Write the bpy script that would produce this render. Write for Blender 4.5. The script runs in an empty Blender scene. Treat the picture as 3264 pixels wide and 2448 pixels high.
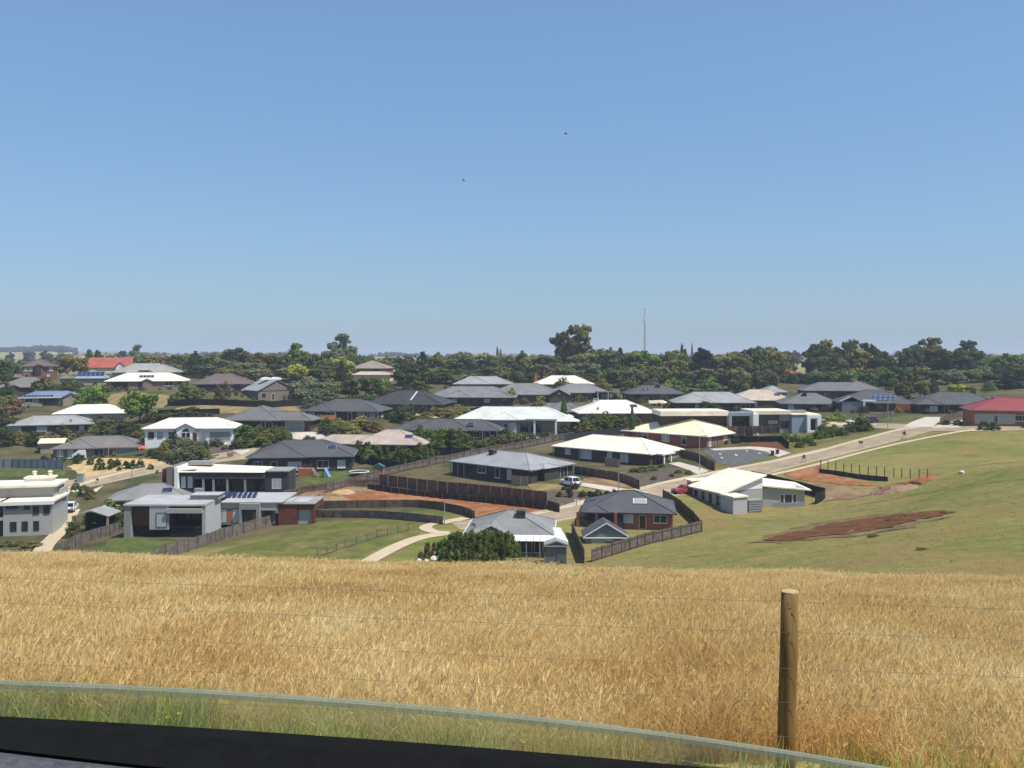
import bpy, bmesh, math, random
import numpy as np
from mathutils import Vector, Matrix

# ------------------------------------------------------------------ camera, sky, sun, exposure
SC = bpy.context.scene
COL = SC.collection
F, CX, HY = 2850.0, 1632.0, 1128.0          # focal length and horizon, in photograph pixels
cam_d = bpy.data.cameras.new("camera")
cam = bpy.data.objects.new("camera", cam_d); COL.objects.link(cam)
cam.location = (0, 0, 0); cam.rotation_euler = (math.radians(90), 0, 0)
cam_d.sensor_width = 36.0; cam_d.lens = 36.0 * F / 3264.0
cam_d.shift_y = -(1224.0 - HY) / 3264.0
cam_d.clip_start = 0.02; cam_d.clip_end = 40000
SC.camera = cam

SUN_EL = math.radians(60); SUN_AZ = math.radians(115)      # azimuth clockwise from the view direction
to_sun = Vector((math.sin(SUN_AZ) * math.cos(SUN_EL), math.cos(SUN_AZ) * math.cos(SUN_EL), math.sin(SUN_EL)))
W = bpy.data.worlds.new("World"); SC.world = W; W.use_nodes = True
wn = W.node_tree.nodes; wl = W.node_tree.links
sky = wn.new("ShaderNodeTexSky"); sky.sky_type = 'NISHITA'; sky.sun_disc = False
sky.sun_elevation = SUN_EL; sky.sun_rotation = SUN_AZ
sky.altitude = 0; sky.air_density = 1.3; sky.dust_density = 0.5; sky.ozone_density = 1.0
gm = wn.new("ShaderNodeGamma"); gm.inputs[1].default_value = 0.55; wl.new(sky.outputs[0], gm.inputs[0])      # the phone's tone curve on the sky
tn = wn.new("ShaderNodeMix"); tn.data_type = 'RGBA'; tn.blend_type = 'MULTIPLY'; tn.inputs[0].default_value = 1; tn.inputs[7].default_value = (.765, 1.12, 1.60, 1); wl.new(gm.outputs[0], tn.inputs[6])
wl.new(tn.outputs[2], wn["Background"].inputs[0]); wn["Background"].inputs[1].default_value = 0.15
sun_d = bpy.data.lights.new("sun", 'SUN'); sun_d.energy = 4.8; sun_d.angle = math.radians(0.53); sun_d.color = (1.0, 0.955, 0.88)
sun = bpy.data.objects.new("sun", sun_d); COL.objects.link(sun); sun.location = (0, 0, 80)
sun.rotation_euler = (-to_sun).to_track_quat('-Z', 'Y').to_euler()
SC.view_settings.view_transform = 'Standard'; SC.view_settings.look = 'None'
SC.view_settings.exposure = 0.2; SC.view_settings.gamma = 1.0; SC.view_settings.use_curve_mapping = False
SC.render.engine = 'CYCLES'
cy = SC.cycles
cy.use_denoising = True
try: cy.denoiser = 'OPENIMAGEDENOISE'
except Exception: pass
cy.max_bounces = 5; cy.diffuse_bounces = 2; cy.glossy_bounces = 2; cy.transmission_bounces = 4
cy.transparent_max_bounces = 12; cy.volume_bounces = 0; cy.caustics_reflective = False; cy.caustics_refractive = False
cy.use_adaptive_sampling = True; cy.adaptive_threshold = 0.015

# ------------------------------------------------------------------ helpers
R = random.Random(7)
def P(px, py, Y): return Vector(((px - CX) * Y / F, Y, -(py - HY) * Y / F))
def tag(o, label=None, cat=None, group=None, kind=None):
    if label: o["label"] = label
    if cat: o["category"] = cat
    if group: o["group"] = group
    if kind: o["kind"] = kind
    return o
def thing(name, label, cat, loc=(0, 0, 0), rz=0.0, group=None):
    o = bpy.data.objects.new(name, None); COL.objects.link(o); o.empty_display_size = 0.3
    o.location = loc; o.rotation_euler = (0, 0, rz)
    return tag(o, label, cat, group)
class MB:
    def __init__(s): s.v = []; s.f = []
    def add(s, vs, fs):
        n = len(s.v); s.v += [tuple(v) for v in vs]; s.f += [tuple(i + n for i in f) for f in fs]; return s
    def box(s, x0, x1, y0, y1, z0, z1):
        return s.add([(x0,y0,z0),(x1,y0,z0),(x1,y1,z0),(x0,y1,z0),(x0,y0,z1),(x1,y0,z1),(x1,y1,z1),(x0,y1,z1)],
                     [(0,3,2,1),(4,5,6,7),(0,1,5,4),(1,2,6,5),(2,3,7,6),(3,0,4,7)])
    def bar(s, a, b, w, h=None):                     # square bar from a to b
        a = Vector(a); b = Vector(b); d = (b - a).normalized(); h = h or w
        up = Vector((0, 0, 1)) if abs(d.z) < 0.95 else Vector((0, 1, 0))
        u = d.cross(up).normalized() * (w / 2); v = u.cross(d).normalized() * (h / 2)
        q = [a-u-v, a+u-v, a+u+v, a-u+v, b-u-v, b+u-v, b+u+v, b-u+v]
        return s.add(q, [(0,3,2,1),(4,5,6,7),(0,1,5,4),(1,2,6,5),(2,3,7,6),(3,0,4,7)])
    def tube(s, pts, rs, n=8, caps=True):
        pts = [Vector(p) for p in pts]; N = len(s.v); u = None
        for i, p in enumerate(pts):
            d = (pts[min(i+1, len(pts)-1)] - pts[max(i-1, 0)]).normalized()
            if u is None: u = d.cross(Vector((0.3, 0.9, 0.1)) if abs(d.z) > 0.7 else Vector((0, 0, 1))).normalized()
            u = (u - d * u.dot(d)).normalized(); w = d.cross(u)
            for k in range(n):
                t = 2 * math.pi * k / n; s.v.append(tuple(p + (u * math.cos(t) + w * math.sin(t)) * rs[i]))
        for i in range(len(pts) - 1):
            for k in range(n):
                s.f.append((N+i*n+k, N+i*n+(k+1) % n, N+(i+1)*n+(k+1) % n, N+(i+1)*n+k))
        if caps:
            s.f.append(tuple(N + k for k in reversed(range(n)))); s.f.append(tuple(N + (len(pts)-1)*n + k for k in range(n)))
        return s
    def prism(s, prof, axis, a, b):                  # profile of 2-tuples swept along axis 'x','y' or 'z'
        n = len(prof)
        def m(p, t): return (t, p[0], p[1]) if axis == 'x' else (p[0], t, p[1]) if axis == 'y' else (p[0], p[1], t)
        return s.add([m(p, a) for p in prof] + [m(p, b) for p in prof],
                     [tuple(range(n))[::-1], tuple(range(n, 2*n))] + [(i, (i+1) % n, n+(i+1) % n, n+i) for i in range(n)])
    def mesh(s, name, mat=None, smooth=False):
        me = bpy.data.meshes.new(name); me.from_pydata(s.v, [], s.f); me.update()
        bm = bmesh.new(); bm.from_mesh(me); bmesh.ops.recalc_face_normals(bm, faces=bm.faces); bm.to_mesh(me); bm.free()
        if mat: me.materials.append(mat)
        if smooth:
            me.polygons.foreach_set('use_smooth', [True] * len(me.polygons))
        return me
    def build(s, name, mat, parent=None, smooth=False):
        return link(name, s.mesh(name, mat, smooth), parent)
def link(name, me, parent=None):
    o = bpy.data.objects.new(name, me); COL.objects.link(o)
    if parent is not None: o.parent = parent
    return o
ORD = ['first','second','third','fourth','fifth','sixth','seventh','eighth','ninth','tenth','eleventh','twelfth','thirteenth','fourteenth','fifteenth','sixteenth','seventeenth','eighteenth','nineteenth','twentieth']
def ordn(i):
    if i < 20: return ORD[i]
    t = ['twenty','thirty','forty','fifty'][(i + 1) // 10 - 2]; u = (i + 1) % 10
    return (t + '-' + ORD[u-1]) if u else t[:-1] + 'ieth'
NUM = ['zero','one','two','three','four','five','six','seven','eight','nine','ten','eleven','twelve','thirteen','fourteen','fifteen','sixteen','seventeen','eighteen','nineteen','twenty']

# ------------------------------------------------------------------ materials
MATS = {}
def mat(name, col, rough=0.7, var=0.12, scale=1.2, bump=0.0, spec=0.3, metal=0.0, coord='Object', col2=None, stripes=None):
    if name in MATS: return MATS[name]
    if rough >= .84 and spec == 0.3: spec = 0.04
    m = bpy.data.materials.new(name); m.use_nodes = True; MATS[name] = m
    nt = m.node_tree; n = nt.nodes; l = nt.links; b = n["Principled BSDF"]
    b.inputs["Roughness"].default_value = rough; b.inputs["Specular IOR Level"].default_value = spec; b.inputs["Metallic"].default_value = metal
    tc = n.new("ShaderNodeTexCoord")
    no = n.new("ShaderNodeTexNoise"); no.inputs["Scale"].default_value = scale; no.inputs["Detail"].default_value = 5; no.inputs["Roughness"].default_value = 0.65
    l.new(tc.outputs[coord], no.inputs["Vector"])
    rp = n.new("ShaderNodeMapRange"); rp.inputs["From Min"].default_value = 0.3; rp.inputs["From Max"].default_value = 0.7
    rp.inputs["To Min"].default_value = 1 - var; rp.inputs["To Max"].default_value = 1 + var; l.new(no.outputs[0], rp.inputs["Value"])
    mx = n.new("ShaderNodeMix"); mx.data_type = 'RGBA'; mx.blend_type = 'MULTIPLY'; mx.inputs[0].default_value = 1
    mx.inputs[6].default_value = (*col, 1); l.new(rp.outputs[0], mx.inputs[7])
    out = mx.outputs[2]
    if col2:
        n2 = n.new("ShaderNodeTexNoise"); n2.inputs["Scale"].default_value = scale * 0.35; n2.inputs["Detail"].default_value = 6
        l.new(tc.outputs[coord], n2.inputs["Vector"])
        r2 = n.new("ShaderNodeMapRange"); r2.inputs["From Min"].default_value = 0.42; r2.inputs["From Max"].default_value = 0.6; l.new(n2.outputs[0], r2.inputs["Value"])
        m2 = n.new("ShaderNodeMix"); m2.data_type = 'RGBA'; l.new(r2.outputs[0], m2.inputs[0]); l.new(out, m2.inputs[6])
        m3 = n.new("ShaderNodeMix"); m3.data_type = 'RGBA'; m3.blend_type = 'MULTIPLY'; m3.inputs[0].default_value = 1
        m3.inputs[6].default_value = (*col2, 1); l.new(rp.outputs[0], m3.inputs[7]); l.new(m3.outputs[2], m2.inputs[7]); out = m2.outputs[2]
    l.new(out, b.inputs["Base Color"])
    if bump or stripes:
        bp = n.new("ShaderNodeBump"); bp.inputs["Strength"].default_value = bump or 0.3; bp.inputs["Distance"].default_value = 0.05
        if stripes:
            wv = n.new("ShaderNodeTexWave"); wv.inputs["Scale"].default_value = stripes; wv.bands_direction = 'DIAGONAL'; l.new(tc.outputs[coord], wv.inputs["Vector"]); l.new(wv.outputs[1], bp.inputs["Height"])
        else:
            n4 = n.new("ShaderNodeTexNoise"); n4.inputs["Scale"].default_value = scale * 6; n4.inputs["Detail"].default_value = 4
            l.new(tc.outputs[coord], n4.inputs["Vector"]); l.new(n4.outputs[0], bp.inputs["Height"])
        l.new(bp.outputs[0], b.inputs["Normal"])
    return m
def roofm(n, c, rough=0.62): return mat('roof_' + n, c, rough, 0.17, 0.28, stripes=None, bump=0.15)
RF = dict(palegrey=roofm('palegrey', (.40,.39,.37)), softgrey=roofm('softgrey', (.215,.21,.20)), charcoal=roofm('charcoal', (.047,.045,.046)), slate=roofm('slate', (.082,.080,.080)), grey=roofm('grey', (.140,.138,.130)),
    midgrey=roofm('midgrey', (.185,.182,.175)), lightgrey=roofm('lightgrey', (.29,.29,.275)), bluegrey=roofm('bluegrey', (.285,.285,.285)), white=roofm('white', (.80,.715,.55)),
    mint=roofm('mint', (.56,.565,.51)), cream=roofm('cream', (.86,.70,.45)), pinkwhite=roofm('pinkwhite', (.76,.66,.565)), beige=roofm('beige', (.40,.315,.26)),
    browngrey=roofm('browngrey', (.17,.15,.138)), brown=roofm('brown', (.13,.10,.088)), tan=roofm('tan', (.27,.215,.17)), red=roofm('red', (.25,.048,.048)),
    rust=roofm('rust', (.34,.085,.06)), solarblue=roofm('solarblue', (.15,.19,.26)), sage=roofm('sage', (.28,.29,.25)), fawn=roofm('fawn', (.46,.37,.28)), skyblue=roofm('skyblue', (.22,.30,.36)))
def wallm(n, c, var=.15, sc=2.0): return mat('wall_' + n, c, 0.85, var, sc, bump=0.2)
WL = dict(brick=wallm('brick', (.22,.105,.07)), darkbrick=wallm('darkbrick', (.075,.058,.048)), brown=wallm('brown', (.12,.09,.07)), tanbrick=wallm('tanbrick', (.26,.19,.13)),
    orange=wallm('orange', (.34,.14,.07)), beige=wallm('beige', (.34,.28,.21)), cream=wallm('cream', (.62,.52,.36)), grey=wallm('grey', (.27,.27,.265), .05), pale=wallm('pale', (.37,.365,.345), .06), boxgrey=wallm('boxgrey', (.40,.41,.40), .05),
    white=wallm('white', (.78,.78,.76), .04), charcoal=wallm('charcoal', (.06,.058,.055)), black=wallm('black', (.018,.018,.02)), bluegrey=wallm('bluegrey', (.28,.31,.36), .05),
    wood=wallm('wood', (.10,.05,.028)), redwood=wallm('redwood', (.15,.055,.035)), redbrick=wallm('redbrick', (.30,.11,.07)), taupe=wallm('taupe', (.20,.17,.145)))
M_glass = mat('window_glass', (.022,.026,.032), 0.06, 0.3, 0.8, spec=0.6)
M_blind = mat('window_blind', (.42,.45,.47), 0.4, 0.1, 3)
M_frame = mat('frame_white', (.72,.72,.70), 0.5, 0.05)
M_framed = mat('frame_dark', (.05,.05,.055), 0.5, 0.1)
M_garage = mat('garage_grey', (.27,.265,.27), 0.5, 0.05)
M_garagec = mat('garage_cream', (.62,.55,.40), 0.5, 0.05)
M_gutter = mat('gutter_grey', (.20,.195,.185), 0.5, 0.05)
M_gutterw = mat('gutter_white', (.74,.73,.70), 0.5, 0.05)
M_gutterd = mat('gutter_dark', (.05,.05,.055), 0.5, 0.05)
M_soffit = mat('soffit', (.35,.33,.30), 0.8, 0.05)
M_solar = mat('solar_panel', (.02,.03,.075), 0.15, 0.15, 4, spec=0.6)
M_metal = mat('galvanised', (.35,.36,.37), 0.45, 0.15, 3, metal=0.3)
M_paling = mat('paling_grey', (.17,.145,.125), 0.9, 0.3, 3, bump=0.4, col2=(.12,.10,.085))
M_palingb = mat('paling_brown', (.150,.100,.076), 0.9, 0.3, 2, bump=0.4, col2=(.105,.070,.054))
M_palingl = mat('paling_light', (.36,.26,.17), 0.9, 0.2, 3, bump=0.4)
M_post = mat('post_grey', (.26,.22,.18), 0.9, 0.2, 4)
M_blackfence = mat('fence_black', (.012,.012,.013), 0.6, 0.1, 3)
M_bluefence = mat('fence_steel', (.27,.29,.33), 0.5, 0.06, 2)
M_tank = mat('plastic_green', (.05,.13,.10), 0.5, 0.1)
M_tyre = mat('tyre', (.015,.015,.015), 0.9, 0.1)
M_rim = mat('rim', (.45,.45,.46), 0.35, 0.05, metal=0.7)
M_lampr = mat('tail_lamp', (.35,.02,.02), 0.3, 0.05)
M_lampw = mat('head_lamp', (.7,.7,.7), 0.2, 0.05)
def paint(n, c): return mat('car_' + n, c, 0.25, 0.03, 2, spec=0.6)
# ------------------------------------------------------------------ house sheet: eave outline read off the photograph, distance in metres
# name, label, xl, xc, xr, y eave, y ridge, Y, theta, roof, wall, options
HS = []
def H(name, label, xl, xc, xr, ye, yr, Y, th, roof, wall, **k):
    HS.append(dict(name=name, label=label, xl=xl, xc=xc, xr=xr, ye=ye, yr=yr, Y=Y, th=th, roof=roof, wall=wall, **k))
# far left
H('brick_house', 'two-storey red-brown brick house with brown hip roof at the far left', 64, 180, None, 1167, 1143, 350, -23, 'brown', 'brick', wh=5.3,
  ft='fw,.12,1.2,1.3,3.4;fw,.27,1.2,1.3,3.4;fn,.5,1.9,3.6,1.6;fw,.72,1.2,1.3,3.4;fw,.88,1.2,1.3,3.4;fw,.15,1.3,1.2;fw,.8,1.3,1.2', gab=[(.38,.64,-1.0,5)])
H('brick_house', 'low house with plain brown roof tucked beside the two-storey brick house', 28, 70, None, 1202, 1186, 338, -24, 'browngrey', 'brick')
H('house', 'brown tiled hip-roofed house at the left edge below the two-storey brick house', -20, 180, None, 1235, 1202, 310, -22, 'browngrey', 'darkbrick', ft='auto', gab=[(.22,.42,-1.0,5)])
H('house', 'low house with grey-blue roof and bare panels row, left of the bright green round tree', 56, 262, None, 1268, 1246, 285, -20, 'solarblue', 'beige', ft='fw,.15,2,1.2;fn,.5,4.5,2.1;fw,.36,1.5,1.2', gab=[(.68,.98,-1.2,7)], pv=(9,'poolheat'), gm='w')
H('house', 'small house with steep brown roof behind dark shrubs left of the large solar array', 187, 236, None, 1206, 1188, 330, -22, 'browngrey', 'tanbrick')
H('house', 'house with pale blue roof carrying one big black solar array, behind the white roof', 233, 345, None, 1206, 1178, 335, -20, 'skyblue', 'beige', bigpv=1)
H('house', 'house with bright red gabled roof and white dormer on the left skyline', 276, 420, None, 1172, 1141, 385, -19, 'rust', 'cream', roofkind='gable', dormer=1)
H('house', 'long grey-roofed house with orange chimney below the bright red roof', 352, 578, None, 1187, 1158, 350, -17, 'sage', 'beige', chim=.72, ft='auto')
H('house', 'large house with bright white roof and dark double garage, above the bright green tree', 333, 598, None, 1215, 1188, 310, -16, 'white', 'tanbrick',
  ft='fn,.16,5.2,2.6;fw,.42,1.6,1.3;fw,.78,3,1.3;fw,.92,1.6,1.3', gab=[(.44,.58,-1.3,8)], gm='w', pv=(4,'pv'), pvx=.42)
H('house', 'flat-looking white-roofed house partly behind the bright green round tree', 166, 402, None, 1319, 1289, 258, -14, 'white', 'beige', ft='fw,.3,1.2,2;fw,.45,2,1.5;fb,.8,6,2', gm='w')
H('house', 'grey hip-roofed house at left with dark shrubs before its walls', 20, 300, None, 1357, 1324, 240, -18, 'lightgrey', 'darkbrick', ft='auto', pipe=1, dish=.72)
H('house', 'dark brown tiled house beyond the dark boundary fence, left of the curved gable house', 606, 812, None, 1224, 1191, 305, -14, 'brown', 'darkbrick', ft='auto')
H('house', 'grey-roofed house with wide grey blank gable and white roof vents', 820, 948, None, 1246, 1198, 298, -40, 'lightgrey', 'taupe', roofkind='gable', axis='y', dep=13, ft='fw,.15,1,1;fd,.4', clere=1, wh=3.2)
H('house', 'tan brick house with brown pyramid roof standing above the trees left of centre', 1114, 1258, None, 1174, 1149, 385, 6, 'tan', 'orange', wh=4.6, ft='fw,.75,2,1.5,2.6')
H('garage', 'cream garage with pale flat roof below the tan brick house', 1120, 1258, None, 1195, 1184, 360, 6, 'fawn', 'cream', ft='fg,.84,4.5')
# left middle
H('weatherboard_house', 'white weatherboard house with arched gable window and pink-white roof at left', 452, 750, None, 1366, 1331, 213, -8, 'pinkwhite', 'white', wh=3.1,
  ft='fw,.07,1.2,1.3;fw,.17,1,1.2;fd,.58;fg,.86,4.8;fw,.3,1.4,1.8', gab=[(.36,.60,-1.6,7)], hips=[(.66,1.0,-1.2,9)], gm='w', pipe=1, arch=.48)
H('house', 'brown-grey tiled house with porch posts above the gravel garden at left', 162, 452, None, 1430, 1389, 208, -12, 'browngrey', 'taupe', ft='fw,.08,1.2,1.3;fw,.2,1,1.8;fw,.52,1.8,1.8;fg,.84,4.4;fd,.66', hips=[(.0,.5,-.8,10)], pipe=1, dish=.2, posts=(.11,.64,.98))
H('shed', 'small cream-roofed gable shed behind the brown-grey tiled house', 119, 205, None, 1413, 1397, 222, -15, 'cream', 'beige', dep=6, roofkind='gable')
H('house', 'grey pyramid-roofed house with pale garage door, left of the orange wall', 699, 1028, None, 1340, 1312, 228, 6, 'grey', 'darkbrick', ft='fw,.38,1.6,1.6;fd,.48;fw,.55,1.6,1.6;fg,.83,4.8', hips=[(.02,.66,-.8,17)])
H('house', 'dark grey hip-roofed house with orange side wall and dark garage', 966, 1250, None, 1311, 1271, 242, 8, 'slate', 'darkbrick', ft='auto;fg,.86,4.8', hips=[(.06,.42,-.7,9)])
H('house', 'charcoal hip-roofed house with a thin white flue line down its roof', 1156, 1448, None, 1288, 1243, 264, 8, 'charcoal', 'brown', ft='fw,.5,1,2;fw,.57,1,2;fw,.64,1,2;fd,.8;fw,.3,1.6,1.2', hips=[(.5,.97,-.9,9)], flue=.58)
H('house', 'grey hip-roofed house beside a parked dark ute, behind the mint-white roof', 1356, 1640, None, 1267, 1231, 283, 6, 'midgrey', 'darkbrick', ft='auto', hips=[(.18,.52,-.8,9),(.62,.98,-.6,8)])
H('house', 'blue-grey peaked-roof house farthest back right of the dense dark trees', 1442, 1636, None, 1224, 1199, 330, 0, 'bluegrey', 'brick', hips=[(.1,.62,-.6,16)], ft='auto')
H('house', 'long grey-roofed house with brick gable end beside a yellow-green shrub', 1552, 1790, None, 1258, 1221, 293, 4, 'midgrey', 'brown', ft='fw,.3,1.6,1.4;fw,.5,1.6,1.4;fw,.7,1.4,1.4', gab=[(.82,1.12,-2.2,8)])
H('house', 'far white-roofed house directly below the tall twin gum trees', 1702, 1896, None, 1224, 1197, 335, 0, 'white', 'orange', gm='w', chim=.04)
H('house', 'grey hip-roofed house with flat carport portal, below the far white roof', 1742, 1950, None, 1252, 1223, 305, -4, 'midgrey', 'darkbrick', ft='auto', portal=(.74, 1.08))
H('house', 'grey pyramid-roofed house behind a dark conical cypress', 1678, 1878, None, 1312, 1284, 262, 4, 'grey', 'brown', hips=[(.22,.88,-.8,14)], ft='auto')
H('house', 'pinkish-white hip-roofed house behind shrubs, left of the flat-roofed white house', 1820, 2100, None, 1317, 1275, 243, -4, 'pinkwhite', 'brown', gm='w', ft='fw,.1,1.6,1.6;fw,.35,1.6,1.4;fw,.55,2,1.4', dish=.25, pv=(1,'pv'), pvx=.72)
H('house', 'house with pale mint-white roof and tall white porch columns', 1447, 1824, None, 1338, 1296, 230, 5, 'mint', 'grey', gm='w', ft='fw,.3,1.6,1.2;fd,.44;fw,.5,1.4,2.2;fw,.6,2,2;fw,.7,2.4,2', hips=[(.3,.55,-1.0,9)], portico=(.62,.88), wh=3.3)
H('house', 'long dark grey-roofed house behind leafy shrubs left of the mint-white roof', 1245, 1614, None, 1372, 1336, 222, 8, 'slate', 'darkbrick', ft='fw,.5,2,2;fw,.62,2,2;fw,.8,1.6,1.4;fw,.9,1.2,1.4', hips=[(.16,.74,-.8,11)], pv=(1,'pv'), pvx=.72, posts=(.7,.85,.98))
H('house', 'beige-pink tiled hip-roofed house in the centre with small grey skylight', 985, 1378, None, 1417, 1367, 212, 6, 'beige', 'tanbrick', ft='fw,.1,3,1.8;fw,.3,1.4,2;fd,.42;fw,.72,3.4,1.8;fw,.9,1.6,1.8', hips=[(.36,.985,-.9,14)], pv=(1,'pv'), pvx=.84, posts=(.62,.76,.97), main_dep=9)
H('house', 'charcoal-roofed dark house with play equipment in its back yard', 783, 1128, None, 1457, 1402, 196, -6, 'slate', 'charcoal', ft='fw,.1,1.6,1.4;fw,.25,1.2,1.4;fw,.45,3,2;fw,.72,2.4,1.6;fw,.9,1.6,1.6', pv=(1,'pv'), pvx=.78, wh=3.2, hips=[(.03,.56,-.9,14)])
H('house', 'pale grey-beige hip roof house squeezed between the two modern houses at left', 333, 606, None, 1596, 1540, 163, -12, 'softgrey', 'darkbrick', pv=(1,'pv'), pvx=.7, ft='auto')
# centre
H('house', 'blue-grey metal hip-roofed house with a white car on its drive', 1430, 1690, 1838, 1499, 1441, 170, 42, 'bluegrey', 'charcoal',
  ft='fw,.1,1.6,1.8;fw,.22,1,1.8;fw,.4,2.2,1.2;fw,.6,1.2,1.8;fw,.75,1,1.8;rw,.25,2.4,2.1;rd,.55;rw,.78,2,2', cooler=(.34,), posts=(.02,.12,.2), rgab=1)
H('house', 'brilliant white hip-roofed house with white porch columns behind the blue-grey roof', 1757, 2074, 2181, 1448, 1390, 196, 41, 'white', 'darkbrick',
  ft='fw,.15,1.4,1.2;fw,.35,3,1.8;fw,.6,1.2,2;fw,.75,2.2,2;rw,.3,3,2;rg,.75,4', gm='w', posts=(.02,.3), rposts=2)
H('brick_house', 'orange-brick house with broad cream-yellow hip roof', 1979, 2256, 2386, 1391, 1334, 214, 42, 'cream', 'redbrick',
  ft='fw,.24,3,1.8;fw,.52,2,1.5;fw,.74,1.2,2;rw,.08,1,2.1;rd,.28;rw,.5,1.8,2;rg,.82,3.6', gm='w')
H('brick_house', 'brick house with charcoal metal roof and double verandah, behind the blue shed', 1852, 2156, 2168, 1638, 1563, 141, 8, 'slate', 'redbrick',
  ft='fv,.14,6,2.4;fw,.44,3,1.1;fd,.66;fw,.86,2,1.1', hips=[(.0,.30,-.5,9)], gm='d', skylight=.62, dep=13)
H('house', 'grey-roofed house with white verandah strip behind the dense green hedge', 1476, 1766, None, 1707, 1625, 124, 4, 'softgrey', 'tanbrick', ft='fw,.78,3,2;fw,.93,1.4,2;fd,.86', gab=[(.08,.55,-.6,7)], gm='w', cooler=(.62,), pipe=1, dish=.1, ver=(.56,1.0))
# right
H('house', 'charcoal-roofed house with flat white awning far right of the pinkish roof', 1978, 2190, None, 1255, 1227, 298, -4, 'slate', 'brown', ft='auto', pv=(2,'pv'), pvx=.3, cooler=(.56,))
H('house', 'pale grey hip-roofed house above the long flat white roof', 2147, 2413, None, 1284, 1249, 276, 4, 'lightgrey', 'darkbrick', hips=[(.02,.5,-.7,11)], ft='auto', pipe=1)
H('house', 'fawn beige hip-roofed house right of the pale grey roof', 2322, 2538, None, 1277, 1241, 296, 8, 'fawn', 'brown', ft='auto', pv=(1,'pv'), pvx=.75)
H('house', 'small grey-green roofed house between conifers beyond the fawn roof', 2436, 2514, None, 1250, 1226, 340, 0, 'sage', 'beige')
H('house', 'far house with coral red roof half hidden behind trees', 2476, 2566, None, 1198, 1176, 420, 0, 'rust', 'cream')
H('house', 'dark grey hip-roofed house with black roof cooler, right of the fawn roof', 2488, 2690, None, 1288, 1252, 270, 10, 'grey', 'brown', ft='fw,.15,1.6,1.3;fn,.5,5,2.3;fw,.85,2,1.4', cooler=(.42,))
H('house', 'large charcoal high-roofed house on the skyline left of the blue solar panels', 2558, 2830, None, 1246, 1218, 308, 8, 'grey', 'darkbrick', wh=3.4, hips=[(.42,.98,-.6,15)], ft='auto')
H('house', 'charcoal-roofed house with a scatter of blue solar panels', 2672, 2925, None, 1286, 1243, 254, 14, 'slate', 'brown', ft='fw,.1,1.4,1.4;fn,.48,3.4,2.2', hips=[(.0,.34,-1.2,9)], pv=(10,'pvgrid'), pvx=.58, whiteportal=.36, brickblock=(.72,.9))
H('house', 'charcoal-roofed dark brick house left of the red-roofed house', 2914, 3204, None, 1291, 1249, 246, 16, 'slate', 'darkbrick', ft='fw,.08,1,1.6;fw,.2,2,1.7;fw,.28,.8,1.6;fd,.36', hips=[(.0,.32,-1.2,9)], pv=(2,'pv'), pvx=.9, pipe=1)
H('house', 'red-roofed orange brick house at the right edge', 3094, 3420, None, 1312, 1266, 204, 17, 'red', 'orange', ft='fb,.13,4.4,2.3;fd,.24;fb,.34,4.2,2.4;fw,.52,3,1.2', wh=3.3)

def solve_t(C, d, px):
    k = (px - CX) / F
    return (k * C.y - C.x) / (d.x - k * d.y)
AN = []                                           # terrain anchors (x, y, z)
for h in HS:
    th = math.radians(h['th']); h['tr'] = th; pit = math.tan(math.radians(h.get('pitch', 23)))
    e1 = Vector((math.cos(th), -math.sin(th), 0)); e2 = Vector((math.sin(th), math.cos(th), 0))
    C = P(h['xc'] if h['th'] >= 0 else h['xl'], h['ye'], h['Y'])
    if h.get('dep'): D = h['dep']
    elif h['xr'] and abs(h['th']) >= 20: D = solve_t(C, e2, h['xr'])
    else: D = 2 * (h['ye'] - h['yr']) * h['Y'] / ((h['yr'] - HY) + F * pit)
    D = h.get('main_dep', max(5.0, min(D, 19.0)))
    if not h['xr'] and (h['th'] >= 0) == (C.x < 0):            # the far corner of the visible side marks the outline
        q_ = h['xc'] if h['th'] >= 0 else h['xl']; cx_ = (q_ - CX) / F * (C.y + D * e2.y) - D * e2.x
        C.x = min(C.x, cx_) if h['th'] >= 0 else max(C.x, cx_)
    if h['th'] >= 0: La = solve_t(C, -e1, h['xl']); x0, x1 = -La, 0.0
    else: La = solve_t(C, e1, h['xc']); x0, x1 = 0.0, La
    mid = C + e1 * ((x0 + x1) / 2) + e2 * (D / 2)
    zr = -(h['yr'] - HY) * mid.y / F; half = min(La, D) / 2
    h['pit'] = max(0.3, min(0.5, (zr - C.z) / half)) if not h.get('main_dep') else 0.40
    h.update(C=C, La=La, D=D, x0=x0, x1=x1, wh=h.get('wh', 2.6))
    zb = C.z - h['wh']; h['zb'] = zb; h['e1'] = e1; h['e2'] = e2
    AN += [(C.x, C.y, zb - .05), (mid.x, mid.y, zb - .02), (*((C + e1 * (x0 if h['th'] >= 0 else x1)).to_2d()), zb - .05)]
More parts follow.
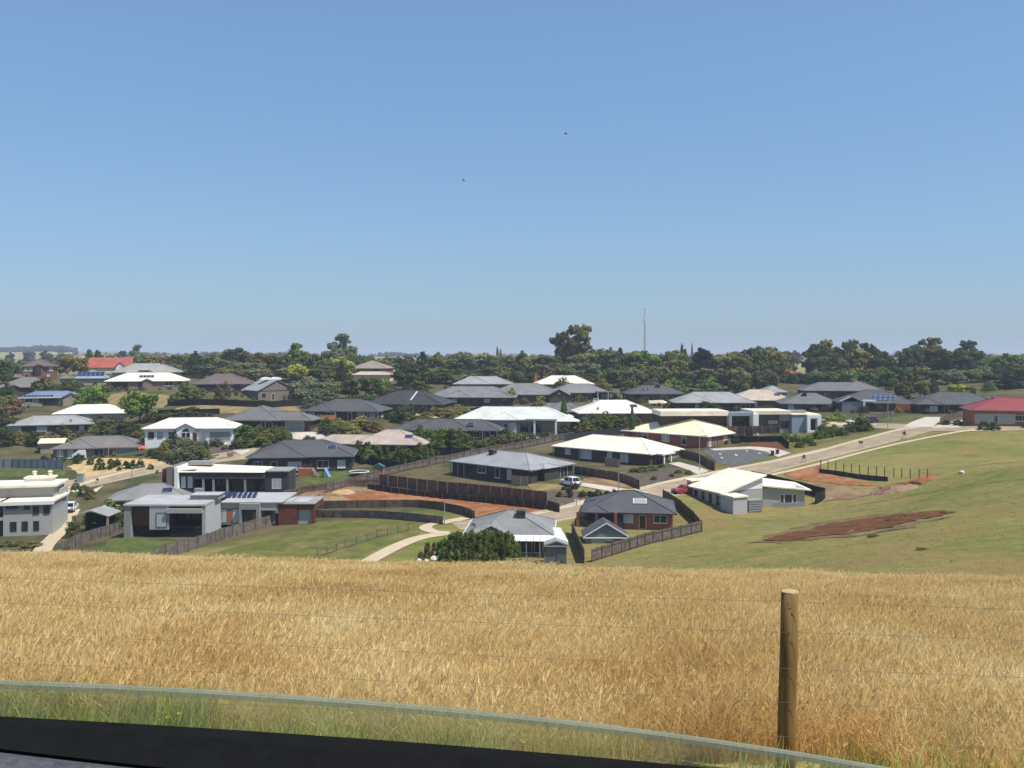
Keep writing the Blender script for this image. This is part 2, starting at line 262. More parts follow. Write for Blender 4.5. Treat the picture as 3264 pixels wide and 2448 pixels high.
# further anchors: (px, py, Y) points of open ground
for px, py, Y in [(30,1705,150),(200,1705,150),(400,1710,140),(657,1718,139),(760,1680,147),(1000,1650,155),(520,1585,175),(720,1572,176),(920,1572,172),(250,1548,185),(500,1495,195),(780,1452,205),
    (60,1500,196),(200,1490,194),(1100,1600,165),(1250,1575,172),(1420,1600,166),(1600,1610,160),(1780,1622,156),(1500,1650,148),(1250,1650,150),(1050,1700,138),(1180,1775,118),(1300,1730,127),(1430,1702,131),(900,1740,128),(650,1765,125),
    (1850,1790,118),(2060,1730,130),(2235,1698,138),(2120,1590,160),(1730,1650,146),(1850,1630,151),(2000,1590,160),(2150,1555,168),(2337,1645,150),(2568,1625,160),(2440,1660,148),
    (2100,1530,176),(2200,1500,186),(2300,1440,205),(2334,1489,188),(2480,1430,202),(2478,1484,188),(2634,1446,196),(2830,1397,207),(2950,1368,214),(3100,1362,218),(3264,1357,218),(2870,1345,226),(3090,1350,222),
    (2580,1382,226),(2450,1382,228),(2300,1382,232),(2620,1500,178),(2800,1530,168),(2970,1545,160),(3000,1450,182),(3264,1400,196),(3264,1500,150),(3264,1600,120),(3264,1700,96),(3264,1800,78),(3000,1650,116),(2800,1680,116),(2600,1700,120),(2400,1725,122),(2400,1800,98),(2700,1800,88),(3000,1800,80),(2200,1800,106),
    (1700,1560,166),(1850,1545,168),(1450,1380,234),(1250,1320,256),(620,1500,196),(680,1450,208),(560,1300,262),(800,1290,268),(1000,1275,280)]:
    p = P(px, py, Y); AN.append(tuple(p))
for x in (-260,-180,-110,-60,0,60,110,180,260):                      # ridge and plain beyond the last houses
    AN += [(x, 430, -9.5 + .012 * x * (x < 0)), (x, 520, -9.5), (x, 640, -10)]
AN += [(-160,230,-20),(-200,160,-29),(-150,120,-29),(190,230,-15.5),(190,150,-15),(150,90,-14),(190,320,-12),(-200,330,-11)]
AN += [(-60,100,-27.5),(-30,100,-26.6),(0,95,-25.5),(25,92,-24.2)]
def near_z(x, y):
    q = np.maximum(y - 6, -8); z = -2.84 - 0.14 * q - 0.00245 * q * q
    return z - 0.024 * x * np.clip(y / 24, 0, 1.6) + 0.05 * np.sin(x * .7 + y * .35) * np.clip((y - 8) / 10, 0, 1)
for x in (-40,-25,-12,0,12,25,40):
    for y in (20, 35, 48): AN.append((x, y, float(near_z(np.array(float(x)), np.array(float(y))))))
A = np.array(AN, float); PTS = A[:, :2]; ZV = A[:, 2]
def kern(d2): return np.sqrt(d2 + 36.0)
d2 = ((PTS[:, None] - PTS[None]) ** 2).sum(2)
n_ = len(PTS); Kk = np.zeros((n_ + 3, n_ + 3)); Kk[:n_, :n_] = kern(d2) - 2.2 * np.eye(n_)
Kk[:n_, n_] = 1; Kk[:n_, n_+1:] = PTS / 100; Kk[n_:, :n_] = Kk[:n_, n_:].T
SOL = np.linalg.solve(Kk, np.concatenate([ZV, np.zeros(3)]))
def rbf(x, y):
    sh = x.shape; q = np.stack([x.ravel(), y.ravel()], 1); out = np.empty(len(q))
    for i in range(0, len(q), 4000):
        c = q[i:i+4000]; dd = ((c[:, None] - PTS[None]) ** 2).sum(2)
        out[i:i+4000] = kern(dd) @ SOL[:n_] + SOL[n_] + c @ SOL[n_+1:] / 100
    return out.reshape(sh)
def sstep(a, b, x): t = np.clip((x - a) / (b - a), 0, 1); return t * t * (3 - 2 * t)
def far_z(x, y):
    z = -10.5 - 0.0015 * (y - 500) + 1.5 * np.sin(x / 240 + 1) * np.sin(y / 330)
    z = z + 20 * np.exp(-((x + 1080) / 420) ** 2 - ((y - 2300) / 700) ** 2)
    z = z + 13 * np.exp(-((x - 1500) / 600) ** 2 - ((y - 2900) / 900) ** 2) + 9 * np.exp(-((x + 330) / 300) ** 2 - ((y - 2400) / 600) ** 2)
    return z
def terrain(x, y):
    x = np.asarray(x, float); y = np.asarray(y, float)
    inside = (1 - sstep(480, 640, y)) * (1 - sstep(190, 330, np.abs(x)))
    z = np.where(inside > 0, rbf(np.clip(x, -330, 330), np.clip(y, -20, 640)), 0) * inside + far_z(x, y) * (1 - inside)
    w = sstep(30, 62, y); wide = 1 - sstep(60, 160, np.abs(x))
    nz = near_z(np.clip(x, -60, 60), np.minimum(y, 70))
    return z * (w * wide + (1 - wide) * 1) + nz * (1 - w) * wide
G = 2.5
XS = np.concatenate([-np.geomspace(9000, 182, 34), np.arange(-175, 195.1, G), np.geomspace(202, 9000, 34)])
YS = np.concatenate([[-60, -30], np.arange(-15, 430.1, G), np.geomspace(440, 14000, 60)])
GX, GY = np.meshgrid(XS, YS)
GZ = terrain(GX, GY)
def hz(x, y):                                     # height on the triangulated sheet
    x = np.atleast_1d(np.asarray(x, float)); y = np.atleast_1d(np.asarray(y, float))
    i = np.clip(np.searchsorted(XS, x, 'right') - 1, 0, len(XS) - 2); j = np.clip(np.searchsorted(YS, y, 'right') - 1, 0, len(YS) - 2)
    u = (x - XS[i]) / (XS[i+1] - XS[i]); v = (y - YS[j]) / (YS[j+1] - YS[j])
    a, b, c, d = GZ[j, i], GZ[j, i+1], GZ[j+1, i], GZ[j+1, i+1]
    return np.where(u >= v, a + u * (b - a) + v * (d - b), a + v * (c - a) + u * (d - c))
def h1(x, y): return float(hz(x, y)[0])
TT = np.arange(58, 620, 0.5)
def gp(px, py, lo=58):                            # where the line of sight through a photograph pixel meets the ground
    t = TT[TT >= lo]; x = (px - CX) / F * t; zr = -(py - HY) / F * t; g = hz(x, t)
    w = np.nonzero(zr <= g)[0]
    if len(w) == 0: k = int(np.argmin(zr - g)); Y = float(t[k])
    elif w[0] == 0: Y = float(t[0])
    else:
        k = w[0]; a = zr[k-1] - g[k-1]; b = g[k] - zr[k]; Y = float(t[k-1] + (t[k] - t[k-1]) * a / (a + b))
    X = (px - CX) / F * Y
    return Vector((X, Y, h1(X, Y)))
# ------------------------------------------------------------------ ground
def nodes_mat(name):
    m = bpy.data.materials.new(name); m.use_nodes = True; MATS[name] = m
    return m, m.node_tree.nodes, m.node_tree.links
def nz(n, l, vec, scale, detail=5, rough=.6, stretch=None):
    t = n.new("ShaderNodeTexNoise"); t.inputs["Scale"].default_value = scale; t.inputs["Detail"].default_value = detail; t.inputs["Roughness"].default_value = rough
    if stretch:
        mp = n.new("ShaderNodeMapping"); mp.inputs["Scale"].default_value = stretch; l.new(vec, mp.inputs[0]); vec = mp.outputs[0]
    l.new(vec, t.inputs["Vector"]); return t.outputs[0]
def rng(n, l, v, a, b, c=0.0, d=1.0):
    t = n.new("ShaderNodeMapRange"); t.inputs["From Min"].default_value = a; t.inputs["From Max"].default_value = b
    t.inputs["To Min"].default_value = c; t.inputs["To Max"].default_value = d; l.new(v, t.inputs["Value"]); return t.outputs[0]
def mixc(n, l, f, a, b, mode='MIX'):
    t = n.new("ShaderNodeMix"); t.data_type = 'RGBA'; t.blend_type = mode
    for s, v in ((0, f), (6, a), (7, b)):
        if isinstance(v, (int, float)): t.inputs[s].default_value = v
        elif isinstance(v, tuple): t.inputs[s].default_value = (*v, 1)
        else: l.new(v, t.inputs[s])
    return t.outputs[2]
m, n, l = nodes_mat('ground_cover'); b = n["Principled BSDF"]; b.inputs["Roughness"].default_value = 0.95; b.inputs["Specular IOR Level"].default_value = 0.03
tc = n.new("ShaderNodeTexCoord"); ob = tc.outputs["Object"]; sx = n.new("ShaderNodeSeparateXYZ"); l.new(ob, sx.inputs[0])
big = nz(n, l, ob, .035, 4); mid = nz(n, l, ob, .22, 6, .7, (.55, 1.5, 1)); fine = nz(n, l, ob, 1.7, 4, .7)
broad = nz(n, l, ob, .05, 5, .6, (.7, 1.0, 1)); spot = nz(n, l, ob, .5, 6, .75, (.6, 1.6, 1)); strip = nz(n, l, ob, .12, 5, .65, (.35, 1.5, 1))
green = mixc(n, l, rng(n, l, broad, .40, .60), (0.137,0.155,0.038), (0.247,0.207,0.074))
green = mixc(n, l, rng(n, l, strip, .46, .62, 0, .8), green, (0.226,0.185,0.064))
green = mixc(n, l, rng(n, l, strip, .45, .32, 0, .7), green, (0.121,0.148,0.038))
green = mixc(n, l, rng(n, l, spot, .50, .70, 0, .8), green, (0.303,0.246,0.101))
green = mixc(n, l, rng(n, l, spot, .45, .30, 0, .7), green, (0.093,0.106,0.029))
green = mixc(n, l, rng(n, l, fine, .55, .75, 0, .7), green, (0.274,0.230,0.087))
green = mixc(n, l, rng(n, l, big, .52, .64, 0, .75), green, (0.259,0.174,0.074))
dry = mixc(n, l, rng(n, l, mid, .35, .65), (.58,.41,.175), (.48,.33,.135))
town = mixc(n, l, rng(n, l, nz(n, l, ob, .11, 4), .42, .58), (.065,.072,.03), (.135,.108,.058))
far = mixc(n, l, rng(n, l, nz(n, l, ob, .006, 3), .45, .6), (.34,.29,.15), (.15,.17,.07))
ty = n.new("ShaderNodeMath"); ty.operation = 'ADD'; l.new(sx.outputs[1], ty.inputs[0]); l.new(rng(n, l, nz(n, l, ob, .09, 3), 0, 1, -9, 9), ty.inputs[1])
c1 = mixc(n, l, rng(n, l, ty.outputs[0], 44, 56), dry, green)
# mown home paddocks and gardens beyond the first road, more bare earth between the houses
tx = n.new("ShaderNodeMath"); tx.operation = 'MULTIPLY_ADD'; tx.inputs[1].default_value = -.62; l.new(sx.outputs[0], tx.inputs[0]); l.new(ty.outputs[0], tx.inputs[2])
c2 = mixc(n, l, rng(n, l, tx.outputs[0], 152, 170), c1, town)
c3 = mixc(n, l, rng(n, l, sx.outputs[1], 420, 520), c2, far)
l.new(c3, b.inputs["Base Color"])
bp = n.new("ShaderNodeBump"); bp.inputs["Strength"].default_value = .7; bp.inputs["Distance"].default_value = .25; l.new(nz(n, l, ob, 2.6, 6, .75), bp.inputs["Height"]); l.new(bp.outputs[0], b.inputs["Normal"])
M_ground = m
me = bpy.data.meshes.new('ground'); nx, ny = len(XS), len(YS)
V = np.stack([GX, GY, GZ], 2).reshape(-1, 3)
jj, ii = np.meshgrid(np.arange(ny - 1), np.arange(nx - 1), indexing='ij'); a_ = (jj * nx + ii).ravel()
T = np.concatenate([np.stack([a_, a_ + 1, a_ + nx + 1], 1), np.stack([a_, a_ + nx + 1, a_ + nx], 1)])
me.vertices.add(len(V)); me.vertices.foreach_set('co', V.ravel())
me.loops.add(T.size); me.loops.foreach_set('vertex_index', T.ravel().astype(np.int32))
me.polygons.add(len(T)); me.polygons.foreach_set('loop_start', np.arange(0, T.size, 3, dtype=np.int32)); me.polygons.foreach_set('loop_total', np.full(len(T), 3, np.int32))
me.polygons.foreach_set('use_smooth', np.ones(len(T), bool)); me.update(calc_edges=True); me.materials.append(M_ground)
tag(link('ground', me), kind='structure')

def ragged(pts, amp, seed):                       # break up a polygon's outline
    rr = random.Random(seed); out = []
    for i, p in enumerate(pts):
        q = pts[(i + 1) % len(pts)]; k = max(1, int((q - p).length / 1.6))
        for j in range(k):
            t = j / k; d = (q - p); nrm = Vector((-d.y, d.x, 0)).normalized() if d.length > 0 else Vector((0, 0, 0))
            out.append(p.lerp(q, t) + nrm * rr.uniform(-amp, amp))
    return out
def sheet(name, poly, mat_, off=.03, amp=0.0, seed=1, kind='structure', bumpz=0.0, world=False):
    pts = [Vector((p[0], p[1], 0)) for p in poly] if world else [Vector((*gp(*p).to_2d(), 0)) for p in poly]
    if amp: pts = ragged(pts, amp, seed)
    bm = bmesh.new(); vs = [bm.verts.new((p.x, p.y, 0)) for p in pts]
    es = [bm.edges.new((vs[i], vs[(i + 1) % len(vs)])) for i in range(len(vs))]
    bmesh.ops.triangle_fill(bm, edges=es, use_beauty=True, normal=(0, 0, 1))
    xs = [p.x for p in pts]; ys = [p.y for p in pts]
    def cut(co, no): bmesh.ops.bisect_plane(bm, geom=bm.verts[:] + bm.edges[:] + bm.faces[:], plane_co=co, plane_no=no)
    x0 = XS[np.argmin(abs(XS - min(xs)))]
    st = G
    for x in XS[(XS > min(xs)) & (XS < max(xs))]: cut((x, 0, 0), (1, 0, 0))
    for y in YS[(YS > min(ys)) & (YS < max(ys))]: cut((0, y, 0), (0, 1, 0))
    dlo = min(p.x - p.y for p in pts); dhi = max(p.x - p.y for p in pts)      # cell diagonals: x - y is a multiple of the grid step
    base = (-175 - (-15)) % G; k0 = math.ceil((dlo - base) / G)
    while k0 * G + base < dhi:
        cut((k0 * G + base, 0, 0), (1, -1, 0)); k0 += 1
    co = np.array([v.co[:] for v in bm.verts]); z = hz(co[:, 0], co[:, 1]) + off
    if bumpz: z = z + bumpz * np.array([R.random() for _ in z])
    for v, q in zip(bm.verts, z): v.co.z = q
    for f in bm.faces:
        f.smooth = True
        if f.normal.z < 0: f.normal_flip()
    me = bpy.data.meshes.new(name); bm.to_mesh(me); bm.free(); me.materials.append(mat_)
    return tag(link(name, me), kind=kind)
def smooth_line(pts, step=1.2):
    out = []
    for i in range(len(pts) - 1):
        p0, p1, p2, p3 = pts[max(i-1, 0)], pts[i], pts[i+1], pts[min(i+2, len(pts)-1)]
        k = max(2, int((p2 - p1).length / step))
        for j in range(k):
            t = j / k
            out.append(0.5 * ((2*p1) + (p2-p0)*t + (2*p0-5*p1+4*p2-p3)*t*t + (3*p1-p0-3*p2+p3)*t**3))
    out.append(pts[-1]); return out
def wline(px): return smooth_line([Vector((*gp(*p).to_2d(), 0)) for p in px])
def ribbon(name, line, w, mat_, off=.05, thick=0.0, shift=0.0, kind='structure', tab=False):
    mb = MB(); rows = []
    m_ = max(2, int(w / 1.2) + 1)
    for i, p in enumerate(line):
        d = (line[min(i+1, len(line)-1)] - line[max(i-1, 0)]); nn = Vector((d.y, -d.x, 0)).normalized()
        row = []
        for k in range(m_):
            q = p + nn * (shift + w * (k / (m_ - 1) - .5)); z = h1(q.x, q.y) + off
            row.append((q.x, q.y, z + thick))
        rows.append(row)
    for i in range(len(rows) - 1):
        for k in range(m_ - 1):
            mb.add([rows[i][k], rows[i][k+1], rows[i+1][k+1], rows[i+1][k]], [(0, 1, 2, 3)])
        if thick:
            for k in (0, m_ - 1):
                a, b2 = rows[i][k], rows[i+1][k]; mb.add([a, b2, (b2[0], b2[1], b2[2]-thick-.2), (a[0], a[1], a[2]-thick-.2)], [(0, 1, 2, 3)])
    o = mb.build(name, mat_)
    for p in o.data.polygons: p.use_smooth = not thick
    if not thick:
        bm = bmesh.new(); bm.from_mesh(o.data); bmesh.ops.remove_doubles(bm, verts=bm.verts, dist=.001)
        for f in bm.faces:
            if f.normal.z < 0: f.normal_flip()
        bm.to_mesh(o.data); bm.free()
    return tag(o, kind=kind)

M_road = mat('asphalt_pale', (.35,.272,.185), .95, .16, .5, bump=.2, col2=(.295,.228,.155))
M_conc = mat('concrete_path', (.50,.405,.27), .9, .1, 1.0, bump=.1)
M_concg = mat('concrete_drive', (.52,.46,.39), .9, .1, 1.0, bump=.1, col2=(.47,.41,.33))
M_kerb = mat('kerb_concrete', (.44,.37,.26), .9, .08, 1.5)
M_soil = mat('red_soil', (.25,.10,.045), .98, .22, .8, bump=.8, col2=(.33,.16,.075))
M_soilb = mat('brown_soil', (.21,.125,.075), .98, .22, .8, bump=.8, col2=(.27,.19,.105))
M_soild = mat('dark_soil', (.15,.06,.026), .98, .3, .8, bump=.8, col2=(.105,.05,.024))
M_lawn = mat('lawn', (.072,.100,.028), .95, .3, .9, bump=.8, col2=(.105,.118,.038))
M_lawn2 = mat('verge_grass', (.105,.118,.030), .95, .3, .5, bump=.8, col2=(.155,.135,.046))
M_mulch = mat('bark_mulch', (.10,.075,.058), .98, .25, 2.0, bump=.9, col2=(.13,.10,.08))
M_gravel = mat('pale_gravel', (.52,.36,.18), .98, .2, 2.0, bump=.7, col2=(.40,.27,.13))
M_stone = mat('grey_gravel', (.105,.105,.105), .98, .15, 2.0, bump=.7, col2=(.13,.13,.125))
M_drygr = mat('dry_grass', (.27,.20,.095), .98, .2, 1.0, bump=.8, col2=(.20,.155,.07))

# streets
road = wline([(2975,1366),(2900,1378),(2830,1397),(2734,1421),(2634,1446),(2478,1484),(2330,1518),(2200,1547),(2100,1568),(1990,1592),(1890,1614),(1790,1637),(1660,1661),(1560,1672),(1450,1676)])
ribbon('road', road, 6.6, M_road, .05)
ribbon('road', wline([(2640,1352),(2760,1356),(2900,1362),(3050,1366),(3180,1364),(3420,1360)]), 7.0, M_road, .075)
lroad = wline([(-80,1556),(60,1556),(160,1552),(230,1548),(320,1530),(410,1511),(520,1489),(650,1468),(780,1449),(880,1436)])
ribbon('road', lroad, 5.6, M_road, .05)
ribbon('road', wline([(860,1385),(960,1390),(1060,1388)]), 5.0, M_concg, .05)
for sh in (-3.5, 3.5): ribbon('kerb', road[4:], .35, M_kerb, .03, .14, sh)
for sh in (-3.0, 3.0): ribbon('kerb', lroad, .35, M_kerb, .03, .14, sh)
# footpaths
ribbon('footpath', wline([(2925,1362),(2861,1371),(2780,1392),(2700,1413),(2600,1441),(2500,1463),(2400,1483),(2300,1502),(2174,1527),(2052,1556),(1950,1580),(1848,1606),(1770,1624),(1701,1640),(1640,1650)]), 1.5, M_conc, .08)
ribbon('footpath', wline([(3150,1369),(3050,1378),(2900,1407),(2750,1442),(2600,1482),(2460,1514)]), 1.3, M_conc, .08)
ribbon('footpath', wline([(1160,1800),(1200,1776),(1262,1744),(1330,1717),(1400,1704),(1432,1700)]), 2.2, M_conc, .08)
ribbon('footpath', wline([(1432,1700),(1385,1697),(1356,1684),(1372,1673),(1430,1662),(1490,1654)]), 2.0, M_conc, .095)
ribbon('footpath', wline([(-40,1573),(100,1566),(215,1556),(260,1545),(330,1522),(420,1500),(520,1477),(640,1455)]), 1.3, M_conc, .08)
ribbon('footpath', wline([(125,1775),(150,1735),(185,1700),(212,1660),(232,1625)]), 2.6, M_conc, .08)
# driveways
def drive(poly, m_=M_concg, off=.09): return sheet('driveway', poly, m_, off)
drive([(1838,1548),(1860,1540),(2040,1567),(2070,1570),(2035,1588),(2010,1580)])
drive([(2130,1478),(2165,1474),(2260,1502),(2225,1514)])
drive([(2260,1432),(2390,1424),(2470,1430),(2520,1445),(2480,1458),(2440,1440),(2390,1433),(2280,1437)])
drive([(690,1404),(740,1402),(800,1436),(770,1452)])
drive([(925,1380),(1005,1378),(1060,1396),(980,1402)])
drive([(2950,1330),(3010,1330),(2975,1362),(2880,1362)])
drive([(3060,1340),(3110,1342),(3060,1364),(2970,1364)])
drive([(2615,1338),(2730,1340),(2800,1356),(2660,1356)], M_conc)
drive([(1395,1664),(1470,1650),(1500,1655),(1420,1672)], M_conc, .11)
drive([(1260,1325),(1350,1320),(1400,1332),(1270,1338)], M_conc)
drive([(1620,1388),(1720,1378),(1800,1382),(1700,1398),(1640,1400)], M_conc)
drive([(290,1350),(330,1548),(300,1575),(285,1600),(300,1560)][1:], M_concg)
# bare lots, lawns, beds
sheet('bare_soil', [(1010,1592),(1100,1578),(1190,1566),(1320,1578),(1500,1598),(1640,1614),(1770,1628),(1730,1636),(1690,1640),(1620,1652),(1520,1668),(1490,1636),(1410,1614),(1250,1604),(1080,1606)], M_soil, .04, .35, 3, bumpz=.05)
sheet('bare_soil', [(930,1598),(985,1560),(1060,1548),(1200,1555),(1190,1568),(1090,1584),(1000,1606)], M_soilb, .065, .4, 4, bumpz=.06)
M_scuff = mat('scuffed_turf', (.185,.145,.062), .98, .3, .7, bump=.8, col2=(.15,.10,.05))
sheet('scuffed_turf', [(2400,1730),(2470,1702),(2620,1664),(2780,1642),(2920,1630),(3040,1628),(3010,1650),(2900,1680),(2770,1704),(2640,1716),(2480,1734)], M_scuff, .035, 1.3, 54, bumpz=.05)
sheet('bare_soil', [(2440,1724),(2520,1702),(2640,1674),(2780,1652),(2900,1638),(2990,1634),(2960,1650),(2870,1676),(2760,1697),(2640,1707),(2500,1726)], M_soild, .055, 1.0, 5, bumpz=.14)
sheet('bare_soil', [(2940,1634),(2990,1628),(3036,1634),(2990,1646),(2940,1656)], M_soild, .062, .8, 52, bumpz=.12)
sheet('bare_soil', [(2500,1512),(2560,1494),(2612,1486),(2622,1504),(2700,1528),(2820,1548),(2870,1540),(2960,1512),(3000,1508),(2940,1546),(2860,1568),(2790,1550),(2640,1540),(2540,1528)], M_soil, .04, .4, 6, bumpz=.08)
sheet('bare_soil', [(2560,1540),(2660,1546),(2790,1560),(2800,1576),(2700,1592),(2620,1600),(2600,1575)], M_soilb, .06, .5, 7, bumpz=.06)
sheet('bare_soil', [(2390,1406),(2490,1414),(2520,1430),(2460,1432),(2385,1424)], M_soild, .05, .25, 8)
sheet('lawn', [(250,1772),(330,1738),(385,1704),(460,1712),(560,1728),(660,1722),(610,1744),(520,1776),(420,1790)], M_lawn, .04, .3, 9)
sheet('verge_grass', [(600,1786),(760,1742),(900,1706),(1010,1664),(1130,1658),(1330,1662),(1360,1680),(1330,1704),(1240,1730),(1150,1776),(900,1800)], M_lawn2, .04, .3, 10)
sheet('lawn', [(955,1530),(1020,1502),(1110,1502),(1150,1512),(1080,1530),(1000,1548)], M_lawn, .05, .2, 11)
sheet('lawn', [(-30,1500),(60,1492),(215,1502),(200,1522),(-30,1524)], M_lawn, .05, .2, 12)
sheet('lawn', [(2815,1326),(2925,1326),(2905,1344),(2790,1344)], M_lawn, .05, .2, 13)
sheet('lawn', [(2480,1382),(2620,1380),(2700,1390),(2640,1408),(2530,1424),(2500,1408)], M_lawn2, .05, .3, 14)
sheet('gravel_bed', [(215,1488),(290,1462),(440,1462),(540,1470),(520,1484),(400,1502),(270,1522),(250,1508)], M_gravel, .05, .25, 15)
sheet('gravel_bed', [(2238,1436),(2350,1430),(2450,1440),(2475,1450),(2340,1486),(2290,1478)], M_stone, .05, .15, 16)
sheet('mulch_bed', [(650,1418),(700,1410),(770,1446),(735,1458),(660,1470),(600,1456)], M_mulch, .05, .25, 17)
sheet('mulch_bed', [(1720,1572),(1790,1562),(1880,1568),(1960,1580),(1990,1590),(1850,1604),(1780,1622),(1735,1600)], M_mulch, .05, .3, 18)
sheet('mulch_bed', [(2040,1500),(2130,1488),(2190,1500),(2178,1522),(2080,1545),(2035,1552),(2010,1520)], M_mulch, .05, .3, 19)
sheet('dry_grass_patch', [(1680,1545),(1780,1545),(1960,1572),(1900,1578),(1790,1560),(1700,1566)], M_drygr, .035, .3, 20)
sheet('dry_grass_patch', [(560,1300),(940,1292),(960,1312),(760,1318),(560,1318)], M_drygr, .035, .3, 21)
sheet('dry_grass_patch', [(1830,1540),(1890,1520),(2010,1540),(2040,1556),(1900,1548)], M_soilb, .035, .3, 22)
sheet('dry_grass_patch', [(1950,1318),(2200,1306),(2200,1320),(1990,1330)], M_drygr, .035, .3, 23)
sheet('dry_grass_patch', [(2390,1225),(2470,1205),(2520,1205),(2440,1232)], M_drygr, .035, .3, 24)
sheet('dry_grass_patch', [(330,1262),(420,1248),(560,1262),(520,1300),(350,1290)], M_drygr, .035, .3, 25)
sheet('dirt_verge', [(2630,1445),(2700,1424),(2850,1384),(2855,1390),(2700,1432),(2500,1482),(2340,1506),(2330,1500),(2480,1470)], M_soilb, .045, .1, 26)


ribbon('dirt_track', wline([(3300,1524),(3180,1536),(3060,1552),(2920,1576),(2800,1598),(2700,1616)]), .7, M_scuff, .03)
ribbon('dirt_track', wline([(3300,1470),(3150,1480),(3050,1492)]), .5, M_scuff, .03)
# ------------------------------------------------------------------ houses
def add_hip(mb, cap, x0, x1, y0, y1, z, p):
    w, d = x1 - x0, y1 - y0; hh = min(w, d) / 2 * p
    if w >= d: r0, r1 = (x0 + d / 2, (y0 + y1) / 2, z + hh), (x1 - d / 2, (y0 + y1) / 2, z + hh)
    else: r0, r1 = ((x0 + x1) / 2, y0 + w / 2, z + hh), ((x0 + x1) / 2, y1 - w / 2, z + hh)
    c = [(x0, y0, z), (x1, y0, z), (x1, y1, z), (x0, y1, z)]
    if w >= d: fs = [(0, 1, 5, 4), (1, 2, 5), (2, 3, 4, 5), (3, 0, 4)]
    else: fs = [(0, 1, 4), (1, 2, 5, 4), (2, 3, 5), (3, 0, 4, 5)]
    mb.add(c + [r0, r1], fs + [(3, 2, 1, 0)])
    up = Vector((0, 0, .03))
    def cb(a, b):
        if (Vector(b) - Vector(a)).length > .3: cap.bar(Vector(a) + up, Vector(b) + up, .22, .10)
    cb(r0, r1)
    for i, r in zip(range(4), ((r0, r1, r1, r0) if w >= d else (r0, r0, r1, r1))): cb(c[i], r)
    return hh
def add_gable(mb, wall, x0, x1, y0, y1, z, p, axis='y', oh=.4, wz=None):
    if axis == 'y':
        xm = (x0 + x1) / 2; hh = (x1 - x0) / 2 * p
        v = [(x0, y0, z), (xm, y0, z + hh), (x1, y0, z), (x0, y1, z), (xm, y1, z + hh), (x1, y1, z)]
        wall.prism([(x0 + oh, z - .03), (x1 - oh, z - .03), (xm, z + hh - oh * p - .03)], 'y', y0 + oh, y1 - oh)
    else:
        ym = (y0 + y1) / 2; hh = (y1 - y0) / 2 * p
        v = [(x0, y0, z), (x0, ym, z + hh), (x0, y1, z), (x1, y0, z), (x1, ym, z + hh), (x1, y1, z)]
        wall.prism([(y0 + oh, z - .03), (y1 - oh, z - .03), (ym, z + hh - oh * p - .03)], 'x', x0 + oh, x1 - oh)
    t = .16
    lo = [(a, b, c - t) for a, b, c in v]
    mb.add(v + lo, [(0, 1, 4, 3), (1, 2, 5, 4), (6, 9, 10, 7), (7, 10, 11, 8), (0, 6, 7, 1), (1, 7, 8, 2), (3, 4, 10, 9), (4, 5, 11, 10), (0, 3, 9, 6), (2, 8, 11, 5)])
    return hh
def gutter_ring(mb, x0, x1, y0, y1, z):
    g = .12
    for s in ((x0 - g, x1 + g, y0 - g, y0, z - .2, z - .01), (x0 - g, x1 + g, y1, y1 + g, z - .2, z - .01), (x0 - g, x0, y0, y1, z - .2, z - .01), (x1, x1 + g, y0, y1, z - .2, z - .01)): mb.box(*s)
def opening(root, face, pos, kind, w, hgt, sill, x0, x1, y0, y1, light=False, frame=None):
    # an opening set on a wall face; face f (front, y0), r (right, x1), l (left, x0)
    L = (x1 - x0) if face == 'f' else (y1 - y0); w = min(w, L * .9); c = pos * L; c = max(w / 2 + .1, min(L - w / 2 - .1, c))
    def bx(mb, a, b, d0, d1, za, zb):
        if face == 'f': mb.box(x0 + a, x0 + b, y0 - d1, y0 - d0, za, zb)
        elif face == 'r': mb.box(x1 + d0, x1 + d1, y0 + a, y0 + b, za, zb)
        else: mb.box(x0 - d1, x0 - d0, y1 - b, y1 - a, za, zb)
    a, b, z0, z1 = c - w / 2, c + w / 2, sill, sill + hgt
    mb = MB(); bx(mb, a, b, -.05, .03, z0, z1)
    fr = MB(); t = .07
    for q in ((a - t, b + t, z1, z1 + t), (a - t, b + t, z0 - t, z0), (a - t, a, z0, z1), (b, b + t, z0, z1)): bx(fr, q[0], q[1], -.02, .07, q[2], q[3])
    if kind == 'window':
        o = mb.build('window', M_blind if light else M_glass, root)
        if w > 1.3: bx(fr, c - .03, c + .03, .03, .06, z0, z1)
        fr.build('window_frame', frame or M_frame, o)
        sl = MB(); bx(sl, a - .1, b + .1, -.02, .14, z0 - t - .08, z0 - t - .003); sl.build('sill', frame or M_frame, o)
    elif kind == 'door':
        o = mb.build('door', WL['wood'], root); fr.build('door_frame', frame or M_frame, o)
        hn = MB(); bx(hn, a + .1, a + .16, .03, .09, z0 + .95, z0 + 1.1); hn.build('door_handle', M_metal, o)
    elif kind in ('garage', 'garagec', 'recess'):
        o = mb.build('garage_door' if kind != 'recess' else 'glazed_opening', {'garage': M_garage, 'garagec': M_garagec, 'recess': M_glass}[kind], root)
        if kind != 'recess':
            gr = MB()
            for k in range(1, 5): bx(gr, a + .05, b - .05, .03, .045, z0 + k * hgt / 5 - .02, z0 + k * hgt / 5 + .02)
            gr.build('panel_groove', M_gutter, o)
        else:
            for k in range(1, max(2, int(w / 1.4))): bx(fr, a + k * w / max(2, int(w / 1.4)) - .03, a + k * w / max(2, int(w / 1.4)) + .03, .03, .06, z0, z1)
        fr.build('door_frame', frame or (M_frame if kind != 'recess' else M_framed), o)
    elif kind == 'blank':
        o = mb.build('wall_panel', WL['pale'], root)
    return o
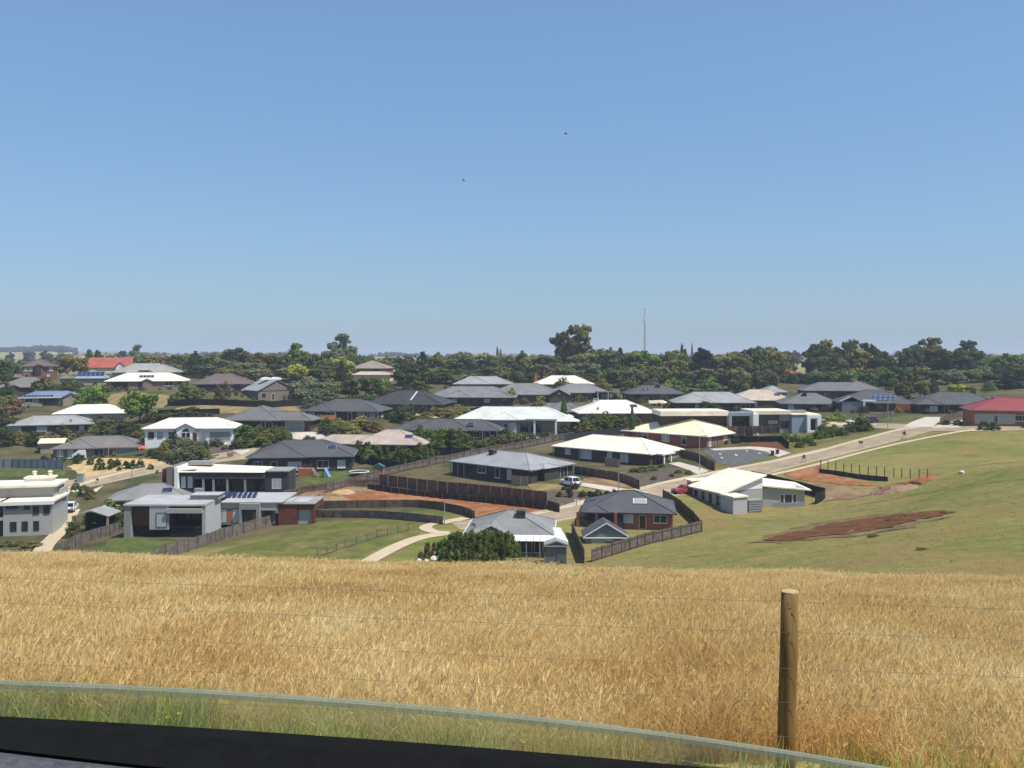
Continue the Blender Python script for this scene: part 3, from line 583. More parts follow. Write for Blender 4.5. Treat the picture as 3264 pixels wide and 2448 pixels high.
def build_house(h):
    rr = random.Random(h['label']); th = h['tr']; x0, x1, D, wh, p = h['x0'], h['x1'], h['D'], h['wh'], h['pit']
    cat = 'shed' if h['name'] == 'shed' else 'garage' if h['name'] == 'garage' else 'house'
    root = thing(h['name'], h['label'], cat, (h['C'].x, h['C'].y, h['zb']), -th, 'houses of the estate')
    La = x1 - x0; oh = .55; ze = wh; dx = lambda f: x0 + f * La
    roof, cap, gut, wall = MB(), MB(), MB(), MB(); hips = h.get('hips', [])
    wall.box(x0 + oh, x1 - oh, oh, D - oh, -2.2, ze - .01)
    WM = WL[h['wall']]; RM = RF[h['roof']]; ridge = 0
    tops = []
    if h.get('roofkind') == 'gable':
        ridge = add_gable(roof, wall, x0, x1, 0, D, ze, p, h.get('axis') or ('x' if La > D * .9 else 'y'))
    else:
        ridge = add_hip(roof, cap, x0, x1, 0, D, ze, p); tops.append((x0, x1, 0, D))
        gutter_ring(gut, x0, x1, 0, D, ze)
    yfront = oh
    for i, (a, b, c, d) in enumerate(hips):
        e = ze + .011 * (i + 1); add_hip(roof, cap, dx(a), dx(b), c, d, e, p); gutter_ring(gut, dx(a) - .004 * (i+1), dx(b) + .004 * (i+1), c - .004 * (i+1), d, e)
        wall.box(dx(a) + oh, dx(b) - oh, c + oh, d - oh, -2.2, ze - .012); tops.append((dx(a), dx(b), c, d))
    for i, (a, b, c, d) in enumerate(h.get('gab', [])):
        e = ze + .017 * (i + 1); add_gable(roof, wall, dx(a), dx(b), c, d, e, max(p, .5)); wall.box(dx(a) + .42, dx(b) - .42, c + .42, d - .4, -2.2, ze - .014)
        vt = MB(); xm = (dx(a) + dx(b)) / 2; vt.box(xm - .35, xm + .35, c + .36, c + .40, e + .25, e + .6); vt.build('gable_vent', M_gutterw, root)
    if h.get('rgab'):
        add_hip(roof, cap, x1 - 3.4, x1 + 1.0, D * .22, D * .60, ze + .021, p); wall.box(x1 - 3, x1 + .5, D * .22 + .5, D * .60 - .5, -2, ze + .01)
    wall.build('wall', WM, root); ro = roof.build('roof', RM, root)
    if cap.v: cap.build('ridge_cap', RM, ro)
    if gut.v: gut.build('gutter', {'w': M_gutterw, 'd': M_gutterd}.get(h.get('gm'), M_gutter), ro)
    # openings
    fx0, fx1, fy0, fy1 = x0 + oh, x1 - oh, oh, D - oh
    def front_y(u):                              # foremost wall at that place along the front
        X = fx0 + u * (fx1 - fx0); y = oh
        for a, b, c, d in hips:
            if dx(a) + oh < X < dx(b) - oh: y = min(y, c + oh)
        for a, b, c, d in h.get('gab', []):
            if dx(a) + .42 < X < dx(b) - .42: y = min(y, c + .42)
        return y
    items = []
    for it in (h.get('ft') or '').split(';'):
        if it == 'auto':
            k = max(2, int(La / 5))
            for j in range(k):
                u = (j + .5 + rr.uniform(-.15, .15)) / k
                if rr.random() < .85: items.append(['f' + ('d' if j == k // 2 and rr.random() < .5 else 'w'), u, rr.choice([1.2, 1.8, 2.4]), rr.choice([1.2, 1.4, 1.9])])
            if D > 9: items.append(['rw' if h['th'] >= 0 else 'lw', .4, 1.6, 1.3])
        elif it:
            q = it.split(','); items.append([q[0]] + [float(v) for v in q[1:]])
    for q in items:
        fc, kd = q[0][0], q[0][1]; u = q[1]; w = q[2] if len(q) > 2 else 0; hh = q[3] if len(q) > 3 else 0; sill = q[4] if len(q) > 4 else None
        yy = front_y(u) if fc == 'f' else fy0
        args = dict(x0=fx0, x1=fx1, y0=yy, y1=fy1)
        if kd == 'w': opening(root, fc, u, 'window', w or 1.5, hh or 1.3, sill if sill is not None else max(.15, 2.15 - (hh or 1.3)), light=rr.random() < .28, frame=M_frame if rr.random() < .6 else M_framed, **args)
        elif kd == 'd': opening(root, fc, u, 'door', 1.0, 2.1, 0, **args)
        elif kd == 'g': opening(root, fc, u, 'garagec' if h['wall'] in ('redbrick', 'cream') else 'garage', w or 4.8, 2.15, 0, **args)
        elif kd == 'n': opening(root, fc, u, 'recess', w, hh, sill or 0, **args)
        elif kd == 'b': opening(root, fc, u, 'blank', w, hh, .1, **args)
        elif kd == 'v':                          # verandah: posts in front of a dark glazed wall
            opening(root, fc, u, 'recess', w, hh, .05, **args)
            for s in (-.5, 0, .5):
                pm = MB(); X = fx0 + u * (fx1 - fx0) + s * w; pm.box(X - .22, X + .22, yy - .5, yy - .06, -2, ze - .02); pm.build('verandah_pier', WM, root)
    for u in h.get('posts', ()):
        pm = MB(); X = dx(u); pm.box(X - .07, X + .07, -.05 - (.9 if hips else 0), .09 - (.9 if hips else 0), -2, ze - .03); pm.build('porch_post', WL['beige'], root)
    for j in range(h.get('rposts', 0)):
        pm = MB(); yy = D * (.22 + .2 * j); pm.box(x1 + 1.15, x1 + 1.5, yy, yy + .35, -1.5, ze); pm.build('porch_column', WL['white'], root)
    if h.get('rposts'):
        pm = MB(); pm.box(x1 - .2, x1 + 1.8, D * .14, D * .52, ze - .3, ze + .02); pm.build('porch_roof', RM, root)
    # things on the roof: front slope point at (u along front, t up the slope)
    def slope(u, t, src=0): 
        a, b, c, d = tops[src] if tops else (x0, x1, 0, D); hh = min(b - a, d - c) / 2
        return Vector((dx(u), c + t * hh, ze + t * hh * p))
    sl = Vector((0, 1, p)).normalized(); nrm = Vector((0, -p, 1)).normalized()
    def plate(name, u, t, w, l, m_, par=ro, src=0, lift=.07, fr=None):
        o = slope(u, t, src) + nrm * lift; ax = Vector((1, 0, 0)) * w / 2; ay = sl * l / 2; mb = MB(); az = nrm * .05
        q = [o-ax-ay-az, o+ax-ay-az, o+ax+ay-az, o-ax+ay-az, o-ax-ay+az, o+ax-ay+az, o+ax+ay+az, o-ax+ay+az]
        mb.add(q, [(0,3,2,1),(4,5,6,7),(0,1,5,4),(1,2,6,5),(2,3,7,6),(3,0,4,7)])
        ob = mb.build(name, m_, par)
        if fr:
            f2 = MB(); az2 = nrm * .06
            for s1, s2 in ((-ax-ay, ax-ay), (ax-ay, ax+ay), (ax+ay, -ax+ay), (-ax+ay, -ax-ay)): f2.bar(o + s1 + az2, o + s2 + az2, .09, .06)
            f2.build('panel_frame', fr, ob)
        return ob
    src = 1 if len(tops) > 1 and h.get('pv', (0, ''))[1] == 'pv' and hips and hips[0][0] <= h.get('pvx', .5) <= hips[0][1] else 0
    if h.get('pv'):
        k, kd = h['pv']; u0 = h.get('pvx', .5)
        if kd == 'pv':
            for j in range(k): plate('solar_panel' if k > 1 else 'roof_panel', u0 + j * 1.25 / La, .52, 1.1 if k > 1 else 1.9, 1.9 if k > 1 else 1.5, M_solar, src=src, fr=M_metal)
        elif kd == 'poolheat':
            for j in range(k): plate('solar_panel', .05 + j * .058, .22, .9, 1.0, M_solar)
        elif kd == 'pvgrid':
            for j in range(k): plate('solar_panel', u0 + ((j % 5) - 2) * 1.35 / La + (j // 5) * .02, .28 + (j // 5) * .22, 1.15, 1.5, MATS['panel_bright'] if 'panel_bright' in MATS else mat('panel_bright', (.05,.07,.14), .15, .2, 3, spec=.7), fr=M_metal)
    if h.get('bigpv'):
        for j in range(6): plate('solar_panel', .16 + j * .13, .5, 1.6, 3.4, M_solar, fr=M_metal)
    if h.get('skylight'): plate('skylight', h['skylight'], .5, 2.1, 1.6, RF['lightgrey'], fr=M_gutterw)
    for u in h.get('cooler', ()):
        o = slope(u, .72, 0); mb = MB(); mb.box(o.x - .6, o.x + .6, o.y - .5, o.y + .7, o.z - .1, o.z + .75)
        mb.prism([(o.x - .75, o.z + .75), (o.x + .75, o.z + .75), (o.x + .5, o.z + .95), (o.x - .5, o.z + .95)], 'y', o.y - .6, o.y + .8); mb.build('roof_cooler', M_framed, ro)
    if h.get('pipe'):
        o = slope(rr.uniform(.25, .45), .6); mb = MB(); mb.tube([o - Vector((0, 0, .2)), o + Vector((0, 0, .8))], [.06, .06], 6); mb.build('vent_pipe', M_metal, ro)
    if h.get('dish') is not None and h.get('dish') is not False:
        o = slope(h['dish'], .2) + Vector((0, 0, .5)); mb = MB()
        for k in range(10):
            t0, t1 = 2*math.pi*k/10, 2*math.pi*(k+1)/10
            mb.add([o, o + Vector((.42*math.cos(t0), -.1, .42*math.sin(t0))), o + Vector((.42*math.cos(t1), -.1, .42*math.sin(t1)))], [(0, 1, 2)])
        mb.bar(o, o - Vector((0, -.1, .6)), .06); mb.build('satellite_dish', M_metal, ro)
    if h.get('flue') :
        mb = MB(); mb.bar(slope(h['flue'], .05) + nrm * .15, slope(h['flue'] + .03, .85) + nrm * .15, .28, .2); mb.build('roof_batten', M_frame, ro)
    if h.get('chim') is not None and 'chim' in h:
        o = Vector((dx(h['chim']), D * .45, ze + ridge * .6)); mb = MB(); mb.box(o.x - .6, o.x + .6, o.y - .4, o.y + .4, o.z - 1, o.z + ridge * .5 + .5); mb.box(o.x - .7, o.x + .7, o.y - .5, o.y + .5, o.z + ridge * .5 + .5, o.z + ridge * .5 + .7); mb.build('chimney', WL['orange'], ro)
    if h.get('clere'):
        for j in range(2):
            mb = MB(); X = dx(.42 + .24 * j); Z = ze + ridge - .15
            mb.prism([(X - 1.9, Z), (X + 1.9, Z), (X + 1.4, Z + .6), (X + .4, Z + .85), (X - .6, Z + .8), (X - 1.4, Z + .5)], 'y', D / 2 - 1.2, D / 2 + 1.2); mb.build('roof_vent', M_gutterw, ro)
    if h.get('dormer'):
        mb = MB(); wm = MB(); add_gable(mb, wm, dx(.62), dx(.86), -.4, D * .3, ze + .5, .9); wm.box(dx(.62) + .4, dx(.86) - .4, 0, D * .3, ze - 1, ze + .45)
        d0 = wm.build('dormer', WL['white'], ro); mb.build('dormer_roof', RM, root)
    if h.get('portal'):
        a, b = h['portal']; mb = MB(); Y0 = -4
        for X in (dx(a), dx((a+b)/2), dx(b)): mb.box(X - .25, X + .25, Y0, Y0 + .5, -2, 2.9)
        mb.box(dx(a) - .25, dx(b) + .25, Y0 - .004, Y0 + .504, 2.9, 3.3); mb.box(dx(a) - .1, dx(b) + .1, Y0 + .51, .5, 2.95, 3.15); mb.build('carport', WL['grey'], root)
    if h.get('whiteportal'):
        X = dx(h['whiteportal']); mb = MB(); mb.box(X - 1.3, X - .7, -3.2, -2.6, -1.5, 3.0); mb.box(X - 1.3, X + 2.2, -3.204, -2.596, 3.0, 3.5); mb.box(X - 1.2, X + 2.1, -2.59, .4, 3.1, 3.4); mb.build('porch', WL['white'], root)
        mb = MB(); mb.box(dx(.04) , X - 1.32, -2.4, .4, -1.5, 3.0); add_gable(mb, MB(), dx(.02), X - 1.33, -2.6, 3, 3.0, .5); mb.build('porch_wing', WL['grey'], root)
    if h.get('brickblock'):
        a, b = h['brickblock']; mb = MB(); mb.box(dx(a), dx(b), -1.2, .5, -1.5, 2.55); mb.build('brick_panel', WL['orange'], root)
    if h.get('portico'):
        a, b = h['portico']; mb = MB(); mb.box(dx(a), dx(b), -4.4, .6, wh + .30, wh + .48); mb.box(dx(a) + .1, dx(b) - .1, -4.3, .5, wh + .02, wh + .29); mb.build('portico_roof', RM, root)
        for X in (dx(a) + 2.2, dx(b) - .35):
            mb = MB(); mb.box(X - .22, X + .22, -4.2, -3.76, -2, wh + .01); mb.build('porch_column', WL['white'], root)
        mb = MB(); add_hip(mb, MB(), dx(.84), dx(1.06), -1.5, 4.5, wh - .35, p); mb.build('side_roof', RM, root)
    if h.get('ver'):
        a, b = h['ver']; k = 6
        for j in range(k):
            mb = MB(); A0, A1 = dx(a) + (dx(b) - dx(a)) * j / k + .03, dx(a) + (dx(b) - dx(a)) * (j + 1) / k - .03
            mb.add([(A0, -2.4, 2.3), (A1, -2.4, 2.3), (A1, .1, 2.62), (A0, .1, 2.62), (A0, -2.4, 2.24), (A1, -2.4, 2.24), (A1, .1, 2.56), (A0, .1, 2.56)], [(0,1,2,3),(7,6,5,4),(0,4,5,1),(1,5,6,2),(2,6,7,3),(3,7,4,0)]); mb.build('verandah_sheet', WL['cream'] if j < 0 else M_gutterw, root)
        for j in range(4):
            mb = MB(); X = dx(a) + (dx(b) - dx(a)) * j / 3; mb.box(X - .06, X + .06, -2.35, -2.23, -1, 2.24); mb.build('verandah_post', M_metal, root)
        mb = MB(); X = dx(b); mb.add([(X + .1, -2.4, 2.3), (X + 2.0, -2.4, 2.3), (X + .8, 5.0, 2.75), (X - .3, 5.0, 2.75)] + [(X + .1, -2.4, 2.2), (X + 2.0, -2.4, 2.2), (X + .8, 5.0, 2.65), (X - .3, 5.0, 2.65)], [(0,1,2,3),(7,6,5,4),(0,4,5,1),(1,5,6,2),(2,6,7,3),(3,7,4,0)]); mb.build('side_awning', M_gutterw, root)
        # white barge boards on the front gable
        g = h['gab'][0]; xm = (dx(g[0]) + dx(g[1])) / 2; hh = (dx(g[1]) - dx(g[0])) / 2 * max(p, .5)
        for s in (0, 1):
            xe = dx(g[s]); nseg = 4
            for j in range(nseg):
                mb = MB(); A = Vector((xe, g[2] - .06, ze + .02)); B = Vector((xm, g[2] - .06, ze + .02 + hh)); mb.bar(A.lerp(B, j/nseg + .02), A.lerp(B, (j+1)/nseg - .02), .08, .34); mb.build('barge_board', M_gutterw, root)
    if h.get('arch'):
        X = dx(h['arch']); Y0 = h['gab'][0][2] + .40; mb = MB()
        pts = [(X + 1.0 * math.cos(t), 2.2 + 1.0 * math.sin(t)) for t in [math.pi * k / 10 for k in range(11)]]
        mb.prism([(X - 1.0, .9)] + pts[::-1] + [(X + 1.0, .9)], 'y', Y0 - .05, Y0); w_ = mb.build('window', M_glass, root)
        fr = MB()
        for k in range(10): fr.bar((pts[k][0], Y0 - .07, pts[k][1]), (pts[k+1][0], Y0 - .07, pts[k+1][1]), .1, .16)
        for q in (-1, 0, 1): fr.box(X + q - .07, X + q + .07, Y0 - .1, Y0 - .04, .9, 2.2)
        fr.box(X - 1.1, X + 1.1, Y0 - .102, Y0 - .038, 2.1, 2.25); fr.box(X - 1.1, X + 1.1, Y0 - .12, Y0 - .03, .75, .9); fr.build('window_frame', M_frame, w_)
    return root
for h in HS: build_house(h)

# ---- flat-roofed and odd houses: boxes given in photograph pixels at the front distance, depths in metres
class Facade:
    def __init__(s, name, label, cat, px0, pyb, Y, th=0, group='houses of the estate'):
        s.s = F / Y; s.px0 = px0; s.pyb = pyb; p = P(px0, pyb, Y); s.root = thing(name, label, cat, p, -math.radians(th), group); s.c = math.cos(math.radians(th))
    def x(s, px): return (px - s.px0) / s.s / s.c
    def z(s, py): return (s.pyb - py) / s.s
    def box(s, name, m_, a, b, t, bt, y0, y1, par=None):
        mb = MB(); mb.box(s.x(a), s.x(b), y0, y1, s.z(bt), s.z(t)); return mb.build(name, m_, par or s.root)
    def win(s, a, b, t, bt, y, light=False, frame=None, name='window', mull=1):
        x0, x1, z0, z1 = s.x(a), s.x(b), s.z(bt), s.z(t); mb = MB(); mb.box(x0, x1, y - .03, y + .05, z0, z1); o = mb.build(name, M_blind if light else M_glass, s.root)
        fr = MB(); q = .07
        fr.box(x0 - q, x1 + q, y - .07, y + .02, z1, z1 + q); fr.box(x0 - q, x1 + q, y - .07, y + .02, z0 - q, z0); fr.box(x0 - q, x0, y - .07, y + .02, z0, z1); fr.box(x1, x1 + q, y - .07, y + .02, z0, z1)
        for k in range(1, mull): X = x0 + (x1 - x0) * k / mull; fr.box(X - .03, X + .03, y - .065, y - .03, z0, z1)
        fr.build('window_frame', frame or M_framed, o); return o
# white two-level house at the far left
f = Facade('rendered_house', 'pale rendered two-storey flat-roofed house at the left edge', 'house', 168, 1697, 150, -12)
f.box('wall', WL['pale'], 27, 168, 1600, 1740, 0, 6); f.box('wall_band', WL['grey'], 26.6, 168.4, 1600, 1624, -.04, 6.03)
f.box('upper_wall', WL['pale'], -60, 152, 1560, 1600, 4, 10); f.box('side_wing', WL['pale'], 154, 164, 1575, 1700, 6.1, 10)
f.box('wall', WL['charcoal'], -90, 26, 1612, 1740, 1.2, 9)
r_ = f.box('roof', RF['white'], 16, 174, 1594, 1600, -.5, 9); f.box('roof_fascia', M_gutterw, 15, 175, 1596, 1606, -.56, -.5, r_)
f.box('roof', RF['white'], -95, 164, 1553, 1560, 3.0, 10.6); f.box('balcony_roof', RF['white'], -90, 26, 1594, 1604, -.2, 5); f.box('balcony_slab', WL['pale'], -90, 26, 1645, 1653, -.2, 3)
for a, b, t, bt in ((113,128,1612,1636),(143,158,1612,1636),(48,64,1660,1688),(81,96,1660,1688),(114,128,1660,1688)): f.win(a, b, t, bt, -.045 if t < 1624 else 0)
f.win(36, 68, 1607, 1616, -.045, mull=3); f.win(88, 102, 1608, 1620, -.045)
mb = MB(); mb.box(f.x(45), f.x(125), 8, 10.5, f.z(1553), f.z(1553) + .5); mb.box(f.x(45)-.2, f.x(125)+.3, 7.8, 10.6, f.z(1553) + .5, f.z(1553) + .75); mb.build('roof_lantern', RF['white'], f.root)
for px in (66, 113):
    mb = MB(); mb.tube([(f.x(px), 9.4, f.z(1553) + .7), (f.x(px), 9.4, f.z(1553) + 1.5)], [.32, .32], 10); mb.tube([(f.x(px), 9.4, f.z(1553) + 1.5), (f.x(px), 9.4, f.z(1553) + 1.7)], [.45, .2], 10); mb.build('roof_ventilator', RF['white'], f.root)
# white modern house
f = Facade('modern_house', 'white boxy modern house with dark timber panels and roof solar panels, behind grey palings', 'house', 657, 1716, 140)
z0, z1 = 0, f.z(1612)
f.box('plinth', WL['black'], 416, 650, 1676, 1745, .5, 9); f.box('fin_wall', WL['grey'], 398, 420, 1612, 1745, -.4, 8)
f.box('timber_panel', WL['wood'], 420.5, 480, 1618, 1676, .2, 8); f.box('wall', WL['boxgrey'], 480.5, 541, 1612, 1686, -.5, 8); f.win(503, 535, 1634, 1677, -.5, light=True, mull=1, frame=M_framed)
f.box('back_wall', WL['charcoal'], 541.5, 645, 1618, 1680, 3.4, 9); f.box('side_shade', WL['charcoal'], 541.2, 543.2, 1634, 1680, .0, 3.3); f.box('side_shade', WL['charcoal'], 642.6, 645.3, 1634, 1680, .0, 3.3); f.box('ceiling_shade', WL['charcoal'], 543.4, 642.4, 1633.2, 1635, .0, 3.3)  # charcoal side and ceiling sheets added to darken the loggia, shade put into colour
f.win(556, 582, 1636, 1678, 3.4); f.win(590, 640, 1636, 1678, 3.4, mull=3)
f.box('balustrade', WL['black'], 541.5, 644.5, 1684, 1716, -.1, .1); f.box('balcony_floor', WL['charcoal'], 541.5, 644.5, 1680.5, 1684, .11, 3.4)
f.box('awning', WL['pale'], 536, 650, 1619, 1633, -.9, 1.2); f.box('side_wall', WL['boxgrey'], 645.5, 657, 1612, 1760, -.2, 7.2)
r_ = f.box('roof', RF['palegrey'], 397, 658, 1606, 1611.5, -.6, 9); f.box('roof_plant', WL['grey'], 577, 668, 1592, 1605.5, 4, 7)
f.box('roof_plant_cap', RF['palegrey'], 575, 672, 1590, 1591.6, 3.8, 7.2)
g = 7.3                                                                # rear wing, set back
def Q(px, Y=147.3): return (px - 657) * Y / F + (657 - CX) * (Y - 140) / F      # same pixel, farther back
zt = 4.35; mb = MB()
mb.box(Q(705), Q(832), g, g + 9, .75, zt); mb.build('rear_wall', WL['boxgrey'], f.root)
mb = MB(); mb.box(Q(705), Q(884), g + .6, g + 9, -2.5, .74); mb.build('undercroft', WL['black'], f.root)
mb = MB(); mb.box(Q(832), Q(882), g - .2, g + 8.9, zt - 1.2, zt); mb.build('canopy', WL['boxgrey'], f.root)
mb = MB(); mb.box(Q(704), Q(900), g - .4, g + 10, zt + .003, zt + .18); mb.build('roof', RF['palegrey'], f.root)
for a, b, m_ in ((709,722,M_blind),(742,762,M_blind)):
    mb = MB(); mb.box(Q(a), Q(b), g - .04, g + .05, 1.1, 3.35); o = mb.build('window', m_, f.root)
    fr = MB(); fr.box(Q(a)-.08, Q(b)+.08, g-.08, g-.041, 3.35, 3.45); fr.box(Q(a)-.08, Q(b)+.08, g-.08, g-.041, 1.0, 1.1); fr.build('window_frame', M_framed, o)
mb = MB(); mb.box(Q(723), Q(741), g - .06, g + .05, 1.05, 3.4); mb.build('timber_panel', WL['orange'], f.root)
mb = MB(); mb.box(Q(768), Q(774), g - 1, g - .01, .7, zt - .01); mb.box(Q(822), Q(832), g - 1, g - .01, .7, zt - .01); mb.box(Q(774), Q(822), g - 1, g - .01, 3.4, zt - .012); mb.box(Q(774), Q(822), g - 1, g - .01, .7, .95); mb.build('window_surround', WL['grey'], f.root)
mb = MB(); mb.box(Q(775), Q(821), g - .06, g - .012, .96, 3.39); mb.build('window', M_glass, f.root)
mb = MB(); mb.box(Q(806), Q(819), g - .1, g - .062, 1.0, 2.8); mb.build('timber_panel', WL['orange'], f.root)
mb = MB(); mb.box(Q(882), Q(942), g + 1, g + 8, -1.5, zt - .4); mb.build('brick_wing', WL['redwood'], f.root)
mb = MB(); mb.box(Q(942), Q(998), g + 1.2, g + 8, zt - 1.3, zt - .45); mb.box(Q(986), Q(998), g + 1.2, g + 2, -1.5, zt - 1.3); mb.build('garage_frame', WL['redwood'], f.root)
mb = MB(); mb.box(Q(944), Q(985), g + 1.5, g + 1.6, -.5, zt - 1.31); mb.build('garage_door', WL['pale'], f.root)
mb = MB(); mb.box(Q(880), Q(1000), g + .8, g + 8.4, zt - .39, zt - .25); mb.build('roof', RF['lightgrey'], f.root)
for a, b in ((886,918),(926,975)):
    mb = MB(); mb.box(Q(a), Q(b), g + 1.5, g + 6, zt - .24, zt - .1); mb.build('roof_sheet', RF['palegrey'], f.root)
for k in range(9):
    mb = MB(); X = Q(676 + k * 15.8, 151); mb.add([(X, g + 3.6, zt + .25), (X + .62, g + 3.6, zt + .25), (X + .62, g + 5.2, zt + .95), (X, g + 5.2, zt + .95), (X, g + 3.6, zt + .19), (X + .62, g + 3.6, zt + .19), (X + .62, g + 5.2, zt + .89), (X, g + 5.2, zt + .89)], [(0,1,2,3),(7,6,5,4),(0,4,5,1),(1,5,6,2),(2,6,7,3),(3,7,4,0)]); o = mb.build('solar_panel', M_solar, f.root)
    fr = MB(); fr.bar((X + .1, g + 5.1, zt + .9), (X + .1, g + 5.1, zt + .15), .05); fr.bar((X + .52, g + 5.1, zt + .9), (X + .52, g + 5.1, zt + .15), .05); fr.build('panel_stand', M_metal, o)
# dark modern house with white roof
f = Facade('modern_house', 'charcoal modern house with low white roof and tall pale pillar', 'house', 920, 1570, 172, 0)
f.box('wall', WL['charcoal'], 845, 920, 1504, 1600, 0, 5.5); f.box('fascia', WL['charcoal'], 624, 846, 1504, 1524, -1.2, 5.5)
f.box('back_wall', WL['black'], 624, 845, 1524, 1600, 3, 5.5); f.box('side_wall', WL['charcoal'], 577, 624, 1498, 1600, -.6, 5.5)
f.box('floor_slab', WL['charcoal'], 640, 845, 1566, 1590, -1.5, 3)
f.box('pillar', WL['taupe'], 541, 566, 1486, 1600, -1.6, 6); f.box('pillar_lit_face', WL['white'], 566.4, 577, 1486, 1600, -1.8, 5); f.box('timber_wall', WL['wood'], 520, 540.6, 1494, 1600, -.5, 6)  # white strip paints the sunlit right side of the pillar
for px in (654, 686, 730, 786): f.box('verandah_post', WL['grey'], px - 3, px + 3, 1524, 1600, -1.15, -.8)
f.box('pier', WL['bluegrey'], 632, 655, 1552, 1600, -2.2, -1.3); f.box('garage_door', M_framed, 738, 784, 1526, 1572, .6, 1.0); f.box('wall_panel', WL['charcoal'], 786, 815, 1527, 1572, -.5, 3)
for a, b in ((583,594),(604,616)): f.win(a, b, 1519, 1552, -.6, light=True, frame=M_frame)
for a, b in ((868,880),(884,895)): f.win(a, b, 1527, 1557, 0, light=True, frame=M_frame)
f.win(815, 842, 1524, 1558, 0, mull=2); f.win(660, 684, 1528, 1562, 3, mull=2); f.win(690, 728, 1528, 1562, 3, mull=2)
mb = MB(); x0, x1 = f.x(576), f.x(848)
mb.add([(x0, -1.4, f.z(1500)), (x1, -1.4, f.z(1503)), (x1, 6.2, f.z(1500)), (x0, 6.2, f.z(1489)), (x0, -1.4, f.z(1503.6)), (x1, -1.4, f.z(1503.6)), (x1, 6.2, f.z(1503.6)), (x0, 6.2, f.z(1503.6))], [(0,1,2,3),(7,6,5,4),(0,4,5,1),(1,5,6,2),(2,6,7,3),(3,7,4,0)]); mb.build('roof', RF['white'], f.root)
f.box('roof', RF['lightgrey'], 846, 922, 1500, 1503.7, -.3, 5.8); f.box('roof_box', RF['lightgrey'], 578, 655, 1478, 1490, 3.6, 5.4)
# long white flat-roofed house on the right
f = Facade('modern_house', 'long flat-roofed white modern house with framed corner window, above the yellow roof', 'house', 2565, 1381, 228, -3)
f.box('wall', WL['darkbrick'], 2105, 2320, 1326, 1400, 1.5, 9); f.box('roof', RF['white'], 2100, 2318, 1309, 1324, -.5, 10)
f.box('portal', WL['bluegrey'], 2318.5, 2396, 1313, 1324, -1, 2); f.box('portal_side', WL['bluegrey'], 2318.5, 2326, 1324.2, 1400, -1, 2); f.box('portal_pier', WL['white'], 2393, 2410, 1318, 1400, -1.5, 2)
f.box('wall', WL['charcoal'], 2326.5, 2393, 1324.4, 1400, 2.1, 9); f.win(2330, 2388, 1326, 1352, 2.1, mull=4)
f.box('wall', WL['brown'], 2410.5, 2485, 1321, 1400, .6, 9); f.box('roof', RF['white'], 2396.5, 2520, 1309, 1320.6, -.2, 10); f.win(2450, 2480, 1340, 1352, .6, light=True, mull=3)
f.box('wall', WL['grey'], 2485.5, 2520, 1321, 1400, .3, 9); f.win(2488, 2514, 1342, 1364, .3, mull=2)
f.box('wing', WL['bluegrey'], 2520.5, 2568, 1322, 1400, -.6, 8); f.box('roof_panel', RF['lightgrey'], 2522, 2584, 1310, 1319, 3, 5)  # blue-grey wing carries the white box's shaded left side in its colour
for q in ((2566,2611,1322,1332),(2566,2611,1371,1400),(2566,2576,1332.1,1370.9),(2599,2611,1332.1,1370.9)): f.box('window_surround', WL['white'], *q, -1.6, 0)
f.box('wing', WL['white'], 2568.5, 2611, 1324, 1399, .01, 8); f.win(2576.5, 2598.5, 1339, 1370, -.1)
f.box('roof', RF['white'], 2521, 2612, 1319.3, 1321.8, -.8, 8.5)
mb = MB(); mb.tube([(f.x(2477), 3, f.z(1321)), (f.x(2477), 3, f.z(1314))], [.25, .25], 8); mb.build('roof_vent', M_framed, f.root)
# skillion-roofed pale house
C = P(2304, 1574, 155); th = math.radians(66)
root = thing('skillion_house', 'pale corrugated house with single steep white skillion roof and low side wing', 'house', (C.x, C.y, C.z - 3.6), -th, 'houses of the estate')
La, D, lo, hi = 10.8, 9.6, 3.6, 6.4
mb = MB(); mb.add([(-La,0,lo),(0,0,lo),(0,D,hi),(-La,D,hi),(-La,0,lo-.22),(0,0,lo-.22),(0,D,hi-.22),(-La,D,hi-.22)], [(0,1,2,3),(7,6,5,4),(0,4,5,1),(1,5,6,2),(2,6,7,3),(3,7,4,0)]); mb.build('roof', RF['white'], root)
mb = MB(); o_ = .8; k = (hi - lo) / D; mb.prism([(o_, -2.5), (D - .5, -2.5), (D - .5, lo + k * (D - .5) - .24), (o_, lo + k * o_ - .24)], 'x', -La + .5, -.6); mb.build('wall', WL['pale'], root)
mb = MB(); mb.box(-La + .46, -.56, o_ - .05, o_ + .4, -2.5, .9); mb.build('plinth', WL['bluegrey'], root)
for k in range(4): opening(root, 'f', .15 + .22 * k, 'window' if k != 2 else 'door', 1.1, 1.9, 1.1, -La + .5, -.6, o_, D)
mb = MB(); mb.box(-La - 1.2, -La + .4, 1, 6, -2, 4.4); mb.build('rear_wall', WL['pale'], root); mb = MB(); mb.box(-La - 1.6, -La + .6, .5, 6.5, 4.41, 4.6); mb.build('rear_roof', RF['white'], root)
mb = MB(); mb.prism([(1.5, 3.9), (D - .6, 3.9), (D - .6, 6.1)], 'x', -.59, -.55); mb.build('gable_cladding', WL['white'], root)
f = Facade('side_wing', None, None, 2431, 1632, 160, -4); wing = f.root
f.box('wall', WL['pale'], 2432, 2568, 1556, 1660, 0, 6); f.box('base_course', WL['grey'], 2462, 2568.4, 1604, 1660, -.03, 3)
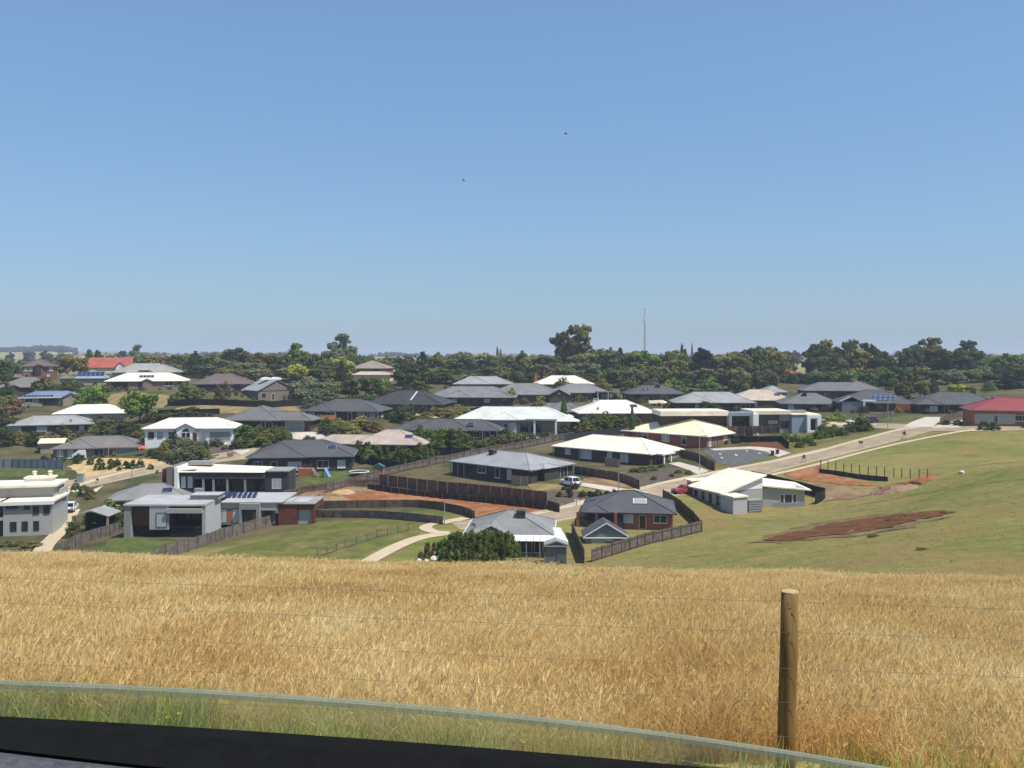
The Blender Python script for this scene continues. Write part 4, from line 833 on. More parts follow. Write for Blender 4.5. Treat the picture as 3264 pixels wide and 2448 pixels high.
mb = MB(); x0, x1 = f.x(2428), f.x(2586); mb.add([(x0,-.6,f.z(1546)),(x1,-.6,f.z(1561)),(x1,7,f.z(1556)),(x0,7,f.z(1534)),(x0,-.6,f.z(1550)),(x1,-.6,f.z(1565)),(x1,7,f.z(1560)),(x0,7,f.z(1538))], [(0,1,2,3),(7,6,5,4),(0,4,5,1),(1,5,6,2),(2,6,7,3),(3,7,4,0)]); mb.build('wing_roof', RF['white'], wing)
f.win(2489, 2499, 1577, 1604, 0, frame=M_frame); f.win(2503, 2526, 1577, 1604, 0, frame=M_frame); f.win(2530, 2540, 1577, 1604, 0, frame=M_frame)
for k in list(wing.keys()): del wing[k]
wing.name = 'side_wing'; mw = root.matrix_basis.inverted() if False else None
bpy.context.view_layer.update(); wm_ = wing.matrix_world.copy(); wing.parent = root; wing.matrix_parent_inverse = root.matrix_world.inverted(); wing.matrix_basis = wm_
# sheds and shelters
def gable_shed(name, label, px0, px1, peak, eave, base, Y, dep, roofm_, wallm_, trim=None, th=0, group='sheds'):
    f = Facade(name, label, 'shed', px0, base, Y, th, group); x1 = f.x(px1); zp, zew = f.z(peak), f.z(eave); p = (zp - zew) / (x1 / 2)
    wall, roof = MB(), MB(); wall.box(.25, x1 - .25, .25, dep, -1.5, zew - .02); add_gable(roof, wall, 0, x1, 0, dep, zew, p, 'y', .25)
    wall.build('wall', wallm_, f.root); roof.build('roof', roofm_, f.root)
    if trim:
        mb = MB(); mb.bar((0, -.05, zew), (x1/2, -.05, zp), .08, .16); mb.bar((x1, -.05, zew), (x1/2, -.05, zp), .08, .16); mb.box(-.1, x1 + .1, -.08, .1, zew - .2, zew - .05); mb.build('trim', trim, f.root)
    return f
f = gable_shed('garden_shed', 'green-grey garden shed with white-trimmed gable before the brick house', 1860, 2006, 1668, 1712, 1762, 131, 5, RF['slate'], mat('wall_sage', (.16,.19,.18), .8, .05), M_gutterw)
f.box('roller_door', WL['pale'], 1885, 1930, 1716, 1760, .1, .24)
f = gable_shed('garden_shed', 'small grey metal garden shed at the edge of the dry grass', 1735, 1813, 1724, 1738, 1792, 116, 2.4, RF['lightgrey'], mat('wall_shedgrey', (.13,.14,.15), .6, .05), M_metal)
f.box('door', mat('wall_sheddoor', (.10,.11,.125), .6, .05), 1776, 1800, 1750, 1790, .16, .24)
f = Facade('corrugated_shed', 'small white corrugated box shed against the skillion house', 'shed', 2337, 1645, 152, -24, 'sheds')
f.box('wall', WL['boxgrey'], 2337, 2388, 1588, 1665, 0, 3.4); f.box('roof', RF['white'], 2335, 2390, 1583, 1587.7, -.2, 3.6)
f = Facade('water_tank', 'weathered grey corrugated tank wall right of the white box shed', 'tank', 2388, 1642, 154, -20, 'sheds')
for k in range(6): f.box('rail', WL['grey'], 2391, 2439, 1596 + k * 8, 1601 + k * 8, .3 + .02 * (k % 2), 2)
f.box('body', WL['taupe'], 2392, 2438, 1597, 1660, .4, 1.9)
f = Facade('carport', 'dark open carport with grey ridged roof beside the pale rendered house', 'carport', 231, 1690, 148, 0, 'sheds')
mb = MB(); add_gable(mb, MB(), 0, f.x(345), 0, 5, f.z(1645), .32, 'y'); mb.build('roof', RF['lightgrey'], f.root)
for a in (233, 338): f.box('post', WL['beige'], a, a + 5, 1646, 1720, .1, .4)
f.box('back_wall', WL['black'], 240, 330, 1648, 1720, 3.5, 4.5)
# ------------------------------------------------------------------ fences
def resample(pts, sp):
    out = [pts[0]]; acc = 0
    for a, b in zip(pts, pts[1:]):
        L = (b - a).to_2d().length; n_ = max(1, round(L / sp))
        for k in range(1, n_ + 1): out.append(a.lerp(b, k / n_))
    return out
def fence(label, pxs, hgt=1.8, pm=None, postm=None, sp=2.4, zoff=0.0, rails=0, posth=.1, panel=True, group='boundary fences', railm=None, curve=False, name='paling_fence', side=1, pw=.1, plinth=None, toph=None):
    pm = pm or M_paling; postm = postm or M_post; pts = [gp(*p) for p in pxs]
    if curve: pts = smooth_line(pts, sp)
    pts = resample(pts, sp); root = thing(name, label, 'fence', (pts[0].x, pts[0].y, h1(pts[0].x, pts[0].y)), 0, group); o = root.location.copy()
    Z = [h1(p.x, p.y) + zoff for p in pts]; Z = [sum(Z[max(0, i-1):i+2]) / len(Z[max(0, i-1):i+2]) for i in range(len(Z))]
    rr = random.Random(label)
    for i, p in enumerate(pts):
        mb = MB(); hh = hgt + posth; d = (pts[min(i+1, len(pts)-1)] - pts[max(0, i-1)]).normalized(); nn = Vector((d.y, -d.x, 0)) * .07 * side
        b = Vector((p.x, p.y, Z[i])) - o + nn; mb.box(b.x - pw/2, b.x + pw/2, b.y - pw/2, b.y + pw/2, b.z - .6 - zoff, b.z + hh); mb.build('post', postm, root)
    for i in range(len(pts) - 1):
        a, b = pts[i], pts[i+1]; A = Vector((a.x, a.y, Z[i])) - o; B = Vector((b.x, b.y, Z[i+1])) - o; d = (B - A); d.z = 0; d.normalize(); nn = Vector((d.y, -d.x, 0)) * .012
        if panel:
            mb = MB(); jt = rr.uniform(-.03, .03); zz = Vector((0, 0, 1)); lo = zz * (.02 - .5 * (zoff == 0)); up = zz * (hgt + jt)
            A2, B2 = A + d * .01, B - d * .01
            q = [A2-nn+lo, B2-nn+lo, B2+nn+lo, A2+nn+lo, A2-nn+up, B2-nn+up, B2+nn+up, A2+nn+up]
            mb.add(q, [(0,3,2,1),(4,5,6,7),(0,1,5,4),(1,2,6,5),(2,3,7,6),(3,0,4,7)]); mb.build('panel', pm, root)
        for k in range(rails):
            mb = MB(); z = hgt * (.15 + .7 * k / max(1, rails - 1)) if rails > 1 else hgt * .9
            mb.bar(A + Vector((0, 0, z)) + nn * 4 * side, B + Vector((0, 0, z)) + nn * 4 * side, .06, .11); mb.build('rail', railm or postm, root)
        if plinth:
            mb = MB(); mb.bar(A + Vector((0, 0, .15)), B + Vector((0, 0, .15)), .08, .5); mb.build('plinth_board', plinth, root)
    return root
fence('weathered grey paling fence running below the white modern house', [(490,1792),(600,1758),(740,1712),(880,1672),(1000,1645)], 1.8, M_paling, M_paling)
fence('weathered grey paling fence left of the white modern house lawn', [(195,1765),(260,1736),(320,1716),(378,1700)], 1.8, M_paling, M_paling)
fence('tall brown paling fence stepping along the bare red lot', [(1208,1560),(1330,1576),(1460,1590),(1600,1606),(1700,1618),(1745,1624)], 2.05, M_palingb, M_post, zoff=.98, plinth=M_palingb)
fence('low black sleeper retaining wall under the tall brown fence', [(1172,1560),(1300,1578),(1440,1592),(1580,1608),(1700,1622),(1778,1632)], 1.12, mat('sleeper_black', (.055,.040,.033), .9, .2, 3), M_palingb, name='retaining_wall', posth=0, sp=2.1)
fence('brown paling fence slanting down to the street corner', [(1745,1622),(1765,1628),(1784,1634)], 1.5, M_palingb, M_palingb)
fence('long railed timber fence climbing past the beige-pink roofed house', [(1040,1572),(1130,1545),(1210,1520),(1300,1500),(1390,1480),(1500,1456),(1640,1432),(1760,1408),(1830,1396)], 1.6, M_paling, M_palingb, rails=2, railm=M_palingb)
fence('brown horizontal-rail fence at the top of the spoil heap', [(905,1588),(960,1572),(1040,1562),(1120,1552),(1205,1545)], 1.3, M_palingb, M_palingb, rails=2, railm=M_paling)
fence('dark curved paling fence around the lower edge of the bare lot', [(1000,1622),(1100,1620),(1230,1618),(1340,1618),(1420,1628),(1480,1642),(1514,1656)], 1.4, M_palingb, M_palingb, curve=True)
fence('grey-brown paling fence below the curved dark fence', [(985,1650),(1100,1650),(1230,1654),(1340,1664),(1412,1672)], 1.3, M_paling, M_paling, curve=True)
fence('railed brown fence in front of the brick house, rising to the right', [(1885,1792),(1980,1762),(2080,1732),(2170,1712),(2236,1696)], 1.75, M_paling, M_palingb, rails=2, railm=M_palingb, side=1)
fence('dark side fence from the brick house corner back to the street', [(2236,1696),(2210,1664),(2170,1628),(2130,1600),(2112,1588)], 1.75, M_palingb, M_palingb)
fence('leaning grey paling fence seen end-on between two back yards', [(1862,1796),(1846,1760),(1832,1726),(1822,1700)], 1.9, M_paling, M_palingl)
fence('black screen fence behind the skillion-roofed house', [(2395,1530),(2470,1548),(2550,1566),(2630,1590)], 1.9, M_blackfence, M_blackfence, sp=2.6, posth=0, name='screen_fence')
fence('black screen fence return at the skillion house corner', [(2630,1590),(2620,1598),(2600,1608)], 1.9, M_blackfence, M_blackfence, posth=0, name='screen_fence')
fence('brown timber fence with black base below the long white house', [(2320,1398),(2400,1398),(2485,1396)], 1.8, M_palingb, M_post, zoff=1.3)
fence('black retaining wall beneath the brown fence by the long white house', [(2330,1408),(2400,1410),(2490,1408),(2515,1430)], 1.4, M_blackfence, M_blackfence, posth=0, name='retaining_wall')
fence('brown paling fence between the blue-grey and white roofed houses', [(1832,1512),(1900,1522),(1970,1534),(2010,1546),(2040,1562)], 1.7, M_palingb, M_post)
fence('short pale sunlit paling fence beside the blue-grey roofed house', [(1630,1545),(1660,1548),(1684,1548)], 1.8, M_palingl, M_palingl)
fence('short pale sunlit paling fence beside the brilliant white roofed house', [(1930,1484),(1960,1488),(1976,1490)], 1.8, M_palingl, M_palingl)
fence('brown paling fence between the white and cream-yellow roofed houses', [(2170,1456),(2230,1470),(2260,1490),(2280,1500)], 1.7, M_palingb, M_post)
fence('pale steel panel fence at the left edge above a green verge', [(-40,1490),(40,1490),(120,1493),(200,1497)], 1.9, M_bluefence, M_framed, sp=2.0, posth=0, name='steel_fence')
fence('post-and-rail fence beside the curving footpath', [(1010,1778),(1100,1748),(1200,1714),(1300,1692)], 1.1, None, M_paling, panel=False, rails=2, railm=M_paling, name='rail_fence')
fence('low white post-and-rail fence at the bottom of the hedge house garden', [(1620,1802),(1680,1800),(1735,1798)], 1.0, None, M_palingl, panel=False, rails=3, railm=M_palingl, name='rail_fence')
fence('grey sloping fence left of the red-roofed house', [(2996,1352),(3030,1340),(3060,1330),(3085,1326)], 1.6, M_paling, M_paling)
fence('grey sloping fence beside the blue solar panel house', [(2786,1346),(2815,1334),(2850,1328)], 1.6, M_paling, M_paling)
fence('dark colour-steel boundary fence behind the grey pyramid roof', [(535,1292),(640,1292),(760,1296),(860,1300),(980,1292)], 1.9, M_blackfence, M_blackfence, posth=0, name='steel_fence')
fence('low dark fence left of the dark boundary, below dry grass', [(500,1325),(560,1324),(640,1322),(700,1320)], 1.6, M_blackfence, M_framed, posth=0, name='steel_fence')
fence('dark blue-black fence on the slope above the brilliant white roof', [(1800,1412),(1880,1398),(1960,1386),(2030,1376)], 1.9, mat('fence_navy', (.025,.03,.038), .6, .1), M_framed, name='steel_fence')
fence('dark fence between the beige-pink house and its right neighbour', [(1385,1450),(1440,1452),(1500,1452)], 1.8, M_blackfence, M_framed, name='steel_fence')
fence('dark fence behind the play yard', [(1110,1470),(1180,1480),(1260,1496),(1290,1500)], 1.8, M_blackfence, M_framed, name='steel_fence')
fence('row of rusty stakes along the half-built retaining wall on the hill', [(2617,1494),(2640,1498),(2665,1502),(2690,1506),(2715,1510),(2740,1512),(2768,1514),(2795,1516),(2820,1520),(2850,1522),(2875,1524),(2902,1526),(2930,1526),(2956,1524)], 1.75, None, mat('rust_post', (.16,.10,.055), .9, .2), panel=False, sp=30, name='stake_row', pw=.14)
fence('dark sleeper retaining wall under the rusty stakes on the hill', [(2612,1508),(2700,1520),(2780,1532),(2830,1534)], .9, mat('sleeper_grey', (.05,.045,.045), .9, .2, 3), M_palingb, posth=0, name='retaining_wall')
fence('orange timber side fence below the dark grey roof', [(1022,1348),(1046,1346),(1072,1344)], 1.9, WL['orange'], WL['orange'])

# ------------------------------------------------------------------ foliage
m, n, l = nodes_mat('foliage'); b = n["Principled BSDF"]
oi = n.new("ShaderNodeObjectInfo"); tc = n.new("ShaderNodeTexCoord")
v = rng(n, l, nz(n, l, tc.outputs["Object"], 7.0, 3), .3, .7, .72, 1.3)
c = mixc(n, l, 1.0, oi.outputs["Color"], v, 'MULTIPLY')
geo = n.new("ShaderNodeNewGeometry"); vr = rng(n, l, geo.outputs["Random Per Island"], 0, 1, .75, 1.25); c = mixc(n, l, 1.0, c, vr, 'MULTIPLY')
df = n.new("ShaderNodeBsdfDiffuse"); tl = n.new("ShaderNodeBsdfTranslucent"); ms = n.new("ShaderNodeMixShader"); ms.inputs[0].default_value = .22
l.new(c, df.inputs[0]); l.new(c, tl.inputs[0]); l.new(df.outputs[0], ms.inputs[1]); l.new(tl.outputs[0], ms.inputs[2]); l.new(ms.outputs[0], n["Material Output"].inputs[0])
M_leaf = m
M_bark = mat('bark', (.16,.125,.095), .95, .25, 4, bump=.5)
M_gumbark = mat('gum_bark', (.36,.32,.26), .9, .25, 4, bump=.3)
def leaf_mesh(name, clumps, per, size, seed, flat=.75, clamp=True):
    g = np.random.default_rng(seed); n_ = len(clumps) * per
    c = np.repeat(np.array([q[:3] for q in clumps]), per, 0); r = np.repeat(np.array([q[3] for q in clumps]), per)
    d = g.normal(size=(n_, 3)); d /= np.linalg.norm(d, axis=1)[:, None]
    rad = r * g.uniform(.55, 1.08, n_); p = c + d * rad[:, None] * np.array([1, 1, flat])
    nn = d + g.normal(scale=.38, size=(n_, 3)) + np.array([0, 0, .18]); nn /= np.linalg.norm(nn, axis=1)[:, None]
    t = np.cross(nn, g.normal(size=(n_, 3))); t /= np.linalg.norm(t, axis=1)[:, None]; u = np.cross(nn, t)
    s = (size * g.uniform(.6, 1.35, n_))[:, None]; asp = g.uniform(.5, .9, n_)[:, None]
    V = np.stack([p - t*s - u*s*asp*.4, p + t*s*.2 - u*s*asp, p + t*s + u*s*asp*.3, p - t*s*.1 + u*s*asp], 1).reshape(-1, 3)
    if clamp: V[:, 2] = np.maximum(V[:, 2], .0)
    me = bpy.data.meshes.new(name); me.vertices.add(len(V)); me.vertices.foreach_set('co', V.ravel()); me.loops.add(n_ * 4); me.loops.foreach_set('vertex_index', np.arange(n_ * 4, dtype=np.int32))
    me.polygons.add(n_); me.polygons.foreach_set('loop_start', np.arange(0, n_ * 4, 4, dtype=np.int32)); me.polygons.foreach_set('loop_total', np.full(n_, 4, np.int32)); me.update(calc_edges=True); me.materials.append(M_leaf)
    return me
def crown(kind, seed):
    g = random.Random(seed * 31 + hash(kind) % 1 + len(kind)); C = []
    if kind == 'round':
        lob = [(g.uniform(-.2, .2), g.uniform(-.2, .2), g.uniform(.3, .72), g.uniform(.18, .28)) for _ in range(10)]
        for _ in range(86):
            a, q, z, r = g.choice(lob); t = g.uniform(0, 6.28); ph = math.acos(g.uniform(-.8, 1)); k = r * g.uniform(.5, 1)
            C.append((a + k * math.sin(ph) * math.cos(t), q + k * math.sin(ph) * math.sin(t), min(.92, max(.07, z + k * math.cos(ph))), g.uniform(.08, .14)))
        return C, 52, .036, .85
    if kind == 'gum':
        for _ in range(13):
            t = g.uniform(0, 6.28); z = g.uniform(.42, .92); k = g.uniform(.08, .42) * (1.15 - abs(z - .68) * 1.2); c0 = (k * math.cos(t), k * math.sin(t), z)
            for _ in range(6): C.append((c0[0] + g.uniform(-.11, .11), c0[1] + g.uniform(-.11, .11), min(.95, c0[2] + g.uniform(-.05, .06)), g.uniform(.05, .09)))
        for _ in range(16): C.append((g.uniform(-.24, .24), g.uniform(-.24, .24), g.uniform(.28, .62), g.uniform(.08, .12)))
        return C, 46, .031, .7
    if kind == 'conifer':
        for i in range(46):
            z = .06 + .90 * (i / 45); r = .42 * (1 - z) ** .85 + .03; t = i * 2.4; C.append((r * .75 * math.cos(t), r * .75 * math.sin(t), z, .05 + .10 * (1 - z)))
        for i in range(14): z = .06 + .8 * i / 13; C.append((0, 0, z, .08 + .16 * (1 - z)))
        return C, 56, .036, .9
    if kind == 'cedar':
        for i in range(60):
            z = g.uniform(.05, .95); r = (.46 if z < .45 else .46 * (1 - (z - .45) / .62)) * g.uniform(.55, .95); t = g.uniform(0, 6.28); C.append((r * math.cos(t), r * math.sin(t), z, g.uniform(.08, .14)))
        for i in range(12): C.append((0, 0, .1 + .07 * i, .18 * (1.1 - .07 * i)))
        return C, 60, .034, .7
    if kind == 'poplar':
        for i in range(40): z = .06 + .9 * i / 39; t = g.uniform(0, 6.28); r = .28 * math.sin(min(1, z * 1.15) * 2.6 + .3) ; C.append((r * math.cos(t), r * math.sin(t), z, .13))
        return C, 36, .04, 1.0
    if kind == 'bush':
        for _ in range(40):
            t = g.uniform(0, 6.28); ph = math.acos(g.uniform(-.1, 1)); k = g.uniform(.25, .42); C.append((k * math.sin(ph) * math.cos(t), k * math.sin(ph) * math.sin(t), .12 + k * 1.9 * math.cos(ph), g.uniform(.09, .15)))
        return C, 46, .04, 1.0
    if kind == 'upright':
        for i in range(44): z = .05 + .88 * i / 43; t = g.uniform(0, 6.28); r = .32 * (1 - z * .72); C.append((r * math.cos(t), r * math.sin(t), z, .13 - .05 * z))
        return C, 70, .03, 1.1
    if kind == 'young':
        for _ in range(14): t = g.uniform(0, 6.28); k = g.uniform(0, .3); C.append((k * math.cos(t), k * math.sin(t), g.uniform(.6, .9), .14))
        return C, 24, .045, .8
KINDS = ['round','gum','conifer','cedar','poplar','bush','upright','young']; CR = {}; TRK = {}
for kd in KINDS:
    for s in range(4 if kd in ('round','gum','bush') else 2):
        cl, per, size, flat = crown(kd, s + 1); CR[kd, s] = leaf_mesh('crown_' + kd, cl, per, size, s * 17 + len(kd), flat)
        mb = MB(); rr = random.Random(s + 5); rad = .018 if kd in ('gum', 'poplar', 'young') else .028
        top = {'gum': .62, 'round': .5, 'young': .75}.get(kd, .8)
        mb.tube([(0, 0, -.03), (rr.uniform(-.02, .02), .01, top * .5), (rr.uniform(-.04, .04), 0, top)], [rad, rad * .7, rad * .4], 7)
        if kd in ('gum', 'round', 'cedar'):
            for q in cl[::(6 if kd == 'gum' else 9)]:
                z0 = min(top * .9, max(.2, q[2] * .6)); mb.tube([(0, 0, z0), (q[0] * .5, q[1] * .5, (z0 + q[2]) / 2), (q[0], q[1], q[2])], [rad * .5, rad * .35, rad * .15], 5, False)
        TRK[kd, s] = mb.mesh('trunk_' + kd, M_gumbark if kd == 'gum' else M_bark, True)
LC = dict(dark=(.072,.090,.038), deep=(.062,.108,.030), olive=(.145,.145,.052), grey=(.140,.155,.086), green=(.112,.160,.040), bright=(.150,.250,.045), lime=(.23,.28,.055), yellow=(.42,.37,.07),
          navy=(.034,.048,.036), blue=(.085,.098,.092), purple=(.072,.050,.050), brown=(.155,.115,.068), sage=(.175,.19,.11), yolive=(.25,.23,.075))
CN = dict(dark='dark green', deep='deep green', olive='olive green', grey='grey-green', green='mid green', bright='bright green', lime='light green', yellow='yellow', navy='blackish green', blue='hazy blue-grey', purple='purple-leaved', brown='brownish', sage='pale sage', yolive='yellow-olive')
KN = dict(round='round tree', gum='open-crowned gum tree', conifer='conical conifer', cedar='broad dark cedar', poplar='narrow poplar', upright='upright conifer', young='young street tree', bush='bushy tree')
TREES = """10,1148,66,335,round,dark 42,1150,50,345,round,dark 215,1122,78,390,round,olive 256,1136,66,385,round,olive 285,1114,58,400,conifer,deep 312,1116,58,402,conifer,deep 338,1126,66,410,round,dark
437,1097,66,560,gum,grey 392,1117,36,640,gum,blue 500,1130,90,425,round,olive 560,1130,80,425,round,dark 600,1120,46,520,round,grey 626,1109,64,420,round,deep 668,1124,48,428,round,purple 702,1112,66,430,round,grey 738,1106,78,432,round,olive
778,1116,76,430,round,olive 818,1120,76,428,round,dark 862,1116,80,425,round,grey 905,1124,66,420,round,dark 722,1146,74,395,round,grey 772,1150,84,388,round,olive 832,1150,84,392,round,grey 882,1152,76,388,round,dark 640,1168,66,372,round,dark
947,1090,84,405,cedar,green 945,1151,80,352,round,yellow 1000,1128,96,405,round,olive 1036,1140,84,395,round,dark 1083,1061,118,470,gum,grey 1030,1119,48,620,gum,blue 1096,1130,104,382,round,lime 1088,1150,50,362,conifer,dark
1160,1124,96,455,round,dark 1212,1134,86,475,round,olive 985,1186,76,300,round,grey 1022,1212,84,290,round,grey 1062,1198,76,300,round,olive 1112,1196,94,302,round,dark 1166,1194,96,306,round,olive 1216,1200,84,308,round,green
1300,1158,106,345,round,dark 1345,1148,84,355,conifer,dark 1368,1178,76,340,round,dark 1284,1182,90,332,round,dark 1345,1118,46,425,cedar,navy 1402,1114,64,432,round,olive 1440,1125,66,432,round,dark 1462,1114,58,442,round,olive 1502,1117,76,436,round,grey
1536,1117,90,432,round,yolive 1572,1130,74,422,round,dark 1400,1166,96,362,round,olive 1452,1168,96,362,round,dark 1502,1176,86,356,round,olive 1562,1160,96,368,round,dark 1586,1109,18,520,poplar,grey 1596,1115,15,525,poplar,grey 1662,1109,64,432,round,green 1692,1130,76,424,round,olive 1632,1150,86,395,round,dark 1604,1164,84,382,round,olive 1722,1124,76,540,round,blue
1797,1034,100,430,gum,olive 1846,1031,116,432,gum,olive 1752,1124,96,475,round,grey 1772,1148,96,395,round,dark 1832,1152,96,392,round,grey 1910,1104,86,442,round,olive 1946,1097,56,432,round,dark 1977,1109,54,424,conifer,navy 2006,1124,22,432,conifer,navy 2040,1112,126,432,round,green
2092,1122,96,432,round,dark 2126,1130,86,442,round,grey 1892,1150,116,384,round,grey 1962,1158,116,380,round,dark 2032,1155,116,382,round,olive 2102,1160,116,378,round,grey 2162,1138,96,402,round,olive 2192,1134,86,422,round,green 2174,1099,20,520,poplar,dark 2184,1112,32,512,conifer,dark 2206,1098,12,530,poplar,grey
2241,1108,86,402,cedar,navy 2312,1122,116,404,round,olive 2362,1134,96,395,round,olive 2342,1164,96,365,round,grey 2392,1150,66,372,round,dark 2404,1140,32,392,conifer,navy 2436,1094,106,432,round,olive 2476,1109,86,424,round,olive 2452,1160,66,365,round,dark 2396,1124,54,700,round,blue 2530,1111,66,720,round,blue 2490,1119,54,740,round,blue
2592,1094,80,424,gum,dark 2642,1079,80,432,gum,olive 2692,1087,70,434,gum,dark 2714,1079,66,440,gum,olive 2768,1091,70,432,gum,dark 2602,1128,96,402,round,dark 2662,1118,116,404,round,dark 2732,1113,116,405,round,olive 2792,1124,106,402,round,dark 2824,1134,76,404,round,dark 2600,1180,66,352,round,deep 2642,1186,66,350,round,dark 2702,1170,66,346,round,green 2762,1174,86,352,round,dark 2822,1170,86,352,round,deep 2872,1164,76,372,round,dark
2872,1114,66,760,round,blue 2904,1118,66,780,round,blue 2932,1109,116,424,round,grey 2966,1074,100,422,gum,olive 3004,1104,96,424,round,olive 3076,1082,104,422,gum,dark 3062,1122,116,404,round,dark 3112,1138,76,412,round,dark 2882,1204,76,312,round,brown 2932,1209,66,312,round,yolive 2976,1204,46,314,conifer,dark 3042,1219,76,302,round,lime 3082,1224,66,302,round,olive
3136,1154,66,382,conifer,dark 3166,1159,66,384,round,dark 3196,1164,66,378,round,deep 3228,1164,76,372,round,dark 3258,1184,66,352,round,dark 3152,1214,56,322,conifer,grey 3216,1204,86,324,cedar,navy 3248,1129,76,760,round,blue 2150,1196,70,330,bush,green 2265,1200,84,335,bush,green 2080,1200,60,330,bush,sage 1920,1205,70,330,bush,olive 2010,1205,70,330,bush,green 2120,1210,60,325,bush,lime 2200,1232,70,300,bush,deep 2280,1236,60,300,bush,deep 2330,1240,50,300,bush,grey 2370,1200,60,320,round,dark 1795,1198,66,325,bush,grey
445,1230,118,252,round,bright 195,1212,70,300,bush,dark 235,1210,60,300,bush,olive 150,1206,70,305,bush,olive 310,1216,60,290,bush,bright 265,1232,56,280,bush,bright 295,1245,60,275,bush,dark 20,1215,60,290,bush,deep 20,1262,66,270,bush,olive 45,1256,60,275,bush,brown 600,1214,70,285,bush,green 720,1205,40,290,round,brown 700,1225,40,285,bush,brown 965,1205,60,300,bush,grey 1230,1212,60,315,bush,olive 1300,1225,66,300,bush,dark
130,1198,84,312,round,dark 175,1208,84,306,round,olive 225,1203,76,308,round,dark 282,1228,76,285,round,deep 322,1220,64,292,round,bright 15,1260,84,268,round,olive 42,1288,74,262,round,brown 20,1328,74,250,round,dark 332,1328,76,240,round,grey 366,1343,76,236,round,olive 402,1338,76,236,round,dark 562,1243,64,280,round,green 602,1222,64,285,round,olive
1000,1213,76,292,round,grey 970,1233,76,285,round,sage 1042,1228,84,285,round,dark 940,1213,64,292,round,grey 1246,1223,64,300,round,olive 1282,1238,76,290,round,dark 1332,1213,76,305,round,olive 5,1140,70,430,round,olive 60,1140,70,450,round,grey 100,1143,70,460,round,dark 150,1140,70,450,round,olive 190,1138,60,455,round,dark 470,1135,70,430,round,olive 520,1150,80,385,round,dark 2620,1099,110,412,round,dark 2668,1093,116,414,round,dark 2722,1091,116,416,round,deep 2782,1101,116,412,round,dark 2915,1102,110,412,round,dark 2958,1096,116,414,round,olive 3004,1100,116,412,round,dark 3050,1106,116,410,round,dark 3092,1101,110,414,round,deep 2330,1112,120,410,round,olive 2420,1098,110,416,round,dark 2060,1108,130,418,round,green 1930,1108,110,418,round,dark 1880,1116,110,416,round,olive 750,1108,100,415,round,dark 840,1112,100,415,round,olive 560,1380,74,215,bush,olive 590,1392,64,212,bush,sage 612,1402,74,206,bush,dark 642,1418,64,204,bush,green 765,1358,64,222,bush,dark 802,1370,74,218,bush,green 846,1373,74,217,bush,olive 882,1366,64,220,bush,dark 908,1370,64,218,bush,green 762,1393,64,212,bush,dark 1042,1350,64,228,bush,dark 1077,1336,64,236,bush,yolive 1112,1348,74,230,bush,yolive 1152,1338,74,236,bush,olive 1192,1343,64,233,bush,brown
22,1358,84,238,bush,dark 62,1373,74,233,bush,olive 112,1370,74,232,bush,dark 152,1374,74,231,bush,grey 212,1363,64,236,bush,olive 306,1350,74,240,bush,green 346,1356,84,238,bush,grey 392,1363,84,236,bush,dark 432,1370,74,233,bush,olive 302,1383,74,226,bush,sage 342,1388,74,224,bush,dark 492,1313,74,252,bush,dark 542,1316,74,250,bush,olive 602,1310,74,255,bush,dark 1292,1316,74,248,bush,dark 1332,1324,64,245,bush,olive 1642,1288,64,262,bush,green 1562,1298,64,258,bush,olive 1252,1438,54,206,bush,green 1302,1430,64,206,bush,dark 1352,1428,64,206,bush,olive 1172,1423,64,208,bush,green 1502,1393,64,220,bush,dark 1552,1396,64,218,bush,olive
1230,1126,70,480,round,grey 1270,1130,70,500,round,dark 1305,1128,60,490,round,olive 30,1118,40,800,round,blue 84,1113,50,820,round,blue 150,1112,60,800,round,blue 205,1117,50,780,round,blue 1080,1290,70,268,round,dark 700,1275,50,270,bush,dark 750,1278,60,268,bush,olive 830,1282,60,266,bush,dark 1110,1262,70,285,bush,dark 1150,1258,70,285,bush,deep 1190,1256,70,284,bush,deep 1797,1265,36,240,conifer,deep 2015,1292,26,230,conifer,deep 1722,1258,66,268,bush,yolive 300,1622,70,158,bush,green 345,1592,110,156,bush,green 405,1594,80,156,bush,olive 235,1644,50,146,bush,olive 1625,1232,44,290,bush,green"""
trees = []
for q in TREES.split():
    a = q.split(','); trees.append((float(a[0]), float(a[1]), float(a[2]), float(a[3]), a[4], a[5]))
_g = random.Random(12)
for px in range(470, 3290, 38):                   # front of the belt, filled in where no roof stands behind
    if 1095 < px < 1275 or 2455 < px < 2575: continue
    trees.append((px + _g.uniform(-12, 12), _g.uniform(1158, 1188), _g.uniform(70, 105), _g.uniform(352, 378), 'round', _g.choice(['dark','olive','grey','deep','dark','olive'])))
for px in range(476, 3290, 44):                   # skyline row behind them
    if 1160 < px < 1400 or 2500 < px < 2560 or 2846 < px < 2890: continue
    trees.append((px + _g.uniform(-14, 14), _g.uniform(1115, 1134), _g.uniform(74, 112), _g.uniform(418, 452), 'round', _g.choice(['dark','olive','grey','olive','dark','green'])))
LMK = [(30, 'the two-storey brick house'), (300, 'the left red roof'), (445, 'the large left white roof'), (640, 'the dark brown tiled house'), (830, 'the wide blank gable'), (960, 'the yellow shrub'), (1090, 'the tan brick house'), (1300, 'the charcoal flue roof'), (1520, 'the blue-grey peaked roof'),
       (1680, 'the far white roof'), (1830, 'the tall twin gums'), (2052, 'the radio mast'), (2240, 'the pale grey roof'), (2420, 'the fawn roof'), (2520, 'the coral red far roof'), (2690, 'the high charcoal roof'), (2960, 'the blue solar panels'), (3190, 'the right-edge red roof'), (1740, 'the cypress'), (330, 'the left modern houses')]
def near_lm(px): return min(LMK[:18], key=lambda q: abs(q[0] - px))[1]
